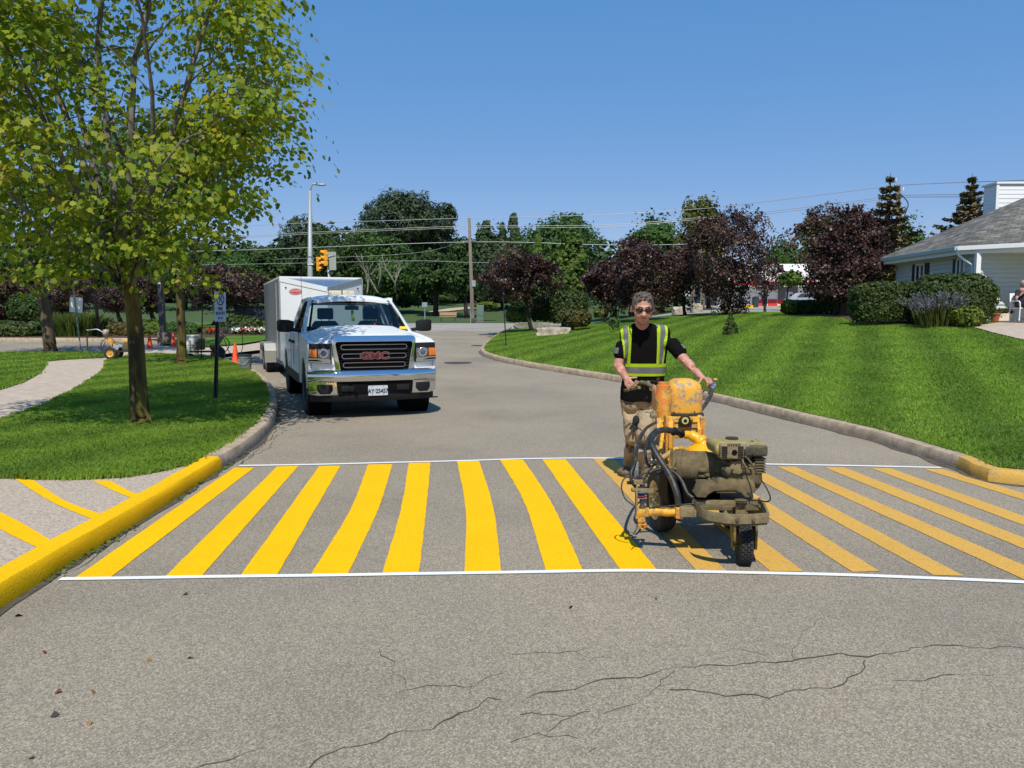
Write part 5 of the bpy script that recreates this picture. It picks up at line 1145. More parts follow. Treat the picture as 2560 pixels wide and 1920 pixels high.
# --- pail with paint cover, cream bucket
pc = zp(835,745,5.62); bm = BM(); lathe(bm, [(.12,-.17),(.13,-.02),(.14,0),(.145,.012),(.12,.012)], o=pc, n=28); mp_('paint_pail', bm, WHITEP, smooth=35)
bm = BM(); NR2 = 24; rings = []
for rr, zz in ((.152,-.012),(.150,.008),(.135,.03),(.115,.05),(.095,.07),(.072,.078),(.05,.10),(.042,.115)):
    rings.append([pc+Vector((rr*math.cos(2*math.pi*k/NR2)*(1+.07*math.sin(3*k+zz*90)), rr*math.sin(2*math.pi*k/NR2), zz+.012*mnoise.noise(Vector((k*.8,zz*30,2))))) for k in range(NR2)])
loft(bm, rings); pv = mp_('paint_cover', bm, FRESH, smooth=60)
for k in range(3): pass
bm = BM(); tube(bm, curve_pts([pc+Vector((.0,0,.09)), zp(800,615,5.64), zp(740,580,5.66), zp(690,575,5.68)],5), [.055]*5+[.04]*6+[.03]*5, 10); fin('suction_neck', bm, FRESH, pv, smooth=True, world=True)
bm = BM(); tube(bm, curve_pts([pc+Vector((-.1,0,.04)), zp(620,695,5.5), zp(540,745,5.45), zp(505,765,5.44)],5), .022, 8); fin('paint_tube', bm, DY, pv, smooth=True, world=True)
# --- big black hose, spray hoses and cables
bm = BM(); tube(bm, curve_pts([zp(690,575,5.68), zp(600,548,5.62), zp(520,535,5.54), zp(450,560,5.44), zp(415,625,5.34), zp(440,700,5.26), zp(500,800,5.2), zp(560,890,5.14), zp(605,990,5.08), zp(632,1080,5.05), zp(640,1160,5.04)],6), .0225, 12); mp_('suction_hose', bm, HOSE, smooth=True)
for c_, e_ in ((zp(600,548,5.615), zp(665,568,5.66)),):
    bm = BM(); cyl(bm, c_, e_, .033, n=12); mp_('hose_clamp', bm, BLKP)
def hose(pts, r=.009, name='hose', m=HOSE): bm = BM(); tube(bm, curve_pts(pts,6), r, 7); mp_(name, bm, m, smooth=True)
hose([zp(465,470,6.1),zp(380,520,5.8),zp(330,600,5.5),zp(300,700,5.3),zp(285,800,5.18),zp(255,880,5.12),zp(255,950,5.1),zp(290,1000,5.1)], .012)
hose([zp(470,520,6.1),zp(400,590,5.7),zp(370,690,5.5),zp(380,800,5.4),zp(420,850,5.35)], .011)
hose([zp(500,560,6.0),zp(460,620,5.8),zp(430,700,5.7),zp(440,780,5.6),zp(470,840,5.5)], .012)
hose([zp(560,700,5.9),zp(530,640,5.95),zp(515,720,5.85),zp(560,800,5.7)], .014)
hose([zp(390,890,5.2),zp(450,860,5.2),zp(540,855,5.18),zp(620,895,5.14),zp(670,960,5.1),zp(710,1050,5.05),zp(760,1090,5.02)], .013)
hose([zp(470,790,5.4),zp(420,840,5.3),zp(390,890,5.2),zp(360,930,5.15)], .009)
hose([zp(280,1155,5.06),zp(205,1095,5.08),zp(175,1000,5.1),zp(200,930,5.12),zp(260,925,5.12),zp(330,960,5.1)], .005, 'cable')
hose([zp(400,1170,5.08),zp(560,1155,5.04),zp(700,1140,5.0),zp(860,1130,4.98)], .005, 'cable')
hose([zp(340,140,7.0),zp(440,140,6.8),zp(520,180,6.5),zp(570,250,6.3),zp(605,340,6.2),zp(600,400,6.15)], .005, 'cable')
hose([zp(850,215,6.8),zp(810,260,6.5),zp(775,370,6.2),zp(745,480,5.9),zp(735,560,5.75)], .006, 'cable')
# --- gun boom and spray guns on the stripe side
bm = BM(); tube(bm, curve_pts([zp(650,1205,5.04),zp(560,1203,5.06),zp(460,1200,5.08),zp(380,1205,5.1)],4), [.028,.026,.03,.027,.03,.031,.028,.03,.033,.03,.031,.030,.032], 10); bo = mp_('gun_boom', bm, DY, smooth=50)
bm = BM(); c = zp(640,1205,5.035); box(bm, c, (.05,.07,.075)); fin('boom_clamp', bm, DOR, bo, bevel=.006, world=True)
bm = BM(); c = zp(710,1195,5.02); box(bm, c, (.11,.06,.07)); mp_('boom_bracket', bm, DBRL, bevel=.006)
gx = lambda x, y, Y=5.08: zp(x, y, Y)
bm = BM(); box(bm, gx(345,1205), (.075,.05,.05)); box(bm, gx(335,1255), (.05,.04,.05)); box(bm, gx(300,1200), (.02,.05,.09)); gun = mp_('spray_gun', bm, DY, bevel=.006)
bm = BM(); cyl(bm, gx(345,1300), gx(340,1335), .030, .018, 10); ell(bm, gx(325,1310), (.02,.02,.025), 8, 6); ell(bm, gx(360,1315), (.018,.02,.02), 8, 6); fin('nozzle', bm, DOR, gun, world=True)
bm = BM(); cyl(bm, gx(350,1270), gx(345,1305), .02, n=10); fin('gun_stem', bm, DY, gun, world=True)
bm = BM(); cyl(bm, gx(345,1070), gx(345,1190), .022, .016, 12); fin('gun_body', bm, mat('gun_aluminium', (.42,.42,.40), .35, .8, var=.4, scale=20), gun, smooth=True, world=True)
bm = BM(); cyl(bm, gx(335,1040), gx(335,1085), .036, n=14); fin('gun_cap', bm, mat('gun_blue', (.16,.22,.32), .4, .3, var=.3, scale=30), gun, smooth=35, world=True)
bm = BM(); cyl(bm, gx(335,1068), gx(335,1088), .039, n=14); fin('gun_ring', bm, mat('gun_red', (.34,.06,.03), .5), gun, smooth=35, world=True)
bm = BM(); box(bm, gx(295,1110), (.012,.05,.20)); box(bm, gx(375,1030), (.10,.02,.03)); box(bm, gx(310,960), (.06,.03,.03)); box(bm, gx(285,1020), (.05,.03,.02)); cyl(bm, gx(395,1080), gx(425,1080), .02, n=8); mp_('gun_bracket', bm, DBRL, bevel=.004)
bm = BM(); tube(bm, [gx(295,800,5.2), gx(296,925,5.14)], .017, 10); mp_('gun_lever', bm, mat('grey_pipe', (.15,.16,.15), .6, var=.3, scale=20), smooth=True)
bm = BM(); tube(bm, curve_pts([gx(310,820,5.16),gx(345,830,5.15),gx(370,845,5.15),gx(355,862,5.15),gx(340,845,5.15)],5), .0035, 5); mp_('spring_wire', bm, DGR, smooth=True)
bm = BM(); tube(bm, curve_pts([gx(325,1240),gx(305,1300),gx(290,1350,5.06),gx(270,1385,5.04)],4), .004, 5); mp_('drip_hose', bm, DGR, smooth=True)
for x, y in ((240,965),(275,1025),(320,920),(345,985)):
    bm = BM(); box(bm, gx(x,y,5.12), (.035,.03,.02)); mp_('fitting', bm, DGR, bevel=.004)
# --- mast, filter cylinder, panel, bead hopper, handlebars
bm = BM(); lathe(bm, [(.01,-.02),(.058,-.02),(.062,.0),(.062,.20),(.056,.215),(.056,.275),(.045,.28),(.045,.30),(.01,.30)], o=zp(512,450,6.1), n=22); fl = mp_('filter_cylinder', bm, DOR, smooth=35)
bm = BM(); lathe(bm, [(.01,.0),(.05,.0),(.052,.06),(.04,.075),(.01,.075)], o=zp(515,260,6.1), n=20); fin('filter_top', bm, dirty('olive_metal', (.30,.25,.10), (.15,.12,.05), .6), fl, smooth=35, world=True)
for x, y0, y1, Y in ((480,445,660,6.05),(515,450,640,6.06),(575,430,690,5.98),(810,420,640,5.98)):
    bm = BM(); tube(bm, [zp(x,y0,Y), zp(x,y1,Y-.12)], .019, 8); mp_('mast_tube', bm, DYG, smooth=True)
bm = BM(); tube(bm, [zp(510,450,6.06), zp(505,600,5.9), zp(480,760,5.6), zp(545,800,5.5)], .016, 8); tube(bm, [zp(585,690,5.9),zp(570,770,5.7),zp(580,850,5.5)], .022, 8); mp_('support_tube', bm, DY, smooth=True)
bm = BM(); c = zp(700,515,5.98); box(bm, c, (.30,.05,.17)); pn = mp_('control_panel', bm, DY, bevel=.015)
bm = BM()
for k in range(3): box(bm, c+Vector((.02,-.03,.05-.045*k)), (.24,.012,.012))
box(bm, c+Vector((.135,-.03,-.03)), (.02,.014,.14)); fin('panel_rib', bm, DYG, pn, bevel=.003, world=True)
bm = BM(); box(bm, zp(535,600,5.93), (.02,.1,.35)); mp_('side_plate', bm, DOR, bevel=.005)
bm = BM(); box(bm, zp(822,570,5.95), (.03,.06,.26)); mp_('side_plate', bm, DOR, bevel=.005)
# bead hopper: rounded dome drum
bm = BM(); rings = []; hc = zp(672,385,6.28)
for z, w, dd in ((0,1,1),(.02,1.02,1.02),(.15,1.02,1.02),(.19,.99,1.0),(.225,.90,.95),(.25,.74,.8),(.268,.50,.55),(.274,.2,.25)):
    rg_ = []
    for k in range(28):
        a = 2*math.pi*k/28; ca, sa = math.cos(a), math.sin(a); e = .55
        rg_.append(hc + Vector((.145*w*math.copysign(abs(ca)**e,ca), .13*dd*math.copysign(abs(sa)**e,sa), z)))
    rings.append(rg_)
loft(bm, rings); ho = mp_('bead_hopper', bm, DYG, smooth=50)
bm = BM(); c = hc + Vector((0,0,-.012)); box(bm, c, (.29,.26,.03)); fin('hopper_rim', bm, DGR, ho, bevel=.008, world=True)
bm = BM(); box(bm, hc+Vector((-.19,.02,.10)), (.10,.18,.20)); mp_('pressure_box', bm, dirty('orange_peel', (.62,.22,.06), (.30,.22,.12), .6, scale=12), bevel=.03, seg=3)
tm = thing('tape_measure', 'yellow-faced black tape measure resting on the machine panel', 'tape measure', zp(692,470,5.93))
bm = BM(); P = [(-.048,-.035),(.048,-.035),(.05,.0),(.03,.042),(-.005,.052),(-.04,.03),(-.05,0)]; prism(bm, P, -.03, .03, 'XZ'); fin('case', bm, BLKP, tm, bevel=.008)
bm = BM(); lathe(bm, [(.001,-.033),(.026,-.033),(.028,-.03)], axis='Y', o=(-.006,0,.012), n=20); fin('face', bm, mat('tape_yellow', (.5,.42,.12), .5), tm); bm = BM(); lathe(bm, [(.001,-.036),(.014,-.035)], axis='Y', o=(-.006,0,.012), n=16); fin('hub', bm, BLKP, tm)
# handlebars
HL = Vector((1.06, 7.0, .94)); HR_ = Vector((1.775, 6.86, .965))
bm = BM(); tube(bm, curve_pts([HL+Vector((-.02,.06,-.03)), HL+Vector((.07,-.08,.015)), zp(330,150,6.85), zp(400,170,6.7), zp(460,210,6.5), zp(490,240,6.2)],5), .017, 8); hb = mp_('handlebar', bm, dirty('taped_handlebar', (.20,.17,.09), (.07,.06,.035), .85, scale=25), smooth=True)
bm = BM(); tube(bm, curve_pts([HR_+Vector((.02,.10,.02)), HR_+Vector((0,-.02,0)), HR_+Vector((-.06,-.25,-.06)), zp(790,420,6.3)],5), .017, 8); mp_('handlebar', bm, DGR, smooth=True)
bm = BM(); r_ = random.Random(8)
for x, y, w_ in ((300,150,.04),(335,150,.035),(370,165,.03),(320,190,.035),(395,150,.03),(290,175,.03)): box(bm, zp(x,y,6.86), (w_,.04,w_*.8), (r_.uniform(-.5,.5),r_.uniform(-.5,.5),r_.uniform(-.5,.5)))
fin('grip_lever', bm, DBRL, hb, bevel=.006, world=True)
bm = BM(); c = zp(430,195,6.7); ell(bm, c, (.034,.03,.030), 12, 8); ell(bm, zp(465,212,6.66), (.03,.018,.014), 10, 6); mp_('white_knob', bm, mat('dirty_white', (.52,.48,.36), .6, var=.3, scale=20), smooth=True)
bm = BM(); cyl(bm, zp(395,235,6.75), zp(378,285,6.72), .008, n=8); cyl(bm, zp(380,280,6.72), zp(365,285,6.72), .016, n=8); box(bm, zp(400,180,6.78), (.09,.05,.05)); mp_('brake_lever', bm, BLKP)
bm = BM(); a = HR_+Vector((.035,-.03,.05)); b_ = HR_+Vector((-.045,-.12,-.05)); tube(bm, [a, a.lerp(b_,.5)+Vector((.012,0,0)), b_], [.018,.024,.010], 10); mp_('trigger_grip', bm, mat('grip_blue_grey', (.10,.12,.17), .5, var=.3, scale=25), smooth=True)
bm = BM(); ell(bm, HR_+Vector((.035,-.035,.065)), (.022,.02,.014), 8, 6); mp_('grip_end', bm, mat('grip_yellow', (.45,.32,.05), .6), smooth=True)
bm = BM(); box(bm, zp(435,420,6.05), (.05,.05,.04)); cyl(bm, zp(420,400,6.05), zp(450,400,6.05), .012, n=8); mp_('valve', bm, dirty('valve_brass', (.30,.26,.14), (.12,.10,.05), .6), bevel=.005)
# paint splashes on the road below the gun are part of the wet stripe
# ================================================================== TWO MORE MACHINES in the background
def striper(label, loc, rz, s, tank, hose_col, lean_engine=True, yellow=True, rimm=None):
    t = thing('line_striping_machine', label, 'striping machine', loc, rz); Yp = DY if yellow else DBRL; rim_ = rimm or mat('rim_yellow', (.55,.30,.04), .5)
    def f_(n, bm, m, par=t, sm=40, bv=0):
        for v in bm.verts: v.co *= s
        return fin(n, bm, m, par, smooth=sm, bevel=bv)
    for y in (-.30,.30):
        bm = BM(); lathe(bm, [(.13,-.05),(.19,-.06),(.225,-.045),(.23,0),(.225,.045),(.19,.06),(.13,.05)], axis='Y', o=(0,y,.23), n=32, cap=False); w_ = f_('wheel', bm, RUB)
        bm = BM(); e = -1 if y < 0 else 1; lathe(bm, [(.01,.04*e),(.03,.05*e),(.04,.02*e),(.09,.02*e),(.135,.052*e),(.135,-.04*e),(.01,-.04*e)], axis='Y', o=(0,y,.23), n=28); f_('rim', bm, rim_, w_)
    bm = BM(); lathe(bm, [(.06,-.03),(.11,-.04),(.125,0),(.11,.04),(.06,.03),(.01,.03),(.01,-.03)], axis='Y', o=(.85,0,.125), n=28); f_('caster_wheel', bm, RUB)
    bm = BM(); bar(bm, (-.1,-.18,.3), (.85,-.15,.3), .04, .05); bar(bm, (-.1,.18,.3), (.85,.15,.3), .04, .05); bar(bm, (.85,-.2,.3), (.85,.2,.3), .05, .06); cyl(bm, (0,-.3,.23), (0,.3,.23), .02); f_('frame', bm, DGR, bv=.004)
    bm = BM(); box(bm, (.55,0,.5), (.3,.3,.28)); f_('engine', bm, DBR, bv=.03); bm = BM(); box(bm, (.52,0,.69), (.26,.24,.11)); f_('fuel_tank', bm, mat('tank_yellow', (.62,.40,.04), .5) if yellow else DBRL, bv=.035)
    bm = BM(); cyl(bm, (.15,-.2,.45), (.15,.2,.45), .11, n=20); f_('pump_drum', bm, tank)
    bm = BM(); loft(bm, [[(-.05+dx,-.12,z),(.12+dx,-.12,z),(.12+dx,.12,z),(-.05+dx,.12,z)] for z,dx in ((.32,.05),(.55,-.02),(.80,-.18))]); f_('mast', bm, Yp, bv=.02)
    bm = BM(); tube(bm, curve_pts([(-.25,0,.85),(-.35,0,1.0),(-.55,-.0,1.12),(-.8,0,1.10)],5), .02, 8); tube(bm, [(-.78,-.33,1.1),(-.78,.33,1.1)], .018, 8); f_('handlebar', bm, mat('handlebar_grey', (.4,.42,.45), .4, .5), sm=True)
    bm = BM(); lathe(bm, [(.01,-.12),(.09,-.11),(.11,0),(.09,.11),(.01,.12)], o=(-.25,0,1.0), n=20); f_('bead_hopper', bm, hose_col, sm=True)
    bm = BM(); tube(bm, curve_pts([(-.1,-.14,.9),(-.35,-.2,.6),(-.25,-.2,.3),(0,-.2,.4),(.1,-.2,.65),(.4,-.2,.6)],5), .016, 6); f_('hose', bm, HOSE, sm=True)
    bm = BM(); tube(bm, curve_pts([(-.75,-.3,1.1),(-.78,-.32,.7),(-.76,-.3,.35),(-.6,-.3,.06),(-.35,-.28,.25),(-.2,-.2,.7)],5), .012, 6); f_('hose', bm, HOSE, sm=True)
    return t
p = PK(285, 897); striper('yellow striping machine parked side-on beyond the big maple trunk', Vector((p.x, p.y, RZ(p.y)+.128)), R_(6), .80, mat('pump_silver', (.55,.57,.58), .35, .6), mat('hopper_blue', (.10,.14,.30), .5, col2=(.55,.40,.2), scale=12))
p = PR(560, 900); striper('dusty striping machine with a wire loop beside the orange cone, near the white buckets', Vector((at(552,900,p.y).x, p.y-.2, RZ(p.y))), R_(200), .95, DBR, mat('hopper_tan', (.34,.27,.14), .7, var=.4, scale=12), True, False, DGR)
# ================================================================== HOUSE ON THE RIGHT
SIDING = mat('vinyl_siding', (0.50,0.55,0.535), 0.55, var=.06, scale=2)
TRIM = mat('white_trim', (0.74,0.75,0.74), 0.5)
GUT = mat('gutter_grey', (0.40,0.47,0.46), 0.45)
PANE = mat('window_glass', (0.02,0.025,0.03), 0.05, 0, spec=.8)
FRAMEB = mat('dark_shutter', (0.02,0.02,0.028), .5)
def shingle_mat():
    m, nt, b = mat_new('shingles'); tc = nd(nt,'ShaderNodeTexCoord')
    br = nd(nt,'ShaderNodeTexBrick'); br.offset = .5; br.inputs['Scale'].default_value = 1.0
    for k, v in (('Mortar Size',.010),('Brick Width',.32),('Row Height',.145),('Bias',0.0)): br.inputs[k].default_value = v
    br.inputs['Color1'].default_value = (.075,.07,.066,1); br.inputs['Color2'].default_value = (.20,.19,.165,1); br.inputs['Mortar'].default_value = (.045,.045,.045,1)
    nt.links.new(tc.outputs['UV'], br.inputs['Vector'])
    n = nd(nt,'ShaderNodeTexNoise',Scale=2.2,Detail=4.0); nt.links.new(tc.outputs['UV'], n.inputs['Vector']); r = ramp(nt,[(.3,(.7,.7,.7)),(.7,(1.25,1.25,1.22))]); nt.links.new(n.outputs['Fac'], r.inputs[0])
    mx = nd(nt,'ShaderNodeMix',data_type='RGBA',blend_type='MULTIPLY'); mx.inputs[0].default_value = 1; nt.links.new(br.outputs['Color'], mx.inputs[6]); nt.links.new(r.outputs[0], mx.inputs[7])
    nt.links.new(mx.outputs[2], b.inputs['Base Color']); b.inputs['Roughness'].default_value = .95
    bp = nd(nt,'ShaderNodeBump',Strength=.6,Distance=.02); nt.links.new(br.outputs['Color'], bp.inputs['Height']); nt.links.new(bp.outputs[0], b.inputs['Normal'])
    return m
SHING = shingle_mat()
ez = 3.84; fz = 1.41
HC = Vector((14.9,26.0)); HF = Vector((14.9,31.6)); fd = Vector((.746,-.667)); HR = HC + fd*9.0
house = thing('house', 'pale blue-grey clapboard bungalow with grey shingle roof at the right edge', 'house', (16.0, 27.0, fz))
def siding(bm, a, b, z0, z1, out, step=.15, lip=.036):
    """lapped boards on the wall from a to b (plan points); out = outward normal"""
    z = z0; o = Vector((out[0], out[1], 0))
    while z < z1-.01:
        t = min(z+step, z1); A0 = Vector((a[0],a[1],z))+o*lip; B0 = Vector((b[0],b[1],z))+o*lip; A1 = Vector((a[0],a[1],t)); B1 = Vector((b[0],b[1],t))
        v = [bm.verts.new(q) for q in (A0,B0,B1,A1)]; bm.faces.new(v)
        v2 = [bm.verts.new(q) for q in (Vector((a[0],a[1],z)),Vector((b[0],b[1],z)),B0,A0)]; bm.faces.new(v2)
        z = t
wx = 15.4
bm = BM(); siding(bm, (wx,25.72), (wx,31.1), fz-.25, ez-.02, (-1,0)); siding(bm, (wx,25.72), (24.0,26.35), fz-.05, ez-.02, (0,-1)); siding(bm, (wx,31.1), (24,31.1), fz-.25, ez, (0,1))
fin('wall', bm, SIDING, house, world=True)
def uvplane(me_o, U, V, O):
    me = me_o.data; uv = me.uv_layers.new(name='UVMap'); off = wloc(me_o.parent)
    for l in me.loops:
        c = me.vertices[l.vertex_index].co + off - O; uv.data[l.index].uv = (c.dot(U), c.dot(V))
def roof_plane(pts, U, V, th=.06):
    bm = BM(); vs = [bm.verts.new(p) for p in pts]; f = bm.faces.new(vs)
    if f.normal.z < 0: f.normal_flip()
    r = bmesh.ops.extrude_face_region(bm, geom=[f]); 
    for v in [g for g in r['geom'] if isinstance(g, bmesh.types.BMVert)]: v.co.z += th
    o = fin('roof', bm, SHING, house, world=True); uvplane(o, Vector(U).normalized(), Vector(V).normalized(), pts[0]); return o
tn = .55
ap = Vector((18.70,27.70,ez+.55*3.8)); rE = Vector((27.0, 29.15-.382*12.1, ez+.55*(31.6-(29.15-.382*12.1))))
C3 = Vector((HC.x,HC.y,ez)); F3 = Vector((HF.x,HF.y,ez)); R3 = Vector((HR.x,HR.y,ez))
roof_plane([C3, ap, F3], (0,1,0), (1,0,tn)); roof_plane([C3, R3, rE, ap], (fd.x,fd.y,0), (.667,.746,tn)); roof_plane([F3, ap, rE, Vector((27,31.6,ez))], (1,0,0), (0,-1,tn))
# fascia and gutter along the two eaves, soffit
def eave(a, b, out, name, m, dz0, dz1, th):
    bm = BM(); d = Vector((b.x-a.x,b.y-a.y,0)); q = Vector((out[0],out[1],0))*th
    P = [a+Vector((0,0,dz0)), b+Vector((0,0,dz0)), b+Vector((0,0,dz1)), a+Vector((0,0,dz1))]
    A = [bm.verts.new(p) for p in P]; B = [bm.verts.new(p+q) for p in P]
    bm.faces.new(A); bm.faces.new(B[::-1])
    for k in range(4): bm.faces.new((A[k],B[k],B[(k+1)%4],A[(k+1)%4]))
    fin(name, bm, m, house, world=True, bevel=.01)
ol = (-1,0); of = (-.667,-.746)
eave(C3, F3, ol, 'fascia', TRIM, -.22, -.06, .02); eave(C3, R3, of, 'fascia', TRIM, -.22, -.06, .02)
eave(C3+Vector((-.02,-.04,0)), F3+Vector((-.02,0,0)), ol, 'gutter', GUT, -.09, .05, .11); eave(C3+Vector((-.02,-.04,0)), R3, of, 'gutter', TRIM, -.09, .05, .11)
bm = BM(); bm.faces.new([bm.verts.new(p+Vector((0,0,-.2))) for p in (C3, F3, Vector((wx+.2,31.4,ez)), Vector((wx+.2,25.8,ez)), Vector((24,26.4,ez)), R3)]); fin('soffit', bm, TRIM, house, world=True)
bm = BM(); bar(bm, (15.34,25.6,fz), (15.34,25.6,ez-.2), .15, .15); fin('post', bm, TRIM, house, world=True, bevel=.01)
bm = BM(); tube(bm, curve_pts([(14.86,25.98,ez-.08),(14.9,25.98,ez-.2),(15.0,25.95,ez-.32),(15.22,25.86,ez-.5),(15.32,25.84,ez-.62),(15.32,25.84,ez-.9)],5)+[Vector((15.32,25.84,fz+.1))], .045, 8); fin('downspout', bm, TRIM, house, world=True, smooth=True)
def house_window(y0, y1, z0, z1, shutters):
    fr = BM(); x = wx-.05
    for a, b in (((x,y0,z0),(x,y0,z1)),((x,y1,z0),(x,y1,z1)),((x,(y0+y1)/2,z0),(x,(y0+y1)/2,z1)),((x,y0,z0),(x,y1,z0)),((x,y0,z1),(x,y1,z1))): bar(fr, a, b, .07, .07)
    f = fin('window', fr, TRIM, house, world=True)
    bm = BM(); box(bm, (wx-.03,(y0+y1)/2,(z0+z1)/2), (.02,y1-y0,z1-z0)); o = fin('pane', bm, PANE, f, world=True)
    for yy in shutters:
        bm = BM(); box(bm, (wx-.05,yy,(z0+z1)/2), (.04,.40,z1-z0+.05)); fin('shutter', bm, FRAMEB, house, world=True)
Wy = lambda px: wx*FPX/(px-1280)
house_window(Wy(2305), Wy(2285), 2.35, 3.5, [Wy(2282)+.0, Wy(2308)]); house_window(Wy(2404), Wy(2386), 2.35, 3.52, [Wy(2384)])
bm = BM(); siding(bm, (18.15,29.3), (21.5,29.3), 4.2, 6.5, (0,-1), .16, .014); siding(bm, (18.15,30.1), (18.15,29.3), 4.2, 6.5, (-1,0), .16, .014); siding(bm, (21.5,29.3),(21.5,30.1),4.2,6.5,(1,0)); siding(bm, (21.5,30.1),(18.15,30.1),4.2,6.5,(0,1))
box(bm, (19.825,29.7,6.53), (3.5,.95,.07)); box(bm, (18.15,29.29,5.35), (.1,.06,2.3)); ch = fin('chimney', bm, TRIM, house, world=True)
area('porch_slab', [(15.0,25.75),(15.6,24.2),(17,23.2),(24,20),(24,26.4),(15.4,25.75)], lambda x,y: fz, .8, M_CONC)
# --- porch things
chp = Vector((at(2556,803,25.0).x, 25.0, fz)); 
ct = thing('garden_chair', 'white garden chair on the porch under the seated person', 'chair', chp)
for sx in (-.26,.26):
    bm = BM(); tube(bm, curve_pts([(sx*1.1,-.27,0),(sx*1.02,-.25,.4),(sx,-.22,.6),(sx,-.1,.65),(sx,.2,.64),(sx*.95,.26,.6)],4), .02, 6); fin('armrest', bm, TRIM, ct, smooth=True)
    bm = BM(); tube(bm, [(sx*1.1,.3,0),(sx,.24,.42),(sx*.95,.3,.9)], .02, 6); fin('leg', bm, TRIM, ct, smooth=True)
bm = BM(); box(bm, (0,0,.42), (.5,.5,.035)); fin('seat', bm, TRIM, ct, bevel=.01); bm = BM(); box(bm, (0,.27,.68), (.48,.03,.46), (R_(-10),0,0)); fin('backrest', bm, TRIM, ct, bevel=.01)
TERRA = mat('terracotta', (0.36,0.11,0.05), .85, var=.25)
p = Vector((at(2487,803,24.9).x, 24.9, fz)); t = thing('flower_pot', 'terracotta flower pot at the end of the porch slab', 'flower pot', p)
bm = BM(); lathe(bm, [(.10,0),(.15,.22),(.17,.22),(.175,.27),(.155,.27),(.14,.22),(.01,.21)], n=20); fin('pot', bm, TERRA, t, smooth=35)
rg = np.random.default_rng(9); Q = rg.normal(0,1,(60,3))*[.09,.09,.05]+[0,0,.31]; Vv, Fv = leaf_cloud(rg, Q, unit(rg,60), .07, QUAD, .5); np_mesh('plant', Vv, Fv, LF_RUST, t)
p = Vector((at(2503,799,25.4).x, 25.4, fz)); t = thing('planter', 'cream planter bowl with red-green flowers against the porch wall', 'planter', p)
bm = BM(); prism(bm, [(-.22,0),(.22,0),(.30,.25),(-.30,.25)], -.16, .16, 'XZ'); fin('bowl', bm, mat('cream_planter', (0.6,0.53,0.42), .8), t, bevel=.03)
Q = rg.normal(0,1,(260,3))*[.13,.07,.05]+[0,0,.31]; Vv, Fv = leaf_cloud(rg, Q, unit(rg,260), .09, QUAD, .5); np_mesh('plant', Vv, Fv, LF_RUST, t)
# ================================================================== RED AND WHITE SHOP
SW = mat('shop_white', (0.78,0.77,0.75), .6); SR = mat('shop_red', (0.62,0.03,0.025), .5); SBL = mat('sign_navy', (0.02,0.03,0.12), .5); SC = mat('sign_blue', (0.05,0.25,0.5), .5)
YS = 82.0; g = lambda px, py: at(px, py, YS)
gz = far_f(g(1990,775).x, YS); shop = thing('shop', 'white and red roadside shop seen between the purple trees', 'shop', (g(1990,775).x, YS, gz))
xl, xr = g(1795,775).x, g(2170,775).x
bm = BM(); box(bm, ((xl+xr)/2, YS+5, gz+2.2), (xr-xl, 10, 4.5)); fin('wall', bm, SW, shop, world=True)
zt = g(1990,678).z; zr = g(1990,705).z; zb = g(1990,715).z
bm = BM(); box(bm, ((xl+xr)/2, YS-.35, (zt+zr)/2), (xr-xl+.4, .7, zt-zr)); fin('sign_band', bm, SW, shop, world=True, bevel=.03)
bm = BM(); box(bm, ((xl+xr)/2, YS-.6, (zr+zb)/2), (xr-xl+.8, 1.3, zr-zb)); fin('canopy', bm, SR, shop, world=True, bevel=.03)
bm = BM(); box(bm, ((xl+xr)/2, YS-.62, zb-.06), (xr-xl+.9, 1.34, .1)); fin('canopy_trim', bm, SW, shop, world=True)
bm = BM(); box(bm, (g(1884,690).x, YS-.72, g(1884,690).z), (g(1896,690).x-g(1868,690).x, .05, .42)); fin('navy_sign', bm, SBL, shop, world=True)
MT = Matrix.Translation(Vector((g(1966,690).x, YS-.72, g(1966,690).z))) @ Matrix.Rotation(math.pi/2,4,'X')
text_mesh('AUL', .55, MT, mat('sign_red_letters', (0.5,0.10,0.10), .6), 'sign_text', shop, world=True, ext=.01)
bm = BM(); cx, cz = g(1976,690).x, g(1976,690).z; prism(bm, [(cx-.18,cz-.3),(cx+.18,cz-.3),(cx,cz+.36)], YS-.76, YS-.71, 'XZ'); fin('sign_triangle', bm, SC, shop, world=True)
def spx(name, x0, x1, y0, y1, m, pr=.03, parent=None):
    a = g(x0, y1); b = g(x1, y0); bm = BM(); box(bm, ((a.x+b.x)/2, YS-pr/2, (a.z+b.z)/2), (b.x-a.x, pr, b.z-a.z)); return fin(name, bm, m, parent or shop, world=True)
bm = BM(); P2 = [(1866,773),(1905,773),(1905,748),(1893,750),(1880,758)]; prism(bm, [(g(x,y).x, g(x,y).z) for x,y in P2], YS-.06, YS+.02, 'XZ'); fin('red_sweep', bm, SR, shop, world=True)
spx('red_base', 1919, 1957, 748, 773, SR, .05); spx('door', 1904, 1918, 736, 772, PANE, .04); spx('window', 1944, 1993, 717, 762, PANE, .045); spx('window', 2006, 2055, 717, 752, PANE, .045); spx('window', 1838, 1862, 717, 728, SBL, .04)
spx('column', 1993, 2006, 716, 752, SW, .25); spx('red_base', 1993, 2006, 745, 752, SR, .3); spx('poster', 1963, 1981, 730, 757, SIGNW, .12); spx('poster', 1973, 1979, 735, 741, DGREY, .15); spx('sign_post', 1968, 1970, 716, 731, SW, .12)
spx('window_frame', 1942, 1944, 716, 764, SW, .08); spx('window_frame', 1942, 1957, 761, 764, SW, .08)
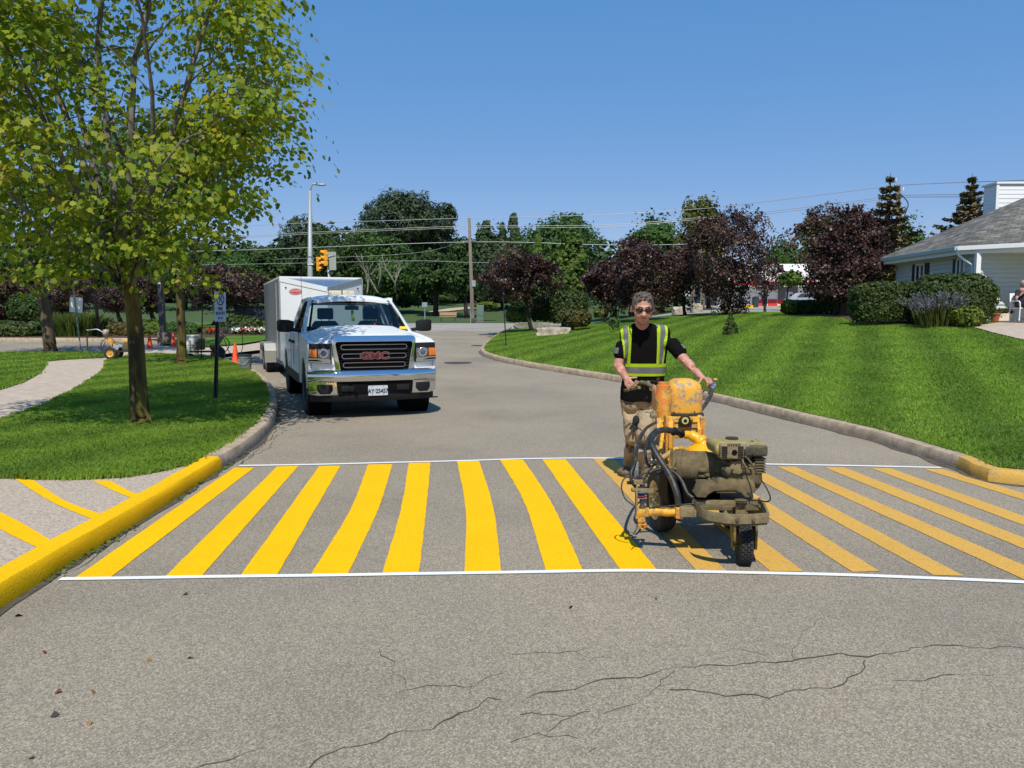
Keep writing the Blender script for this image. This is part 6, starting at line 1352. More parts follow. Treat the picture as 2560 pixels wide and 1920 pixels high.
for lab, x0, x1, py in (('yellow parking kerb stone at the shop, left of the bin', 1831, 1882, 774), ('yellow parking kerb stone right of the shop entrance', 1948, 1960, 774)):
    a = at(x0, py, 77); b = at(x1, py, 77); bm = BM(); bar(bm, (a.x,77,far_f(a.x,77)+.12), (b.x,77,far_f(b.x,77)+.12), .3, .3); o = fin('kerb_stone', bm, P_KNEW, bevel=.04); tag(o, lab, 'kerb stone', 'yellow kerb stones before the shop')
p = at(1888, 774, 78); t = thing('litter_bin', 'dark green litter bin against the red sweep of the shop', 'bin', (p.x, 78, far_f(p.x,78)))
bm = BM(); lathe(bm, [(.26,0),(.30,.05),(.33,.95),(.01,.95)], n=16); fin('body', bm, mat('bin_green', (0.02,0.05,0.05), .6), t, smooth=35); bm = BM(); lathe(bm, [(.35,.95),(.35,1.0),(.2,1.12),(.01,1.14)], n=16); fin('lid', bm, BLACKM, t, smooth=35)
p = at(2022, 770, 75); t = thing('parked_car', 'silver parked car in front of the shop, above the low hedge', 'car', (p.x, 75, far_f(p.x,75)+.02))
CARS = mat('car_silver', (0.42,0.44,0.46), .3, .5)
bm = BM(); prism(bm, [(-2.2,.3),(2.2,.3),(2.25,.75),(1.5,.95),(.9,1.0),(-1.6,1.02),(-2.2,.9)], -.85, .85, 'XZ'); fin('body', bm, CARS, t, bevel=.08)
bm = BM(); prism(bm, [(-1.7,1.0),(1.0,1.0),(.35,1.48),(-1.1,1.5)], -.72, .72, 'XZ'); fin('cabin', bm, CARS, t, bevel=.06)
bm = BM(); prism(bm, [(-1.45,1.05),(.75,1.05),(.25,1.4),(-1.05,1.42)], -.735, .735, 'XZ'); fin('side_window', bm, PANE, t)
for sx in (-1.4,1.4):
    for sy in (-1,1):
        bm = BM(); lathe(bm, [(.01,-.1),(.31,-.1),(.33,0),(.31,.1),(.01,.1)], axis='Y', o=(sx,.78*sy,.33), n=20); fin('wheel', bm, BLACKM, t, smooth=35)
# ================================================================== PEOPLE
SKIN = mat('skin', (0.52,0.275,0.20), .55, col2=(0.42,0.175,0.13), scale=11, bump=.08, bscale=90)
HAIRM = mat('greying_brown_hair', (0.13,0.10,0.075), .6, col2=(0.035,0.025,0.018), scale=55, bump=.8, bscale=110, stretch=(1,1,.3))
TSHIRT = mat('black_cotton', (0.006,0.006,0.0065), 1.0, spec=.08, bump=.35, bscale=22)
KHAKI = dirty('paint_stained_khaki', (.36,.28,.175), (.27,.205,.12), rough=.9, scale=7, bump=.6, third=(.10,.085,.065), t3=.575)
BOOT = dirty('dusty_boots', (.20,.15,.09), (.10,.075,.05), rough=.9)
HIVIS = mat('hi_vis_yellow', (0.62,0.86,0.02), .7, bump=.2, bscale=30); REFL = mat('reflective_grey', (0.30,0.315,0.33), .45, .1, var=.2, scale=12)
def blob(name, els, vox, m, parent, sm=4, fac=.5, disp=None):
    bm = BM()
    for e in els:
        if e[0] == 'c':
            _, a, b, r0, r1 = e; a, b = Vector(a), Vector(b); tube(bm, [a,a.lerp(b,.5),b], [r0,(r0+r1)/2,r1], 14); ell(bm, a, (r0,)*3, 14, 8); ell(bm, b, (r1,)*3, 14, 8)
        elif e[0] == 'e': ell(bm, e[1], e[2], 18, 12, e[3] if len(e) > 3 else None)
        elif e[0] == 'l': loft(bm, e[1])
    o = fin(name, bm, m, None); 
    mods(o, ('REMESH', dict(mode='VOXEL', voxel_size=vox)), ('SMOOTH', dict(factor=fac, iterations=sm)))
    if disp:
        for v in o.data.vertices: v.co += v.normal*disp(v.co)
    o.data.polygons.foreach_set('use_smooth', [True]*len(o.data.polygons))
    if parent is not None:
        o.parent = parent; o.data.transform(Matrix.Translation(-wloc(parent)))
    if not o.data.materials: o.data.materials.append(m)
    return o
def hand(wrist, d, n, side, L=.095, curl=(30,50,40), r=.0105, tcurl=25, spread=1.0):
    """palm, four separate fingers and a thumb; d = along the hand, n = back of the hand, side = which way the thumb lies (+1/-1 along n x d)"""
    d = Vector(d).normalized(); n = Vector(n); n = (n - d*n.dot(d)).normalized(); a = d.cross(n)*side; els = []
    w = Vector(wrist); k = w + d*L
    for s in (-.030,-.010,.010,.030): els.append(('c', w+a*s*.6+d*.01, k+a*s, .016, .0125))
    els.append(('c', w-d*.03, w+d*.02, .026, .024))
    for i, (s, ln) in enumerate(((.031,.88),(.0105,1.0),(-.0105,.94),(-.031,.76))):
        p = k + a*s; dd = d + a*s*1.2*spread; dd.normalize(); ang = 0
        for j, sl in enumerate((.042,.028,.022)):
            ang = curl[j] + i*3
            M = Matrix.Rotation(R_(-ang)*1, 3, a*1.0) if side > 0 else Matrix.Rotation(R_(ang), 3, a*1.0)
            dd = M @ dd; q = p + dd*sl*ln*1.07; els.append(('c', p, q, r*(1-.08*j), r*(.94-.08*j))); p = q
    p = w + a*.028 + d*.028; dd = (a*.75 + d*.55 - n*.35).normalized()
    for sl, ang in ((.038,0),(.032,tcurl)):
        M = Matrix.Rotation(R_(-ang if side > 0 else ang), 3, n); dd = (M @ dd); dd = (dd - n*.25).normalized(); q = p + dd*sl; els.append(('c', p, q, r*1.18, r)); p = q
    return els
J = {k: at(*v) for k, v in dict(neck=(1606,822,7.36), rs=(1560,836,7.40), ls=(1664,833,7.40), re=(1545,913,7.36), le=(1712,900,7.20), rw=(1566,946,7.10), lw=(1753,943,6.97), rh=(1580,1004,7.5), lh=(1622,1004,7.5),
     rk=(1585,1092,7.46), lk=(1611,1086,7.32), ra=(1577,1166,7.68), la=(1606,1166,7.45), pel=(1600,985,7.5)).items()}
WK = Vector((J['pel'].x, 7.52, 0)); wk = thing('person', 'man in black t-shirt, hi-vis straps, sunglasses and stained khaki trousers steering the machine', 'person', WK)
HC0 = at(1607, 769, 7.20); HM = Matrix.Translation(HC0) @ Matrix.Rotation(R_(17),4,'X') @ Matrix.Rotation(R_(-3),4,'Z') @ Matrix.Diagonal((1.0,1.0,.85,1))
def hd_(els):
    out = []
    for e in els:
        if e[0] == 'c': out.append(('c', HM@Vector(e[1]), HM@Vector(e[2]), e[3], e[4]))
        else:
            rot = (HM.to_3x3() @ (Euler(e[3]).to_matrix() if len(e) > 3 else Matrix.Identity(3))).to_euler(); out.append(('e', HM@Vector(e[1]), e[2], rot))
    return out
head = hd_([('e',(0,.022,.035),(.094,.112,.105)), ('e',(0,-.018,-.02),(.083,.092,.105)), ('e',(0,-.045,-.09),(.064,.060,.055)), ('e',(0,-.080,-.125),(.034,.028,.028)), ('e',(-.04,-.06,-.055),(.040,.045,.045)), ('e',(.04,-.06,-.055),(.040,.045,.045)),
    ('c',(0,-.100,.012),(0,-.126,-.040),.0125,.0185), ('e',(-.017,-.112,-.045),(.013,.014,.011)), ('e',(.017,-.112,-.045),(.013,.014,.011)), ('c',(-.055,-.088,.030),(.055,-.088,.030),.017,.017), ('e',(0,-.102,-.075),(.030,.014,.009)), ('e',(0,-.100,-.090),(.027,.014,.010)),
    ('e',(-.098,.015,-.022),(.013,.026,.036),(0,0,.35)), ('e',(.098,.015,-.022),(.013,.026,.036),(0,0,-.35))])
hj = HM@Vector((0,.035,-.09))
body = head + [('c', hj, J['neck'], .062, .070), ('c', J['neck'], J['rs']+Vector((.02,0,-.02)), .05, .04), ('c', J['neck'], J['ls']+Vector((-.02,0,-.02)), .05, .04), ('c', J['neck']-Vector((0,-.04,.16)), J['pel'], .075, .10),
    ('c', J['rs']+Vector((.02,0,-.02)), J['re'], .042, .045), ('c', J['re'], J['re'].lerp(J['rw'],.35), .046, .045), ('c', J['re'].lerp(J['rw'],.35), J['rw'], .045, .029), ('c', J['ls']+Vector((-.02,0,-.02)), J['le'], .042, .046), ('c', J['le'], J['le'].lerp(J['lw'],.35), .047, .046), ('c', J['le'].lerp(J['lw'],.35), J['lw'], .046, .029),
    ('c', J['rh'], J['rk'], .08, .055), ('c', J['rk'], J['ra'], .052, .04), ('c', J['lh'], J['lk'], .08, .055), ('c', J['lk'], J['la'], .052, .04)]
body += hand(J['rw'], HL+Vector((.01,-.03,.02))-J['rw'], (-.75,-.45,.45), -1, L=.085, curl=(42,52,38)) + hand(J['lw'], HR_+Vector((.035,-.03,.045))-J['lw'], (.35,-.5,.8), 1, L=.085, curl=(38,48,38))
bo_ = blob('body', body, .0058, SKIN, wk, sm=3)
# hair: a cap over the skull with short combed-up tufts
rgh = np.random.default_rng(21); els = hd_([('e',(0,.030,.055),(.102,.113,.094)), ('e',(0,.055,.0),(.101,.090,.085)), ('e',(-.086,.012,.022),(.018,.05,.045)), ('e',(.086,.012,.022),(.018,.05,.045))])
for k in range(95):
    th = rgh.uniform(0,6.283); ph = rgh.uniform(.05,1.12); dn = Vector((math.sin(ph)*math.cos(th), math.sin(ph)*math.sin(th), math.cos(ph)))
    if dn.y < -.2 and dn.z < .45: continue
    b_ = Vector((0,.028,.060)) + Vector((dn.x*.098,dn.y*.108,dn.z*.092)); t_ = b_ + dn*.011 + Vector((rgh.uniform(-.010,.010),-.012*(.4+dn.z),.006)); els.append(('c', HM@b_, HM@t_, .0115, .005))
hair = blob('hair', els, .0058, HAIRM, wk, sm=1)
# sunglasses
def hm(p): return HM@Vector(p)
SGF = mat('tortoise_frame', (.045,.018,.014), .25, coat=.5); SGL = mat('dark_sunglass_lens', (.012,.009,.007), .06, spec=.8)
bm = BM()
for s in (-1,1):
    pts = [hm((s*.042+.034*math.cos(a), -.112+.010*abs(math.cos(a)+s)*.6, .006+.024*math.sin(a)*(1-.12*s*math.cos(a)))) for a in [2*math.pi*k/20 for k in range(21)]]; tube(bm, pts, .0042, 6, cap=False)
    tube(bm, [hm((s*.076,-.100,.012)), hm((s*.098,-.05,.012)), hm((s*.103,.015,.004))], .0042, 6)
tube(bm, [hm((-.012,-.116,.010)), hm((0,-.122,.012)), hm((.012,-.116,.010))], .005, 6); sg = fin('sunglasses', bm, SGF, wk, smooth=True, world=True)
for s in (-1,1):
    bm = BM(); c = bm.verts.new(hm((s*.042,-.119,.006))); vs = [bm.verts.new(hm((s*.042+.033*math.cos(a), -.113+.010*abs(math.cos(a)+s)*.6, .006+.023*math.sin(a)))) for a in [2*math.pi*k/20 for k in range(20)]]
    for k in range(20): bm.faces.new((c, vs[k], vs[(k+1)%20]))
    fin('lens', bm, SGL, sg, smooth=True, world=True)
bm = BM(); ell(bm, hm((0,-.1135,-.0815)), (.025,.006,.0035), 12, 6); fin('mouth', bm, mat('lip_line', (.20,.075,.065), .6), wk, smooth=True, world=True)
for s in (-1,1):
    bm = BM(); tube(bm, [hm((s*.014,-.104,.036)), hm((s*.042,-.106,.046)), hm((s*.072,-.088,.038))], [.004,.006,.003], 6); fin('eyebrow', bm, HAIRM, wk, smooth=True, world=True)
# t-shirt
def oval(c, rx, ry, n=28, e=.85, yaw=0): return [Vector((c[0]+rx*math.copysign(abs(math.cos(a))**e,math.cos(a)), c[1]+ry*math.copysign(abs(math.sin(a))**e,math.sin(a)), c[2])) for a in [2*math.pi*k/n for k in range(n)]]
def row(px0, px1, py, Y, ry): a = at(px0, py, Y); b = at(px1, py, Y); return oval(((a.x+b.x)/2, Y, a.z), (b.x-a.x)/2, ry)
tors = [row(1550,1659,1000,7.50,.145), row(1552,1660,970,7.49,.150), row(1558,1660,935,7.47,.152), row(1559,1664,900,7.45,.150), row(1556,1670,868,7.43,.142), row(1554,1674,842,7.41,.125), row(1566,1660,822,7.39,.105), row(1582,1632,808,7.38,.080)]
sl_r = J['rs'].lerp(J['re'],.62); sl_l = J['ls'].lerp(J['le'],.72)
def fold(co): return .007*mnoise.noise(Vector((co.x*9,co.y*9,co.z*5))) + .003*mnoise.noise(Vector((co.x*30,co.y*30,co.z*14)))
shirt = blob('t_shirt', [('l', tors), ('c', J['rs']+Vector((.025,0,-.005)), sl_r, .074, .068), ('c', J['ls']+Vector((-.025,0,-.005)), sl_l, .074, .068), ('c', J['neck'].lerp(J['rs'],.45)+Vector((0,.01,.0)), J['rs']+Vector((.03,0,0)), .062, .070), ('c', J['neck'].lerp(J['ls'],.45)+Vector((0,.01,.0)), J['ls']+Vector((-.03,0,0)), .062, .070), ('c', J['neck']+Vector((0,.0,-.012)), J['neck']+Vector((0,.01,-.06)), .074, .09)], .0085, TSHIRT, wk, sm=5, disp=fold)
# trousers and boots
def tf(co): return .010*mnoise.noise(Vector((co.x*7,co.y*7,co.z*11))) + .006*mnoise.noise(Vector((co.x*16,co.y*16,co.z*26)))
trs = blob('trousers', [('l', [row(1556,1652,1006,7.51,.13), row(1555,1654,980,7.51,.135)]), ('c', J['rh'], J['rk'], .112, .092), ('c', J['rk'], J['ra']+Vector((0,0,.05)), .090, .078), ('c', J['lh'], J['lk'], .112, .092), ('c', J['lk'], J['la']+Vector((0,0,.05)), .090, .078)], .0095, KHAKI, wk, sm=3, disp=tf)
for k_, a_ in (('ra',(-.10,-.13)),('la',(.02,-.15))):
    A = J[k_]; g_ = Vector((A.x+a_[0]*.3, A.y-.0, .055)); blob('boot', [('c', A+Vector((0,0,.02)), g_, .06, .055), ('e', g_+Vector((a_[0]*.6,a_[1],-.008)), (.052,.095,.045),(0,0,.3 if a_[0] < 0 else 0)), ('e', g_+Vector((0,.03,-.005)), (.048,.06,.048)), ('l', [oval((g_.x+a_[0]*.3,g_.y+a_[1]*.5,z), .055,.15) for z in (.002,.025)])], .008, BOOT, wk, sm=2)
q = at(1590,1056,7.33); gv = thing('work_glove', 'pair of dark work gloves hanging from the worker\'s trouser pocket', 'gloves', q)
blob('glove', [('e', q+Vector((0,0,.02)), (.035,.022,.05))] + [('c', q+Vector((dx,0,-.01)), q+Vector((dx*1.9,-.012,dz)), .013, .011) for dx,dz in ((-.03,-.06),(-.012,-.085),(.006,-.075),(.022,-.09),(.034,-.05))], .006, mat('glove_black', (.012,.013,.014), .9), gv, sm=1)
# vest bands: laid on the t-shirt
from mathutils.bvhtree import BVHTree
def bvh_of(o):
    b = bmesh.new(); b.from_mesh(o.data); b.transform(Matrix.Translation(wloc(o))); t = BVHTree.FromBMesh(b); b.free(); return t
TB = bvh_of(shirt)
def lay(name, rows, m, parent, off=.007):
    bm = BM(); G = []
    for r in rows:
        out = []
        for o_, d_ in r:
            h, nrm, *_ = TB.ray_cast(o_, d_)
            if h is None: out.append(None)
            else:
                if nrm.dot(d_) > 0: nrm = -nrm
                out.append(bm.verts.new(h + nrm*off))
        G.append(out)
    for a, b in zip(G, G[1:]):
        for i in range(len(a)-1):
            q = [x for x in (a[i], a[i+1], b[i+1], b[i]) if x is not None]
            if len(q) == 4: bm.faces.new(q)
    ex = bmesh.ops.extrude_face_region(bm, geom=bm.faces[:])
    return fin(name, bm, m, parent, smooth=60, world=True)
AXc = Vector((at(1608,900,7.45).x, 7.45, 0))
def band(z0, z1, n=64, k=4): return [[(Vector((AXc.x+.6*math.cos(a), AXc.y+.6*math.sin(a), z0+(z1-z0)*j/k)), Vector((-math.cos(a),-math.sin(a),0))) for a in [2*math.pi*i/n for i in range(n+1)]] for j in range(k+1)]
zz = lambda py: at(1610, py, 7.32).z
vest = lay('vest', band(zz(940.5), zz(909)), HIVIS, wk, .008); lay('reflective_tape', band(zz(932.5), zz(917.5)), REFL, vest, .011)
def strap(xt0, xt1, xb0, xb1, k=5, n=16):
    rows = []; zb, zt = zz(909), zz(830)
    X = lambda px, Y=7.3: at(px, 860, Y).x
    for i in range(n+1):
        t = i/n; z = zb+(zt-zb)*t; rows.append([(Vector((X(xb0+(xt0-xb0)*t)+(X(xb1+(xt1-xb1)*t)-X(xb0+(xt0-xb0)*t))*j/k, 6.8, z)), Vector((0,1,0))) for j in range(k+1)])
    for i in range(1, 12):
        a = math.pi*i/11*.97; dv = Vector((0,math.cos(a),-math.sin(a))); c = Vector((0,7.42,zt)); rows.append([(Vector((X(xt0)+(X(xt1)-X(xt0))*j/k,0,0))+c-dv*.6, dv) for j in range(k+1)])
    for i in range(1, n+1):
        t = i/n; z = zt+(zb-zt)*t; rows.append([(Vector((X(xt0)+(X(xt1)-X(xt0))*j/k, 8.2, z)), Vector((0,-1,0))) for j in range(k+1)])
    return rows
for s in ((1555,1580,1561,1579,(1561,1572,1563,1573)), (1641,1670,1642,1660,(1650,1663,1647,1656))):
    st_ = lay('vest_strap', strap(*s[:4]), HIVIS, wk, .008); lay('reflective_tape', strap(*s[4]), REFL, st_, .011)
bm = BM(); 
vb = lay('vest_tab', [[(Vector((at(1644+ (1671-1644)*j/5,818,7.2).x, 6.8, zz(814)+ (zz(820)-zz(814))*i)), Vector((0,1,0))) for j in range(6)] for i in (0,1)], REFL, wk, .014)
for sgn, A, E_, S in ((-1, J['rs'], J['re'], sl_r), (1, J['ls'], J['le'], sl_l)):
    d_ = (E_-A).normalized(); c = S - d_*.015; pp = Vector((sgn,-.55,.25)); pp = (pp - d_*pp.dot(d_)).normalized(); q = d_.cross(pp)
    lay('sleeve_tape', [[(c + d_*.055*(i/3-.5) + (pp*math.cos(a)+q*math.sin(a))*.25, -(pp*math.cos(a)+q*math.sin(a))) for a in [R_(-36+72*j/6) for j in range(7)]] for i in range(4)], REFL, wk, .006)
lay('shirt_badge', [[(Vector((at(1648+8*j/4,948,7.2).x, 6.8, zz(944+8*i/4))), Vector((0,1,0))) for j in range(5)] for i in range(5)], mat('badge_brown', (.20,.11,.07), .7, var=.5, scale=60), wk, .005)
# --- seated person on the porch
c0_ = chp; fz_ = fz; PX = lambda dx, dy, dz: c0_ + Vector((dx, dy, dz))
sp2 = thing('person', 'seated person with grey hair and sunglasses in a dark top on the porch chair', 'person', PX(0,-.1,0))
T2 = mat('navy_top', (.02,.022,.04), .9); T3 = mat('dark_trousers', (.015,.015,.02), .9)
SK2 = mat('skin_pale', (.46,.25,.19), .6)
pe = [('e', PX(0,.02,1.20), (.078,.095,.115)), ('e', PX(0,-.075,1.19), (.014,.02,.025)), ('c', PX(0,.04,1.12), PX(0,.05,1.02), .05,.055), ('c', PX(-.17,.06,.97), PX(-.25,-.03,.72), .05,.04), ('c', PX(-.25,-.03,.72), PX(-.08,-.17,.98), .04,.03), ('c', PX(.17,.06,.97), PX(.25,-.02,.72), .05,.04), ('c', PX(.25,-.02,.72), PX(.10,-.25,.66), .04,.03),
      ('c', PX(0,.06,.98), PX(0,.12,.52), .12,.14), ('c', PX(-.09,.08,.50), PX(-.11,-.36,.50), .08,.06), ('c', PX(-.11,-.36,.50), PX(-.11,-.36,.10), .055,.035), ('c', PX(.09,.08,.50), PX(.11,-.36,.50), .08,.06), ('c', PX(.11,-.36,.50), PX(.11,-.36,.10), .055,.035), ('c', PX(-.11,-.36,.05), PX(-.12,-.48,.04), .04,.035), ('c', PX(.11,-.36,.05), PX(.12,-.48,.04), .04,.035)]
pe += hand(PX(-.08,-.17,.98), (.35,.15,1), (-.3,-1,0), 1, L=.07, curl=(35,45,30), r=.010) + hand(PX(.10,-.25,.66), (-.6,-.6,-.1), (0,0,1), 1, L=.07, curl=(25,35,25), r=.010)
blob('body', pe, .008, SK2, sp2, sm=2)
blob('hair', [('e', PX(0,.045,1.235), (.092,.098,.098)), ('e', PX(0,.075,1.17), (.088,.07,.09))], .008, mat('grey_hair', (.36,.33,.30), .8, var=.4, scale=30), sp2, sm=1)
blob('top', [('l', [oval((c0_.x,c0_.y+.10,fz_+z), rx, ry) for z,rx,ry in ((.48,.19,.15),(.62,.18,.15),(.82,.20,.14),(.97,.20,.11),(1.04,.10,.08))]), ('c', PX(-.17,.06,.96), PX(-.215,.02,.84), .07,.065), ('c', PX(.17,.06,.96), PX(.215,.02,.84), .07,.065)], .010, T2, sp2, sm=3)
blob('trousers', [('c', PX(-.09,.08,.51), PX(-.11,-.36,.52), .10,.08), ('c', PX(-.11,-.36,.52), PX(-.11,-.36,.28), .075,.065), ('c', PX(.09,.08,.51), PX(.11,-.36,.52), .10,.08), ('c', PX(.11,-.36,.52), PX(.11,-.36,.28), .075,.065)], .010, T3, sp2, sm=2)
bm = BM(); box(bm, PX(-.035,-.075,1.215), (.055,.015,.03)); box(bm, PX(.035,-.075,1.215), (.055,.015,.03)); box(bm, PX(0,-.078,1.222), (.1,.008,.01)); fin('sunglasses', bm, BLKP, sp2, bevel=.004, world=True)
bg_ = thing('cloth_bag', 'purple, red and teal cloth bundle on the seated person\'s lap', 'bag', PX(0.03,-.2,.60))
for nm, dx, dz, sx_, col_ in (('purple_cloth',0,0,.15,(.20,.12,.36)), ('red_cloth',.08,.06,.09,(.30,.02,.05)), ('teal_cloth',-.03,.10,.13,(.05,.14,.18))):
    bm = BM(); ell(bm, (dx,0,dz), (sx_,.11,.06), 12, 8); fin(nm, bm, mat(nm, col_, .9, bump=.5, bscale=14), bg_, smooth=True)
def limb(bm, a, b, r0, r1, seed, n=6, k=7, bow=0.12):
    r = random.Random(seed); a, b = Vector(a), Vector(b); L = (b-a).length
    o1 = Vector((r.uniform(-1,1), r.uniform(-1,1), r.uniform(0,1)))*L*bow; pts = []
    for i in range(n+1):
        t = i/n; p = a.lerp(b, t) + o1*math.sin(math.pi*t)
        if 0 < i < n: p += Vector((r.uniform(-1,1), r.uniform(-1,1), r.uniform(-1,1)))*L*0.012
        pts.append(p)
    rs = [r0 + (r1-r0)*(i/n)**0.8 for i in range(n+1)]
    tube(bm, pts, rs, k); return pts, rs

def maple(label, base, trunk_h, rtrunk, env, limbs, ncl, leaf_per, lsize, seed, mats, lean=(0,0), csize=0.42, tops=None):
    """open maple: trunk, ascending limbs, twigs to leaf clusters that hang in flat layers. env = (centre, radii)"""
    rng = np.random.default_rng(seed); rd = random.Random(seed)
    root = thing('maple_tree', label, 'tree', base, group='maples on the left lawn'); cz, rad = env; bm = BM()
    top = Vector((lean[0], lean[1], trunk_h)); skel = []
    n = 9; pts = []; rs = []
    for i in range(n+1):
        t = i/n; pts.append(Vector((lean[0]*t + 0.02*math.sin(t*5+seed), lean[1]*t, trunk_h*t - 0.05)))
        rs.append(rtrunk*(1.0 - 0.25*t + 0.42*math.exp(-t*14)))
    tube(bm, pts, rs, 14)
    trunk_o = fin('trunk', bm, mats[0], root, smooth=True)
    bm = BM()
    for i, (dx, dy, dz, rr) in enumerate(limbs):
        s = top + Vector((0, 0, -0.25 - 0.5*rd.random())) ; e = Vector((dx, dy, dz))
        p, r = limb(bm, s, e, rr, 0.012, seed*31+i, n=10, k=8, bow=0.10); skel += list(zip(p, r))
        for j in range(3, 10):              # side branches
            q = p[j]; d = (e-s).normalized(); side = Vector((rd.uniform(-1,1), rd.uniform(-1,1), rd.uniform(-.15,.55))).normalized()
            L = (0.5+0.75*rd.random())*min(rad[0], rad[2])*0.5*(1.25-j/12)
            qe = q + (d*0.45+side).normalized()*L
            p2, r2 = limb(bm, q, qe, r[j]*0.55, 0.007, seed*77+i*13+j, n=5, k=5); skel += list(zip(p2[1:], r2[1:]))
    SK = np.array([list(p) for p, _ in skel]); SR = np.array([r for _, r in skel])
    # cluster centres in the envelope
    C = []
    while len(C) < ncl:
        d = unit(rng, 1)[0]; q = np.array(cz) + d*np.array(rad)*(rng.uniform(0.25,1.0)**0.5)
        if q[2] < cz[2]-rad[2]*0.86: continue
        if rng.random() < 0.25 and np.linalg.norm((q-np.array(cz))/np.array(rad)) < 0.5: continue
        if q[0] > 1.0 and q[2] < 2.9: continue
        k = mnoise.noise(Vector(q*0.85)+Vector((seed,0,0)))
        if k < -0.02: continue
        C.append(q)
    C = np.array(C); P = []; N = []
    for i, q in enumerate(C):
        j = int(np.argmin(((SK-q)**2).sum(1) + 0.15*rng.random()))
        s = Vector(SK[j]); L = (Vector(q)-s).length
        if L > 0.15:
            limb(bm, s, Vector(q), min(SR[j]*0.5, 0.006+0.006*L), 0.003, seed+i*7, n=4, k=4, bow=0.08)
        m = leaf_per; cs = csize*rng.uniform(.7,1.3)
        pp = np.array(q) + np.clip(rng.normal(0,1,(m,3)),-1.7,1.7)*np.array([cs, cs, cs*0.22]); pp[:,2] -= 0.12*((pp[:,0]-q[0])**2+(pp[:,1]-q[1])**2)/cs
        P.append(pp); nn = np.tile([0,0,0.75],(m,1)) + 0.9*(pp-np.array(q))/cs*np.array([.9,.9,.2]) + np.array([-.12,-.42,0]); N.append(nn)
    fin('limbs', bm, mats[1], root, smooth=True)
    P = np.concatenate(P); N = np.concatenate(N)
    Vv, Fv = leaf_cloud(rng, P, N, lsize, MAPLE, 0.48, 0.6, 1.25)
    np_mesh('crown', Vv, Fv, mats[2], root)
    return root
b = PK(356, 1061)
maple('large maple in the foreground with mossy trunk and yellow-green crown, left of the sign post', b, 2.35, 0.115, ((-0.42,0.0,4.8),(2.66,2.4,3.4)),
      [(-2.0,-.2,6.6,.055),(-.75,.7,8.0,.06),(.15,-.3,8.3,.06),(1.1,.6,7.7,.055),(1.6,.2,6.6,.055),(1.75,-.5,4.4,.045),(-2.5,.5,4.6,.045),(.8,-1.9,5.5,.045),(-.9,-1.8,5.2,.045),(.3,1.9,5.9,.045),(-1.4,1.5,5.2,.04),(1.5,1.4,4.8,.04),(-1.6,-1.6,3.6,.03),(1.3,-1.5,3.4,.03)],
      480, 58, 0.082, 11, (BARK_MOSS, BARK_G, LF_MAPLE), lean=(-0.11, 0.0), csize=0.33)
b = PK(128, 881)
maple('grey-trunked maple standing at the bend of the concrete walk, far left', b, 3.1, 0.19, ((0.2,0,5.3),(3.6,3.2,3.0)),
      [(-2.4,0,6.5,.08),(-.8,.6,8,.09),(.6,-.4,8.1,.09),(2.2,.4,6.8,.08),(2.9,-.3,4.8,.06),(-2.8,.3,4.6,.06),(.8,-2.2,5.2,.05),(-.9,-2.2,5.0,.05)],
      230, 34, 0.15, 12, (BARK, BARK_G, LF_MAPLE2), lean=(-0.32, 0), csize=0.55)
b = PK(452, 911)
maple('slim maple with yellow-mossed trunk beside the stacked white buckets', b, 2.5, 0.13, ((0.0,-.7,4.7),(1.9,1.3,1.75)),
      [(-1.6,0,5.4,.06),(-.5,.5,6.2,.06),(.5,-.3,6.2,.06),(1.6,.3,5.4,.06),(1.8,-.3,4.0,.04),(-1.8,.2,3.9,.04)],
      75, 26, 0.15, 13, (BARK_MOSS, BARK_D, LF_MAPLE2), lean=(0.09, 0), csize=0.48)

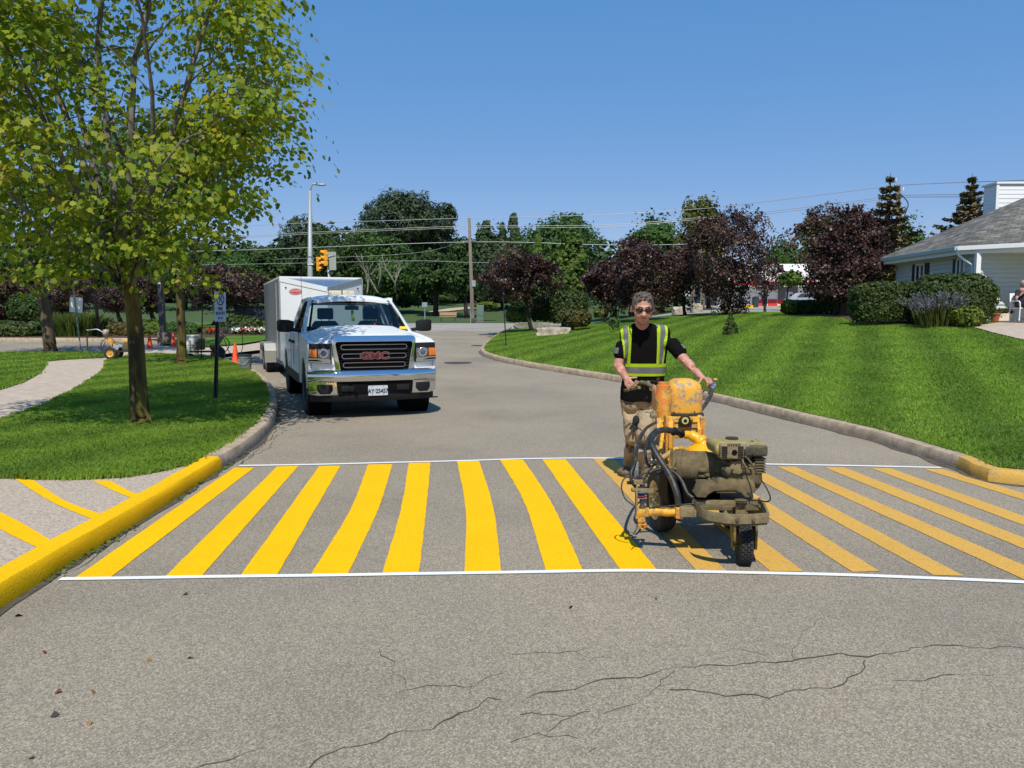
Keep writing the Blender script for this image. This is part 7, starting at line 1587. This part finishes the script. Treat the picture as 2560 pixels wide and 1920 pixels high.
def shell_pts(rng, c, rad, n, pw, lump, lo, hi, seed):
    u = unit(rng, n); u[:,2] = np.where(u[:,2] < -0.75, -u[:,2], u[:,2])
    r = (np.abs(u)**pw).sum(1)**(-1/pw)
    k = np.array([mnoise.noise(Vector((a*2.4, b*2.4, d*2.4))+Vector((seed,0,0)))+.5*mnoise.noise(Vector((a*6, b*6, d*6))+Vector((0,seed,0))) for a, b, d in u])
    q = u*(r*(1+lump*k)*rng.uniform(lo,hi,n)**.7)[:,None]
    g = np.sign(u)*np.abs(q)**(pw-1)/np.array(rad); g /= np.linalg.norm(g,axis=1)[:,None]+1e-9
    return np.array(c)+q*np.array(rad), g
def crown_pts(rng, c, rad, nl, n, lobe=0.42, shape='round', squash=1.0):
    P = []; N = []
    if shape == 'box' or shape == 'dome':
        return shell_pts(rng, c, np.array(rad)*1.08, n, 5.0 if shape == 'box' else 2.6, .07 if shape == 'box' else .12, .72, 1.06, nl)
    if shape in ('round','vase'):
        p_, n_ = shell_pts(rng, c, np.array(rad)*(.86,.86,.84), int(n*.34), 2.0, .45, .45, .95, nl); P.append(p_); N.append(n_+np.array([0,0,.2])); n = int(n*.75)
    per = n//nl
    for i in range(nl):
        d = unit(rng, 1)[0]; rr = rng.uniform(0.35, 0.80)
        q = d*rr
        if shape == 'cone':
            h = rng.random()**1.25; a = rng.uniform(0, 6.283); w = (1-h)*0.78*rng.uniform(.5,1); q = np.array([math.cos(a)*w, math.sin(a)*w, -1+2*h*0.93]); lr = lobe*(0.35+0.65*(1-h))
        elif shape == 'vase':
            h = rng.random()**0.8; a = rng.uniform(0,6.283); w = (0.28+0.62*min(1,h*1.6))*(1-0.45*max(0,h-.62)/.38)*rng.uniform(.35,1)**.5; q = np.array([math.cos(a)*w, math.sin(a)*w, -0.9+1.75*h]); lr = lobe*rng.uniform(.6,1.1)
        elif shape == 'box':
            q = rng.uniform(-.78,.78,3); k = rng.integers(0,3); q[k] = np.sign(q[k])*.8; lr = lobe*rng.uniform(.6,1)
        else: lr = lobe*rng.uniform(.6,1.15)
        u = unit(rng, per); u[:,2] = np.where(u[:,2] < -0.35, -u[:,2]*0.6, u[:,2])
        r = rng.uniform(0.62, 1.08, per)**0.6
        pp = q + u*r[:,None]*lr*np.array([1,1,squash])
        P.append(np.array(c) + pp*np.array(rad)); N.append(u/np.array(rad)*max(rad) + np.array([0,0,0.25]))
    if shape == 'vase':                     # upright shoots that break the outline
        for i in range(nl//2):
            a = rng.uniform(0,6.283); w = rng.uniform(0,.75); L = rng.uniform(.12,.34); m = per//4; t = rng.random(m)
            q = np.c_[math.cos(a)*w*(1+.25*t), math.sin(a)*w*(1+.25*t), (.80-.75*w*w)+L*t] + rng.normal(0,.028,(m,3))
            P.append(np.array(c) + q*np.array(rad)); N.append(unit(rng, m))
    return np.concatenate(P), np.concatenate(N)
TMPLS = {'q': QUAD, 'n': NEED}
def tree(name, label, base, box_px, Y, lmat, seed, nl=26, n=5200, lsize=0.34, shape='round', trunk=None, lobe=0.42, group=None, bark=None, tm='q', depth=1.0, ground=None, cat='tree', bare=0, squash=0.8):
    """box_px = crown (x0, x1, ytop, ybottom) in photo pixels at depth Y; base = where the trunk meets the ground (x, y, z)"""
    rng = np.random.default_rng(seed); x0, x1, yt, yb = box_px
    a = at(x0, yb, Y); b = at(x1, yt, Y); c = (a+b)/2; rx = (b.x-a.x)/2; rz = (b.z-a.z)/2; ry = rx*depth
    base = Vector(base); root = thing(name, label, cat, base, group=group)
    lc = np.array([c.x-base.x, c.y-base.y, c.z-base.z])
    P, N = crown_pts(rng, lc, (rx*.9, ry*.9, rz*.9), nl, n, lobe, shape, squash)
    if shape in ('round', 'vase', 'cone'):  # no crown is a ball: push it about at two scales
        am = {'round': .20, 'vase': .26, 'cone': .08}[shape]
        for f_, k_ in ((.9, 1.0), (2.6, .45)):
            D = np.array([mnoise.noise_vector(Vector(((q[0]-lc[0])/rx*f_+seed*1.7, (q[1]-lc[1])/ry*f_, (q[2]-lc[2])/rz*f_+seed))) for q in P])
            P = P + D*np.array([rx,ry,rz])*am*k_*1.6
    keep = P[:,2] > (max(0.02, lc[2]-rz*.93) if shape == 'vase' else 0.02); P = P[keep]; N = N[keep]
    Vv, Fv = leaf_cloud(rng, P, N, lsize, TMPLS[tm], 0.45)
    np_mesh('crown', Vv, Fv, lmat, root)
    if trunk:
        bm = BM(); rd = random.Random(seed)
        top = Vector((lc[0], lc[1], lc[2]+rz*0.35)); tube(bm, [Vector((0,0,-.1)), Vector((0,0,.12)), Vector((lc[0]*.35, lc[1]*.35, max(.3,(lc[2]-rz)*.9))), Vector((lc[0]*.8,lc[1]*.8,lc[2]-rz*.2)), top], [trunk*1.35, trunk, trunk*.85, trunk*.5, trunk*.15], 8)
        for k in range(9):
            h = rd.uniform(-.75,.3); s = Vector((lc[0]*.7, lc[1]*.7, max(.4, lc[2]+rz*h*.9 - rz*.15))); ang = rd.uniform(0,6.28); e = Vector((lc[0]+math.cos(ang)*rx*.75, lc[1]+math.sin(ang)*ry*.75, s.z + rz*rd.uniform(.25,.65)))
            limb(bm, s, e, trunk*.38, trunk*.08, seed*9+k, n=4, k=5)
        fin('trunk', bm, bark or BARK_D, root, smooth=True)
    if bare:
        bm = BM(); rd = random.Random(seed+5)
        for k in range(bare):
            s = Vector((lc[0]+rx*rd.uniform(-.55,.55), lc[1]-ry*.95, lc[2]-rz*rd.uniform(.2,.5))); e = s + Vector((rx*rd.uniform(-.5,.5), -ry*.15, rz*rd.uniform(.55,.95)))
            pts, rs = limb(bm, s, e, .13, .03, seed*5+k, n=6, k=5)
            for j in (2,3,4): limb(bm, pts[j], pts[j]+Vector((rx*rd.uniform(-.3,.3), 0, rz*rd.uniform(.15,.4))), .05, .015, seed*3+k*5+j, n=3, k=4)
        fin('dead_branches', bm, mat('dead_wood', (0.30,0.27,0.23), 0.9, var=.3), root, smooth=True)
    return root
def ground_at(px, Y): 
    p = at(px, 787, Y); return Vector((p.x, Y, far_f(p.x, Y)))
# --- wood and park trees beyond the street
G_PARK = 'trees of the park beyond the street'
PT = [ # label, name, px box, depth, leaf, kind, extra
 ('tall black pine rising highest above the truck', 'pine_tree', (905,1098,470,650), 104, LF_PINE, dict(nl=46,n=9500,lsize=.62,lobe=.27,tm='n',trunk=.4,squash=1.5)),
 ('second black pine with a lower rounded top, right of the tallest one', 'pine_tree', (1020,1152,505,650), 108, LF_PINE, dict(nl=34,n=6500,lsize=.62,lobe=.28,tm='n',trunk=.4,squash=1.4)),
 ('dark broad tree right behind the street lamp', 'park_tree', (762,872,543,745), 96, LF_DARK, dict(nl=30,n=6500)),
 ('dense dark tree left of the black pines, above the trailer', 'park_tree', (850,965,545,750), 98, LF_DARK, dict(nl=30,n=6500)),
 ('green tree with dead grey branches in its crown, above the truck cab', 'park_tree', (905,1068,598,775), 88, LF_MID, dict(nl=34,n=8000,bare=5,trunk=.3)),
 ('dark maple with a black trunk standing on the park lawn, right of the truck', 'park_tree', (1030,1152,608,745), 84, LF_DARK, dict(nl=30,n=6500,trunk=.32,base=1089)),
 ('slender dark tree just left of the wooden utility pole', 'park_tree', (1118,1200,590,752), 80, LF_DARK, dict(nl=22,n=4500,trunk=.24,base=1167)),
 ('small pine-like tree left of the lamp, tops ragged', 'pine_tree', (700,800,552,720), 100, LF_PINE, dict(nl=26,n=5200,lsize=.6,lobe=.3,tm='n',squash=1.5)),
 ('olive-dark tree between the maple crown and the lamp', 'park_tree', (610,730,585,760), 92, LF_DARK, dict(nl=26,n=5200)),
 ('dark narrow tree right of the utility pole', 'park_tree', (1188,1255,555,760), 92, LF_PINE, dict(nl=26,n=4500,lobe=.36,lsize=.4)),
 ('thin dark spruce spire, the taller of a pair', 'spruce_tree', (1246,1320,508,740), 100, LF_PINE, dict(shape='cone',nl=40,n=5000,lobe=.36,lsize=.45)),
 ('thin dark spruce spire, the shorter of a pair', 'spruce_tree', (1228,1284,545,745), 96, LF_PINE, dict(shape='cone',nl=34,n=4000,lobe=.36,lsize=.45)),
 ('large round-topped green tree crossed by the power lines', 'park_tree', (1292,1515,504,760), 96, LF_MID, dict(nl=44,n=11000,lobe=.34)),
 ('green tree with open crown left of the tall olive tree', 'park_tree', (1563,1716,515,740), 88, LF_MID, dict(nl=34,n=6000,lobe=.30,lsize=.38)),
 ('tall olive-yellow tree against the sky behind the second utility pole', 'park_tree', (1688,1822,468,760), 84, LF_OLIVE, dict(nl=40,n=8000,lobe=.33)),
 ('dark tree filling the gap behind the worker\'s head', 'park_tree', (1470,1605,660,792), 70, LF_DARK, dict(nl=24,n=4500,lsize=.28)),
 ('dark tree behind the purple trees at the worker\'s left shoulder', 'park_tree', (1585,1725,648,780), 68, LF_DARK, dict(nl=24,n=4500,lsize=.28)),
 ('dark tree between the utility pole pair and the shop', 'park_tree', (1700,1842,640,745), 72, LF_DARK, dict(nl=24,n=4000,lsize=.28)),
 ('dense tree in the gap between the round-topped tree and the open green one', 'park_tree', (1478,1600,655,790), 100, LF_DARK, dict(nl=22,n=4000)),
 ('bright green tree behind the shop sign', 'park_tree', (1908,1998,578,775), 96, LF_MID, dict(nl=24,n=4500)),
 ('large feathery green tree behind the right purple tree', 'park_tree', (1985,2180,512,745), 92, LF_MID, dict(nl=40,n=9000,lobe=.32)),
 ('green tree between the spruce and the house roof', 'park_tree', (2200,2335,545,760), 92, LF_MID, dict(nl=28,n=5500,lobe=.34)),
 ('dark tree in the far left background behind the purple trees', 'park_tree', (-120,70,560,775), 92, LF_DARK, dict(nl=28,n=4500)),
 ('dark green tree seen through the maple, over the grass clump', 'park_tree', (40,230,590,775), 96, LF_DARK, dict(nl=28,n=4500)),
 ('dark green tree straight behind the maple trunk', 'park_tree', (200,400,600,775), 98, LF_DARK, dict(nl=28,n=4500)),
 ('dark green tree behind the fire route sign', 'park_tree', (370,560,585,775), 96, LF_DARK, dict(nl=28,n=4500)),
 ('mid green tree left of the trailer, half hidden by the maple', 'park_tree', (520,660,610,775), 90, LF_MID, dict(nl=26,n=4500)),
 ('wide dark tree row end at the far right behind the house', 'park_tree', (2300,2620,600,800), 92, LF_DARK, dict(nl=26,n=4000)),
]
for i, (lab, nm, bx, Y, lm, kw) in enumerate(PT):
    kw = dict(kw); hw = (bx[1]-bx[0])*.09+5; bx = (bx[0]-hw, bx[1]+hw, bx[2]-6, bx[3]+14)
    kw['n'] = int(kw.get('n',5200)*1.25); kw['nl'] = int(kw.get('nl',26)*1.2); bpx = kw.pop('base', (bx[0]+bx[1])/2); kw.setdefault('trunk', .25)
    tree(nm, lab, ground_at(bpx, Y), bx, Y, lm, 100+i, group=G_PARK, **kw)
tree('yellow_shrub', 'yellow-green shrub tree peeping out left of the trailer roof', ground_at(668,60), (628,706,672,775), 60, LF_OLIVE, 150, nl=20, n=2600, lsize=.26, trunk=.1, cat='shrub')
tree('yellow_shrub', 'low yellow-green shrub behind the green utility cabinet', ground_at(1205,74), (1182,1245,750,778), 74, LF_YG, 151, nl=14, n=1200, lsize=.25, cat='shrub')
for i, (lab, bx, Y) in enumerate([('dark bush on the park slope left of the small park sign', (985,1062,730,775), 92), ('dark bush under the trees behind the truck mirror', (1068,1150,728,762), 108), ('dark thicket at the foot of the trees right of the utility pole', (1180,1262,700,772), 100), ('dark thicket under the round-topped tree', (1262,1400,690,790), 92)]):
    tree('bush', lab, ground_at((bx[0]+bx[1])/2, Y), bx, Y, LF_DARK, 160+i, nl=14, n=2200, lsize=.34, cat='bush')
# --- purple-leaved trees
G_PUR = 'purple-leaved plum trees'
def purple(label, base, bx, Y, seed, n=6500, tr=.11, nl=44, ls=.17):
    w = (bx[1]-bx[0])*.05; h = (bx[3]-bx[2])*.04; bx = (bx[0]-w, bx[1]+w, bx[2]-h*.6, bx[3]+h); n = int(n*1.0); nl = int(nl*1.3)
    tree('purple_plum_tree', label, base, bx, Y, LF_PURPLE, seed, nl=nl, n=int(n*1.9), lsize=ls*.66, shape='vase', trunk=tr, lobe=.33, group=G_PUR, squash=1.0)
b = PL(1328,829); purple('purple-leaved tree by the boulder at the street corner', b, (1208,1410,618,785), b.y, 201, n=8500)
b = Vector((at(1818,790,40).x, 40, lawn_f(at(1818,790,40).x,40))); purple('purple-leaved tree behind the little dwarf conifer', b, (1730,1935,556,785), 40, 202, n=8500)
b = Vector((at(1600,790,41).x, 41, lawn_f(at(1600,790,41).x,41))); purple('purple-leaved tree right behind the worker with green shoots in it', b, (1525,1690,594,790), 41, 203, n=8000)
b = Vector((at(1712,790,44).x, 44, lawn_f(at(1712,790,44).x,44))); purple('purple-leaved tree in front of the twin utility poles', b, (1640,1775,610,775), 44, 204, n=6500)
b = Vector((at(1512,790,44.5).x, 44.5, lawn_f(at(1512,790,44.5).x,44.5))); purple('low purple-leaved tree left of the worker', b, (1462,1572,645,785), 44.5, 205, n=5000)
b = Vector((at(2087,793,33).x, 33, lawn_f(at(2087,793,33).x,33))); purple('biggest purple-leaved tree, left of the house beside the stone pillar', b, (1972,2246,528,760), 33, 206, n=12000, tr=.13, nl=60)
b = Vector((at(1912,782,48).x, 48, far_f(at(1912,782,48).x,48))); purple('thin young purple tree in front of the red and white shop', b, (1862,1960,655,752), 48, 207, n=1500, tr=.09, nl=26)
b = Vector((at(1965,782,52).x, 52, far_f(at(1965,782,52).x,52))); tree('young_tree', 'young light green tree before the shop sign', b, (1925,2020,672,730), 52, LF_LIGHT, 208, nl=16, n=700, lsize=.28, trunk=.07)
for i, (lab, bp, bx, Y) in enumerate([('purple-leaved tree whose dark trunk stands left of the slim maple', 388, (300,430,690,785), 46), ('purple-leaved tree behind the fire route sign', 534, (470,660,668,790), 41),
        ('purple-leaved tree between the grass clump and the maple trunk', 300, (225,352,715,790), 52), ('dark purple tree at the far left edge above the hedge', 25, (-60,120,690,815), 40.5), ('dark purple tree behind the grey-trunked maple', 150, (70,240,700,800), 47)]):
    p = at(bp, 800, Y); b = Vector((p.x, Y, RZ(Y)+.4)); purple(lab, b, bx, Y, 220+i, n=5500, tr=.16)
# --- trees and shrubs on the right lawn
def shrub(name, label, cat, bx, Y, lm, seed, zf=lawn_f, n=2600, ls=.11, shape='dome', nl=22, lobe=.42, depth=1.0, group=None, trunk=None, squash=.8):
    p = at((bx[0]+bx[1])/2, bx[3], Y); b = Vector((p.x, Y, zf(p.x, Y)))
    return tree(name, label, b, bx, Y, lm, seed, nl=nl, n=n, lsize=ls, shape=shape, lobe=lobe, depth=depth, group=group, cat=cat, trunk=trunk, squash=squash)
shrub('conifer', 'bright yellow-green conical conifer behind the corner purple tree', 'tree', (1304,1386,565,790), 52, LF_LIGHT, 231, shape='cone', n=6500, ls=.22, nl=44, lobe=.38, zf=far_f)
shrub('golden_tree', 'tall golden-green bushy tree right of the conical conifer', 'tree', (1355,1490,578,800), 49, LF_LIGHT, 232, n=9000, ls=.26, nl=40, lobe=.32, shape='round', zf=far_f)
Yc = PL(1420,806).y
shrub('clipped_shrub', 'clipped round-topped dark shrub with rusty top behind the boulder', 'shrub', (1376,1468,728,812), 40.5, LF_YEW, 233, n=4200, ls=.12, nl=46, lobe=.3, shape='box')
shrub('shrub', 'rust and green spreading shrub at the right end of the boulder', 'shrub', (1402,1478,772,820), 37.5, LF_RUST, 234, n=2600, ls=.13)
shrub('shrub', 'light green shrub behind the low stone ledge, left of the corner trunk', 'shrub', (1264,1326,770,808), 41, LF_LIGHT, 235, n=1800, ls=.14)
shrub('shrub', 'dark green shrub between the corner trunk and the clipped shrub', 'shrub', (1326,1384,742,808), 42, LF_YEW, 236, n=2600, ls=.14)
shrub('shrub', 'small green shrub right of the rusty shrub', 'shrub', (1484,1520,772,795), 43, LF_OLIVE, 237, n=900, ls=.14)
shrub('sapling', 'small leafy sapling on the lawn at the worker\'s shoulder', 'sapling', (1518,1556,778,842), PL(1537,838).y, LF_MID, 238, n=420, ls=.10, nl=10, lobe=.5, shape='round')
shrub('dwarf_conifer', 'dwarf cone-shaped spruce alone on the lawn', 'conifer', (1801,1854,774,840), PL(1828,835).y, LF_YEW, 239, n=4200, ls=.055, shape='cone', nl=60, lobe=.34)
shrub('hedge', 'low clipped hedge in front of the shop with a yellow-green end', 'hedge', (1958,2105,751,786), 36, LF_YEW, 240, n=4200, ls=.13, shape='box', nl=60, lobe=.34, depth=.35)
shrub('hedge_shrub', 'yellow-green rounded end shrub of the low hedge', 'shrub', (1953,1992,750,786), 35.6, LF_YG, 241, n=900, ls=.12, nl=12)
HH = shrub('hedge', 'long clipped hedge under the house windows', 'hedge', (2128,2330,706,806), 25.4, LF_YEW, 242, n=15000, ls=.085, shape='box', nl=110, lobe=.24, depth=.42)
shrub('round_shrub', 'big rounded shrub at the house corner, right of the hedge', 'shrub', (2280,2474,684,814), 24.3, LF_YEW, 243, n=20000, ls=.085, nl=80, lobe=.34, shape='dome')
shrub('daylily_clump', 'yellow-green leafy clump at the foot of the rounded shrub', 'plant', (2376,2456,766,820), 22.9, LF_YG, 244, n=1000, ls=.12, nl=14)
def spiky(name, label, cat, base, w, d, h, n, lm, seed, bend=.35, width=.012, tip=None, dens=1):
    rng = np.random.default_rng(seed); root = thing(name, label, cat, base)
    P = np.c_[rng.uniform(-.5,.5,n)*w*.75, rng.uniform(-.5,.5,n)*d*.75, np.zeros(n)]
    A = np.c_[P[:,0]/w*1.2 + rng.normal(0,.16,n), P[:,1]/d*1.0 + rng.normal(0,.16,n)]; H = h*rng.uniform(.6,1.05,n)*(1-.35*np.abs(P[:,0]/w*2)**2)
    a = rng.uniform(0,6.283,n); W = width*rng.uniform(.7,1.4,n); V = np.zeros((n,5,3)); s = np.c_[np.cos(a)*W, np.sin(a)*W, np.zeros(n)]
    mid = P + np.c_[A*H[:,None]*.3, H*.62]; tp = P + np.c_[A*H[:,None]*(.6+bend), H*(1-.12*bend)]
    V[:,0] = P-s; V[:,1] = P+s; V[:,2] = mid+s*.9; V[:,3] = tp; V[:,4] = mid-s*.9
    np_mesh('stems', V.reshape(-1,3), np.arange(n*5).reshape(n,5), lm, root)
    if tip:
        m = 22; t = rng.uniform(.45,1,(n,m)); Q = (mid[:,None]*(1-t[...,None])+tp[:,None]*t[...,None]).reshape(-1,3)+rng.normal(0,.016,(n*m,3))
        Vv, Fv = leaf_cloud(rng, Q, unit(rng, n*m), .035, QUAD, .6); np_mesh('flowers', Vv, Fv, tip, root)
    return root
p = at(2340, 808, 23.3); spiky('russian_sage', 'pale violet sage with wispy flower spikes in front of the rounded shrub', 'plant', (p.x, p.y, lawn_f(p.x,p.y)), 1.15, .9, 1.12, 230, LF_OLIVE, 251, width=.008, tip=LF_SAGE)
p = at(190, 850, 37); spiky('ornamental_grass', 'tall bright green ornamental grass clump left of the maple trunk', 'plant', (p.x, p.y, RZ(37)+.1), 2.9, 1.6, 1.25, 3600, LF_ORN, 252, width=.02)
for i, (lab, bx, Y, lm) in enumerate([('low dark leafy hedge along the far left kerb', (-140,118,803,852), 37, LF_YEW), ('green shrub right of the ornamental grass', (255,335,806,852), 37.2, LF_RUST), ('leafy green shrub behind the left traffic cone', (335,420,800,850), 37.4, LF_LIGHT),
        ('green shrub around the foot of the square lamp post', (410,500,806,850), 37.6, LF_MID), ('dark shrub behind the third striping machine', (555,655,790,836), 40, LF_YEW), ('grey-green rounded bush behind the grey-trunked maple', (22,120,735,808), 39, LF_SAGE if False else LF_DARK), ('light green shrub row left of the trailer', (600,700,802,838), 41, LF_MID)]):
    p = at((bx[0]+bx[1])/2, bx[3], Y); tree('shrub', lab, (p.x, Y, RZ(Y)+.12), bx, Y, lm, 260+i, nl=26, n=3600 if i else 8000, lsize=.15, cat='shrub', depth=.6 if i else .3, shape='dome')
FL_R = mat('red_flower', (0.42,0.03,0.015), .7); FL_W = mat('white_flower', (0.7,0.66,0.6), .7)
for i, (px, m, lab) in enumerate([(528,FL_R,'red flower clump nearest the fire route sign'),(592,FL_W,'white flower clump left in the verge row'),(617,FL_R,'red flower clump between the white clumps'),(632,FL_W,'white flower clump in the middle of the verge row'),(640,FL_R,'red flower clump right of the middle white clump'),(654,FL_W,'white flower clump nearest the trailer')]):
    p = at(px, 838, 37.5); rng = np.random.default_rng(300+i); root = thing('flower_clump', lab, 'flowers', (p.x, 37.5, RZ(37.5)+.17), group='flower clumps on the far verge')
    Q = rng.normal(0,1,(120,3))*[.17,.15,.05]+[0,0,.26]; Vv, Fv = leaf_cloud(rng, Q, np.tile([0,-.3,1.],(120,1)), .10, QUAD, .6); np_mesh('blooms', Vv, Fv, m, root)
    Q = rng.normal(0,1,(120,3))*[.19,.17,.06]+[0,0,.13]; Q[:,2] = np.abs(Q[:,2]); Vv, Fv = leaf_cloud(rng, Q, unit(rng,120), .12, QUAD, .6); np_mesh('leaves', Vv, Fv, LF_MID, root)
# --- two blue spruces with brown cones, branch by branch
def spruce(label, px_top, py_top, Y, hw_px, py_hw, seed):
    t = at(px_top, py_top, Y); gz = far_f(t.x, Y) if Y > 46 else lawn_f(t.x, Y); H = t.z-gz; root = thing('spruce_tree', label, 'tree', (t.x, Y, gz), group='tall spruces with brown cones')
    zz = at(px_top, py_hw, Y).z; slope = (hw_px/FPX*Y)/max(.5,(t.z-zz)); rng = np.random.default_rng(seed); rd = random.Random(seed)
    bm = BM(); tube(bm, [(0,0,-.1),(0,0,H*.5),(0,0,H)], [.2,.12,.01], 8); P = []; N = []; Cn = []
    z = H-.25
    while z > .8:
        L0 = (H-z)*slope*1.05; tier = rd.uniform(.72,1.12); k = 6 if L0 < .8 else 9
        for j in range(k):
            a = 6.283*j/k + rd.uniform(-.4,.4); L = max(.15, L0*tier*rd.uniform(.8,1.1)); dz = L*rd.uniform(.02,.18); pts = []
            for s in range(6):
                u = s/5; pts.append(Vector((math.cos(a)*L*u, math.sin(a)*L*u, z - dz*math.sin(u*2.2) + .14*L*u*u)))
            tube(bm, pts, [.03,.025,.02,.015,.012,.006], 4)
            m = int(46*L+14); u = rng.uniform(.12,1.03,m); base = np.array([[math.cos(a)*L*x, math.sin(a)*L*x, z - dz*math.sin(x*2.2)+.14*L*x*x] for x in u])
            sp = rng.normal(0,1,(m,1))*L*.16*(1.15-u[:,None]); base += np.c_[-math.sin(a)*sp, math.cos(a)*sp, -np.abs(rng.normal(0,.09,m))[:,None]]
            P.append(base); N.append(np.tile([0,0,1.],(m,1)))
        z -= .30 + .16*rd.random()
    fin('trunk', bm, BARK_D, root, smooth=True); P = np.concatenate(P); N = np.concatenate(N)
    Vv, Fv = leaf_cloud(rng, P, N, .30, NEED*np.array([1,1.6,1]), .5); np_mesh('crown', Vv, Fv, LF_SPRUCE, root)
spruce('tall spruce with brown cones between the purple tree and the house', 2227, 432, 38, 92, 640, 401)
spruce('spruce whose top shows above the house roof beside the chimney', 2431, 434, 40, 62, 560, 402)
# a darker row of the wood stands behind the park trees and closes the view
wd = np.random.default_rng(77); P = []; N = []
for k in range(70):
    px = -400 + k*26 + wd.uniform(-10,10); Y = wd.uniform(118,140)
    if px > 1300: px = 1300 + (px-1300)*3
    top = 600 + wd.uniform(-22,40) + (20 if px < 560 else 0) + (60 if px > 1500 else 0)
    a = at(px, top, Y); g = far_f(a.x, Y); c = np.array([a.x, Y, (a.z+g)/2]); rad = np.array([6.5, 5, (a.z-g)/2+.6])
    p_, n_ = crown_pts(wd, c, rad, 14, 1100, .45); p_[:260,2] = far_f(a.x,Y) + wd.uniform(-.5,3.5,260); P.append(p_); N.append(n_)
P = np.concatenate(P); N = np.concatenate(N); P[:,2] = np.maximum(P[:,2], 2.6); Vv, Fv = leaf_cloud(wd, P, N, .95, QUAD, .45)
tag(np_mesh('wood', Vv, Fv, LF_DARK), 'dark mass of the far wood that closes the view behind the park trees', 'wood', kind='stuff')
# --- grass blades on the nearer parts of the lawns
G_BL = leaf_mat('grass_blade', [(0, (0.18,0.29,0.032)), (0.5, (0.27,0.41,0.052)), (0.85, (0.36,0.485,0.078)), (1, (0.46,0.50,0.18))], 0.6, 0.6, noise=1.3)
def band_tint(m):                          # the mower's broad passes tint the blades too
    nt = m.node_tree; r = [n for n in nt.nodes if n.type == 'VALTORGB'][0]; tc = nd(nt,'ShaderNodeTexCoord'); mp2 = nd(nt,'ShaderNodeMapping'); mp2.inputs['Rotation'].default_value = (0,0,R_(25))
    wv = nd(nt,'ShaderNodeTexWave',Scale=0.22,Distortion=2.2,Detail=1.0); wv.inputs['Detail Scale'].default_value = 0.25; nt.links.new(tc.outputs['Object'], mp2.inputs[0]); nt.links.new(mp2.outputs[0], wv.inputs['Vector'])
    n1 = nd(nt,'ShaderNodeTexNoise',Scale=0.45,Detail=5.0,Roughness=.7); nt.links.new(tc.outputs['Object'], n1.inputs['Vector'])
    ad = nd(nt,'ShaderNodeMath',operation='MULTIPLY_ADD'); ad.inputs[1].default_value = .45; nt.links.new(wv.outputs['Fac'], ad.inputs[0]); nt.links.new(n1.outputs['Fac'], ad.inputs[2])
    rr = ramp(nt, [(.35,(.66,.72,.75)),(.95,(1.18,1.15,1.05))]); nt.links.new(ad.outputs[0], rr.inputs[0])
    mx = nd(nt,'ShaderNodeMix',data_type='RGBA',blend_type='MULTIPLY'); mx.inputs[0].default_value = 1; nt.links.new(r.outputs[0], mx.inputs[6]); nt.links.new(rr.outputs[0], mx.inputs[7])
    for l in list(nt.links):
        if l.from_node == r and l.to_node != mx: nt.links.new(mx.outputs[2], l.to_socket)
band_tint(G_BL)
path_poly = [Vector(p.xy) for p in hp]
def in_poly(poly, x, y):
    c = False; j = len(poly)-1
    for i in range(len(poly)):
        if (poly[i].y > y) != (poly[j].y > y) and x < (poly[j].x-poly[i].x)*(y-poly[i].y)/(poly[j].y-poly[i].y)+poly[i].x: c = not c
        j = i
    return c
def blades(name, inside, zf, x0, x1, y0, y1, n, seed, hgt, fall):
    rng = np.random.default_rng(seed); out = []
    while len(out) < n:
        x = rng.uniform(x0, x1); y = y0 + (y1-y0)*rng.random()**fall
        if abs(x) > 0.72*y+1.0 or not inside(Vector((x, y))): continue
        if in_poly(path_poly, x, y): continue
        out.append((x+rng.normal(0,.028), y+rng.normal(0,.028), zf(x, y)))
    P = np.array(out); d = np.hypot(P[:,0], P[:,1]); a = rng.uniform(0, 2*np.pi, n)
    tuft = np.array([mnoise.noise(Vector((p[0]*2.3,p[1]*2.3,seed))) for p in out])
    H = hgt*rng.uniform(.6,1.35,n)*(1+0.7*tuft); W = 0.0028 + 0.00055*d
    lean = rng.uniform(0.1,1.0,n)*H; b = rng.uniform(0,2*np.pi,n)
    ca, sa = np.cos(a)*W, np.sin(a)*W; lx, ly = np.cos(b)*lean, np.sin(b)*lean
    Vv = np.zeros((n,5,3)); 
    Vv[:,0] = P + np.c_[-ca,-sa,np.zeros(n)-.01]; Vv[:,1] = P + np.c_[ca,sa,np.zeros(n)-.01]
    Vv[:,2] = P + np.c_[ca*.7+lx*.4, sa*.7+ly*.4, H*.6]; Vv[:,4] = P + np.c_[-ca*.7+lx*.4,-sa*.7+ly*.4,H*.6]
    Vv[:,3] = P + np.c_[lx, ly, H*.95]
    return tag(np_mesh(name, Vv.reshape(-1,3), np.arange(n*5).reshape(n,5), G_BL), kind='stuff')
blades('grass', in_isl, lambda x,y: RZ(y)+.145, -14, -2, 6.5, 26, 230000, 1, .034, 1.9)
blades('grass', in_sl, lambda x,y: RZ(y)+.145, -22, -9, 13, 34, 26000, 2, .045, 1.2)
blades('grass', in_rl, lambda x,y: RZ(y)+max(.135,mound(x,y)), -2, 26, 6.4, 40, 330000, 3, .034, 1.9)
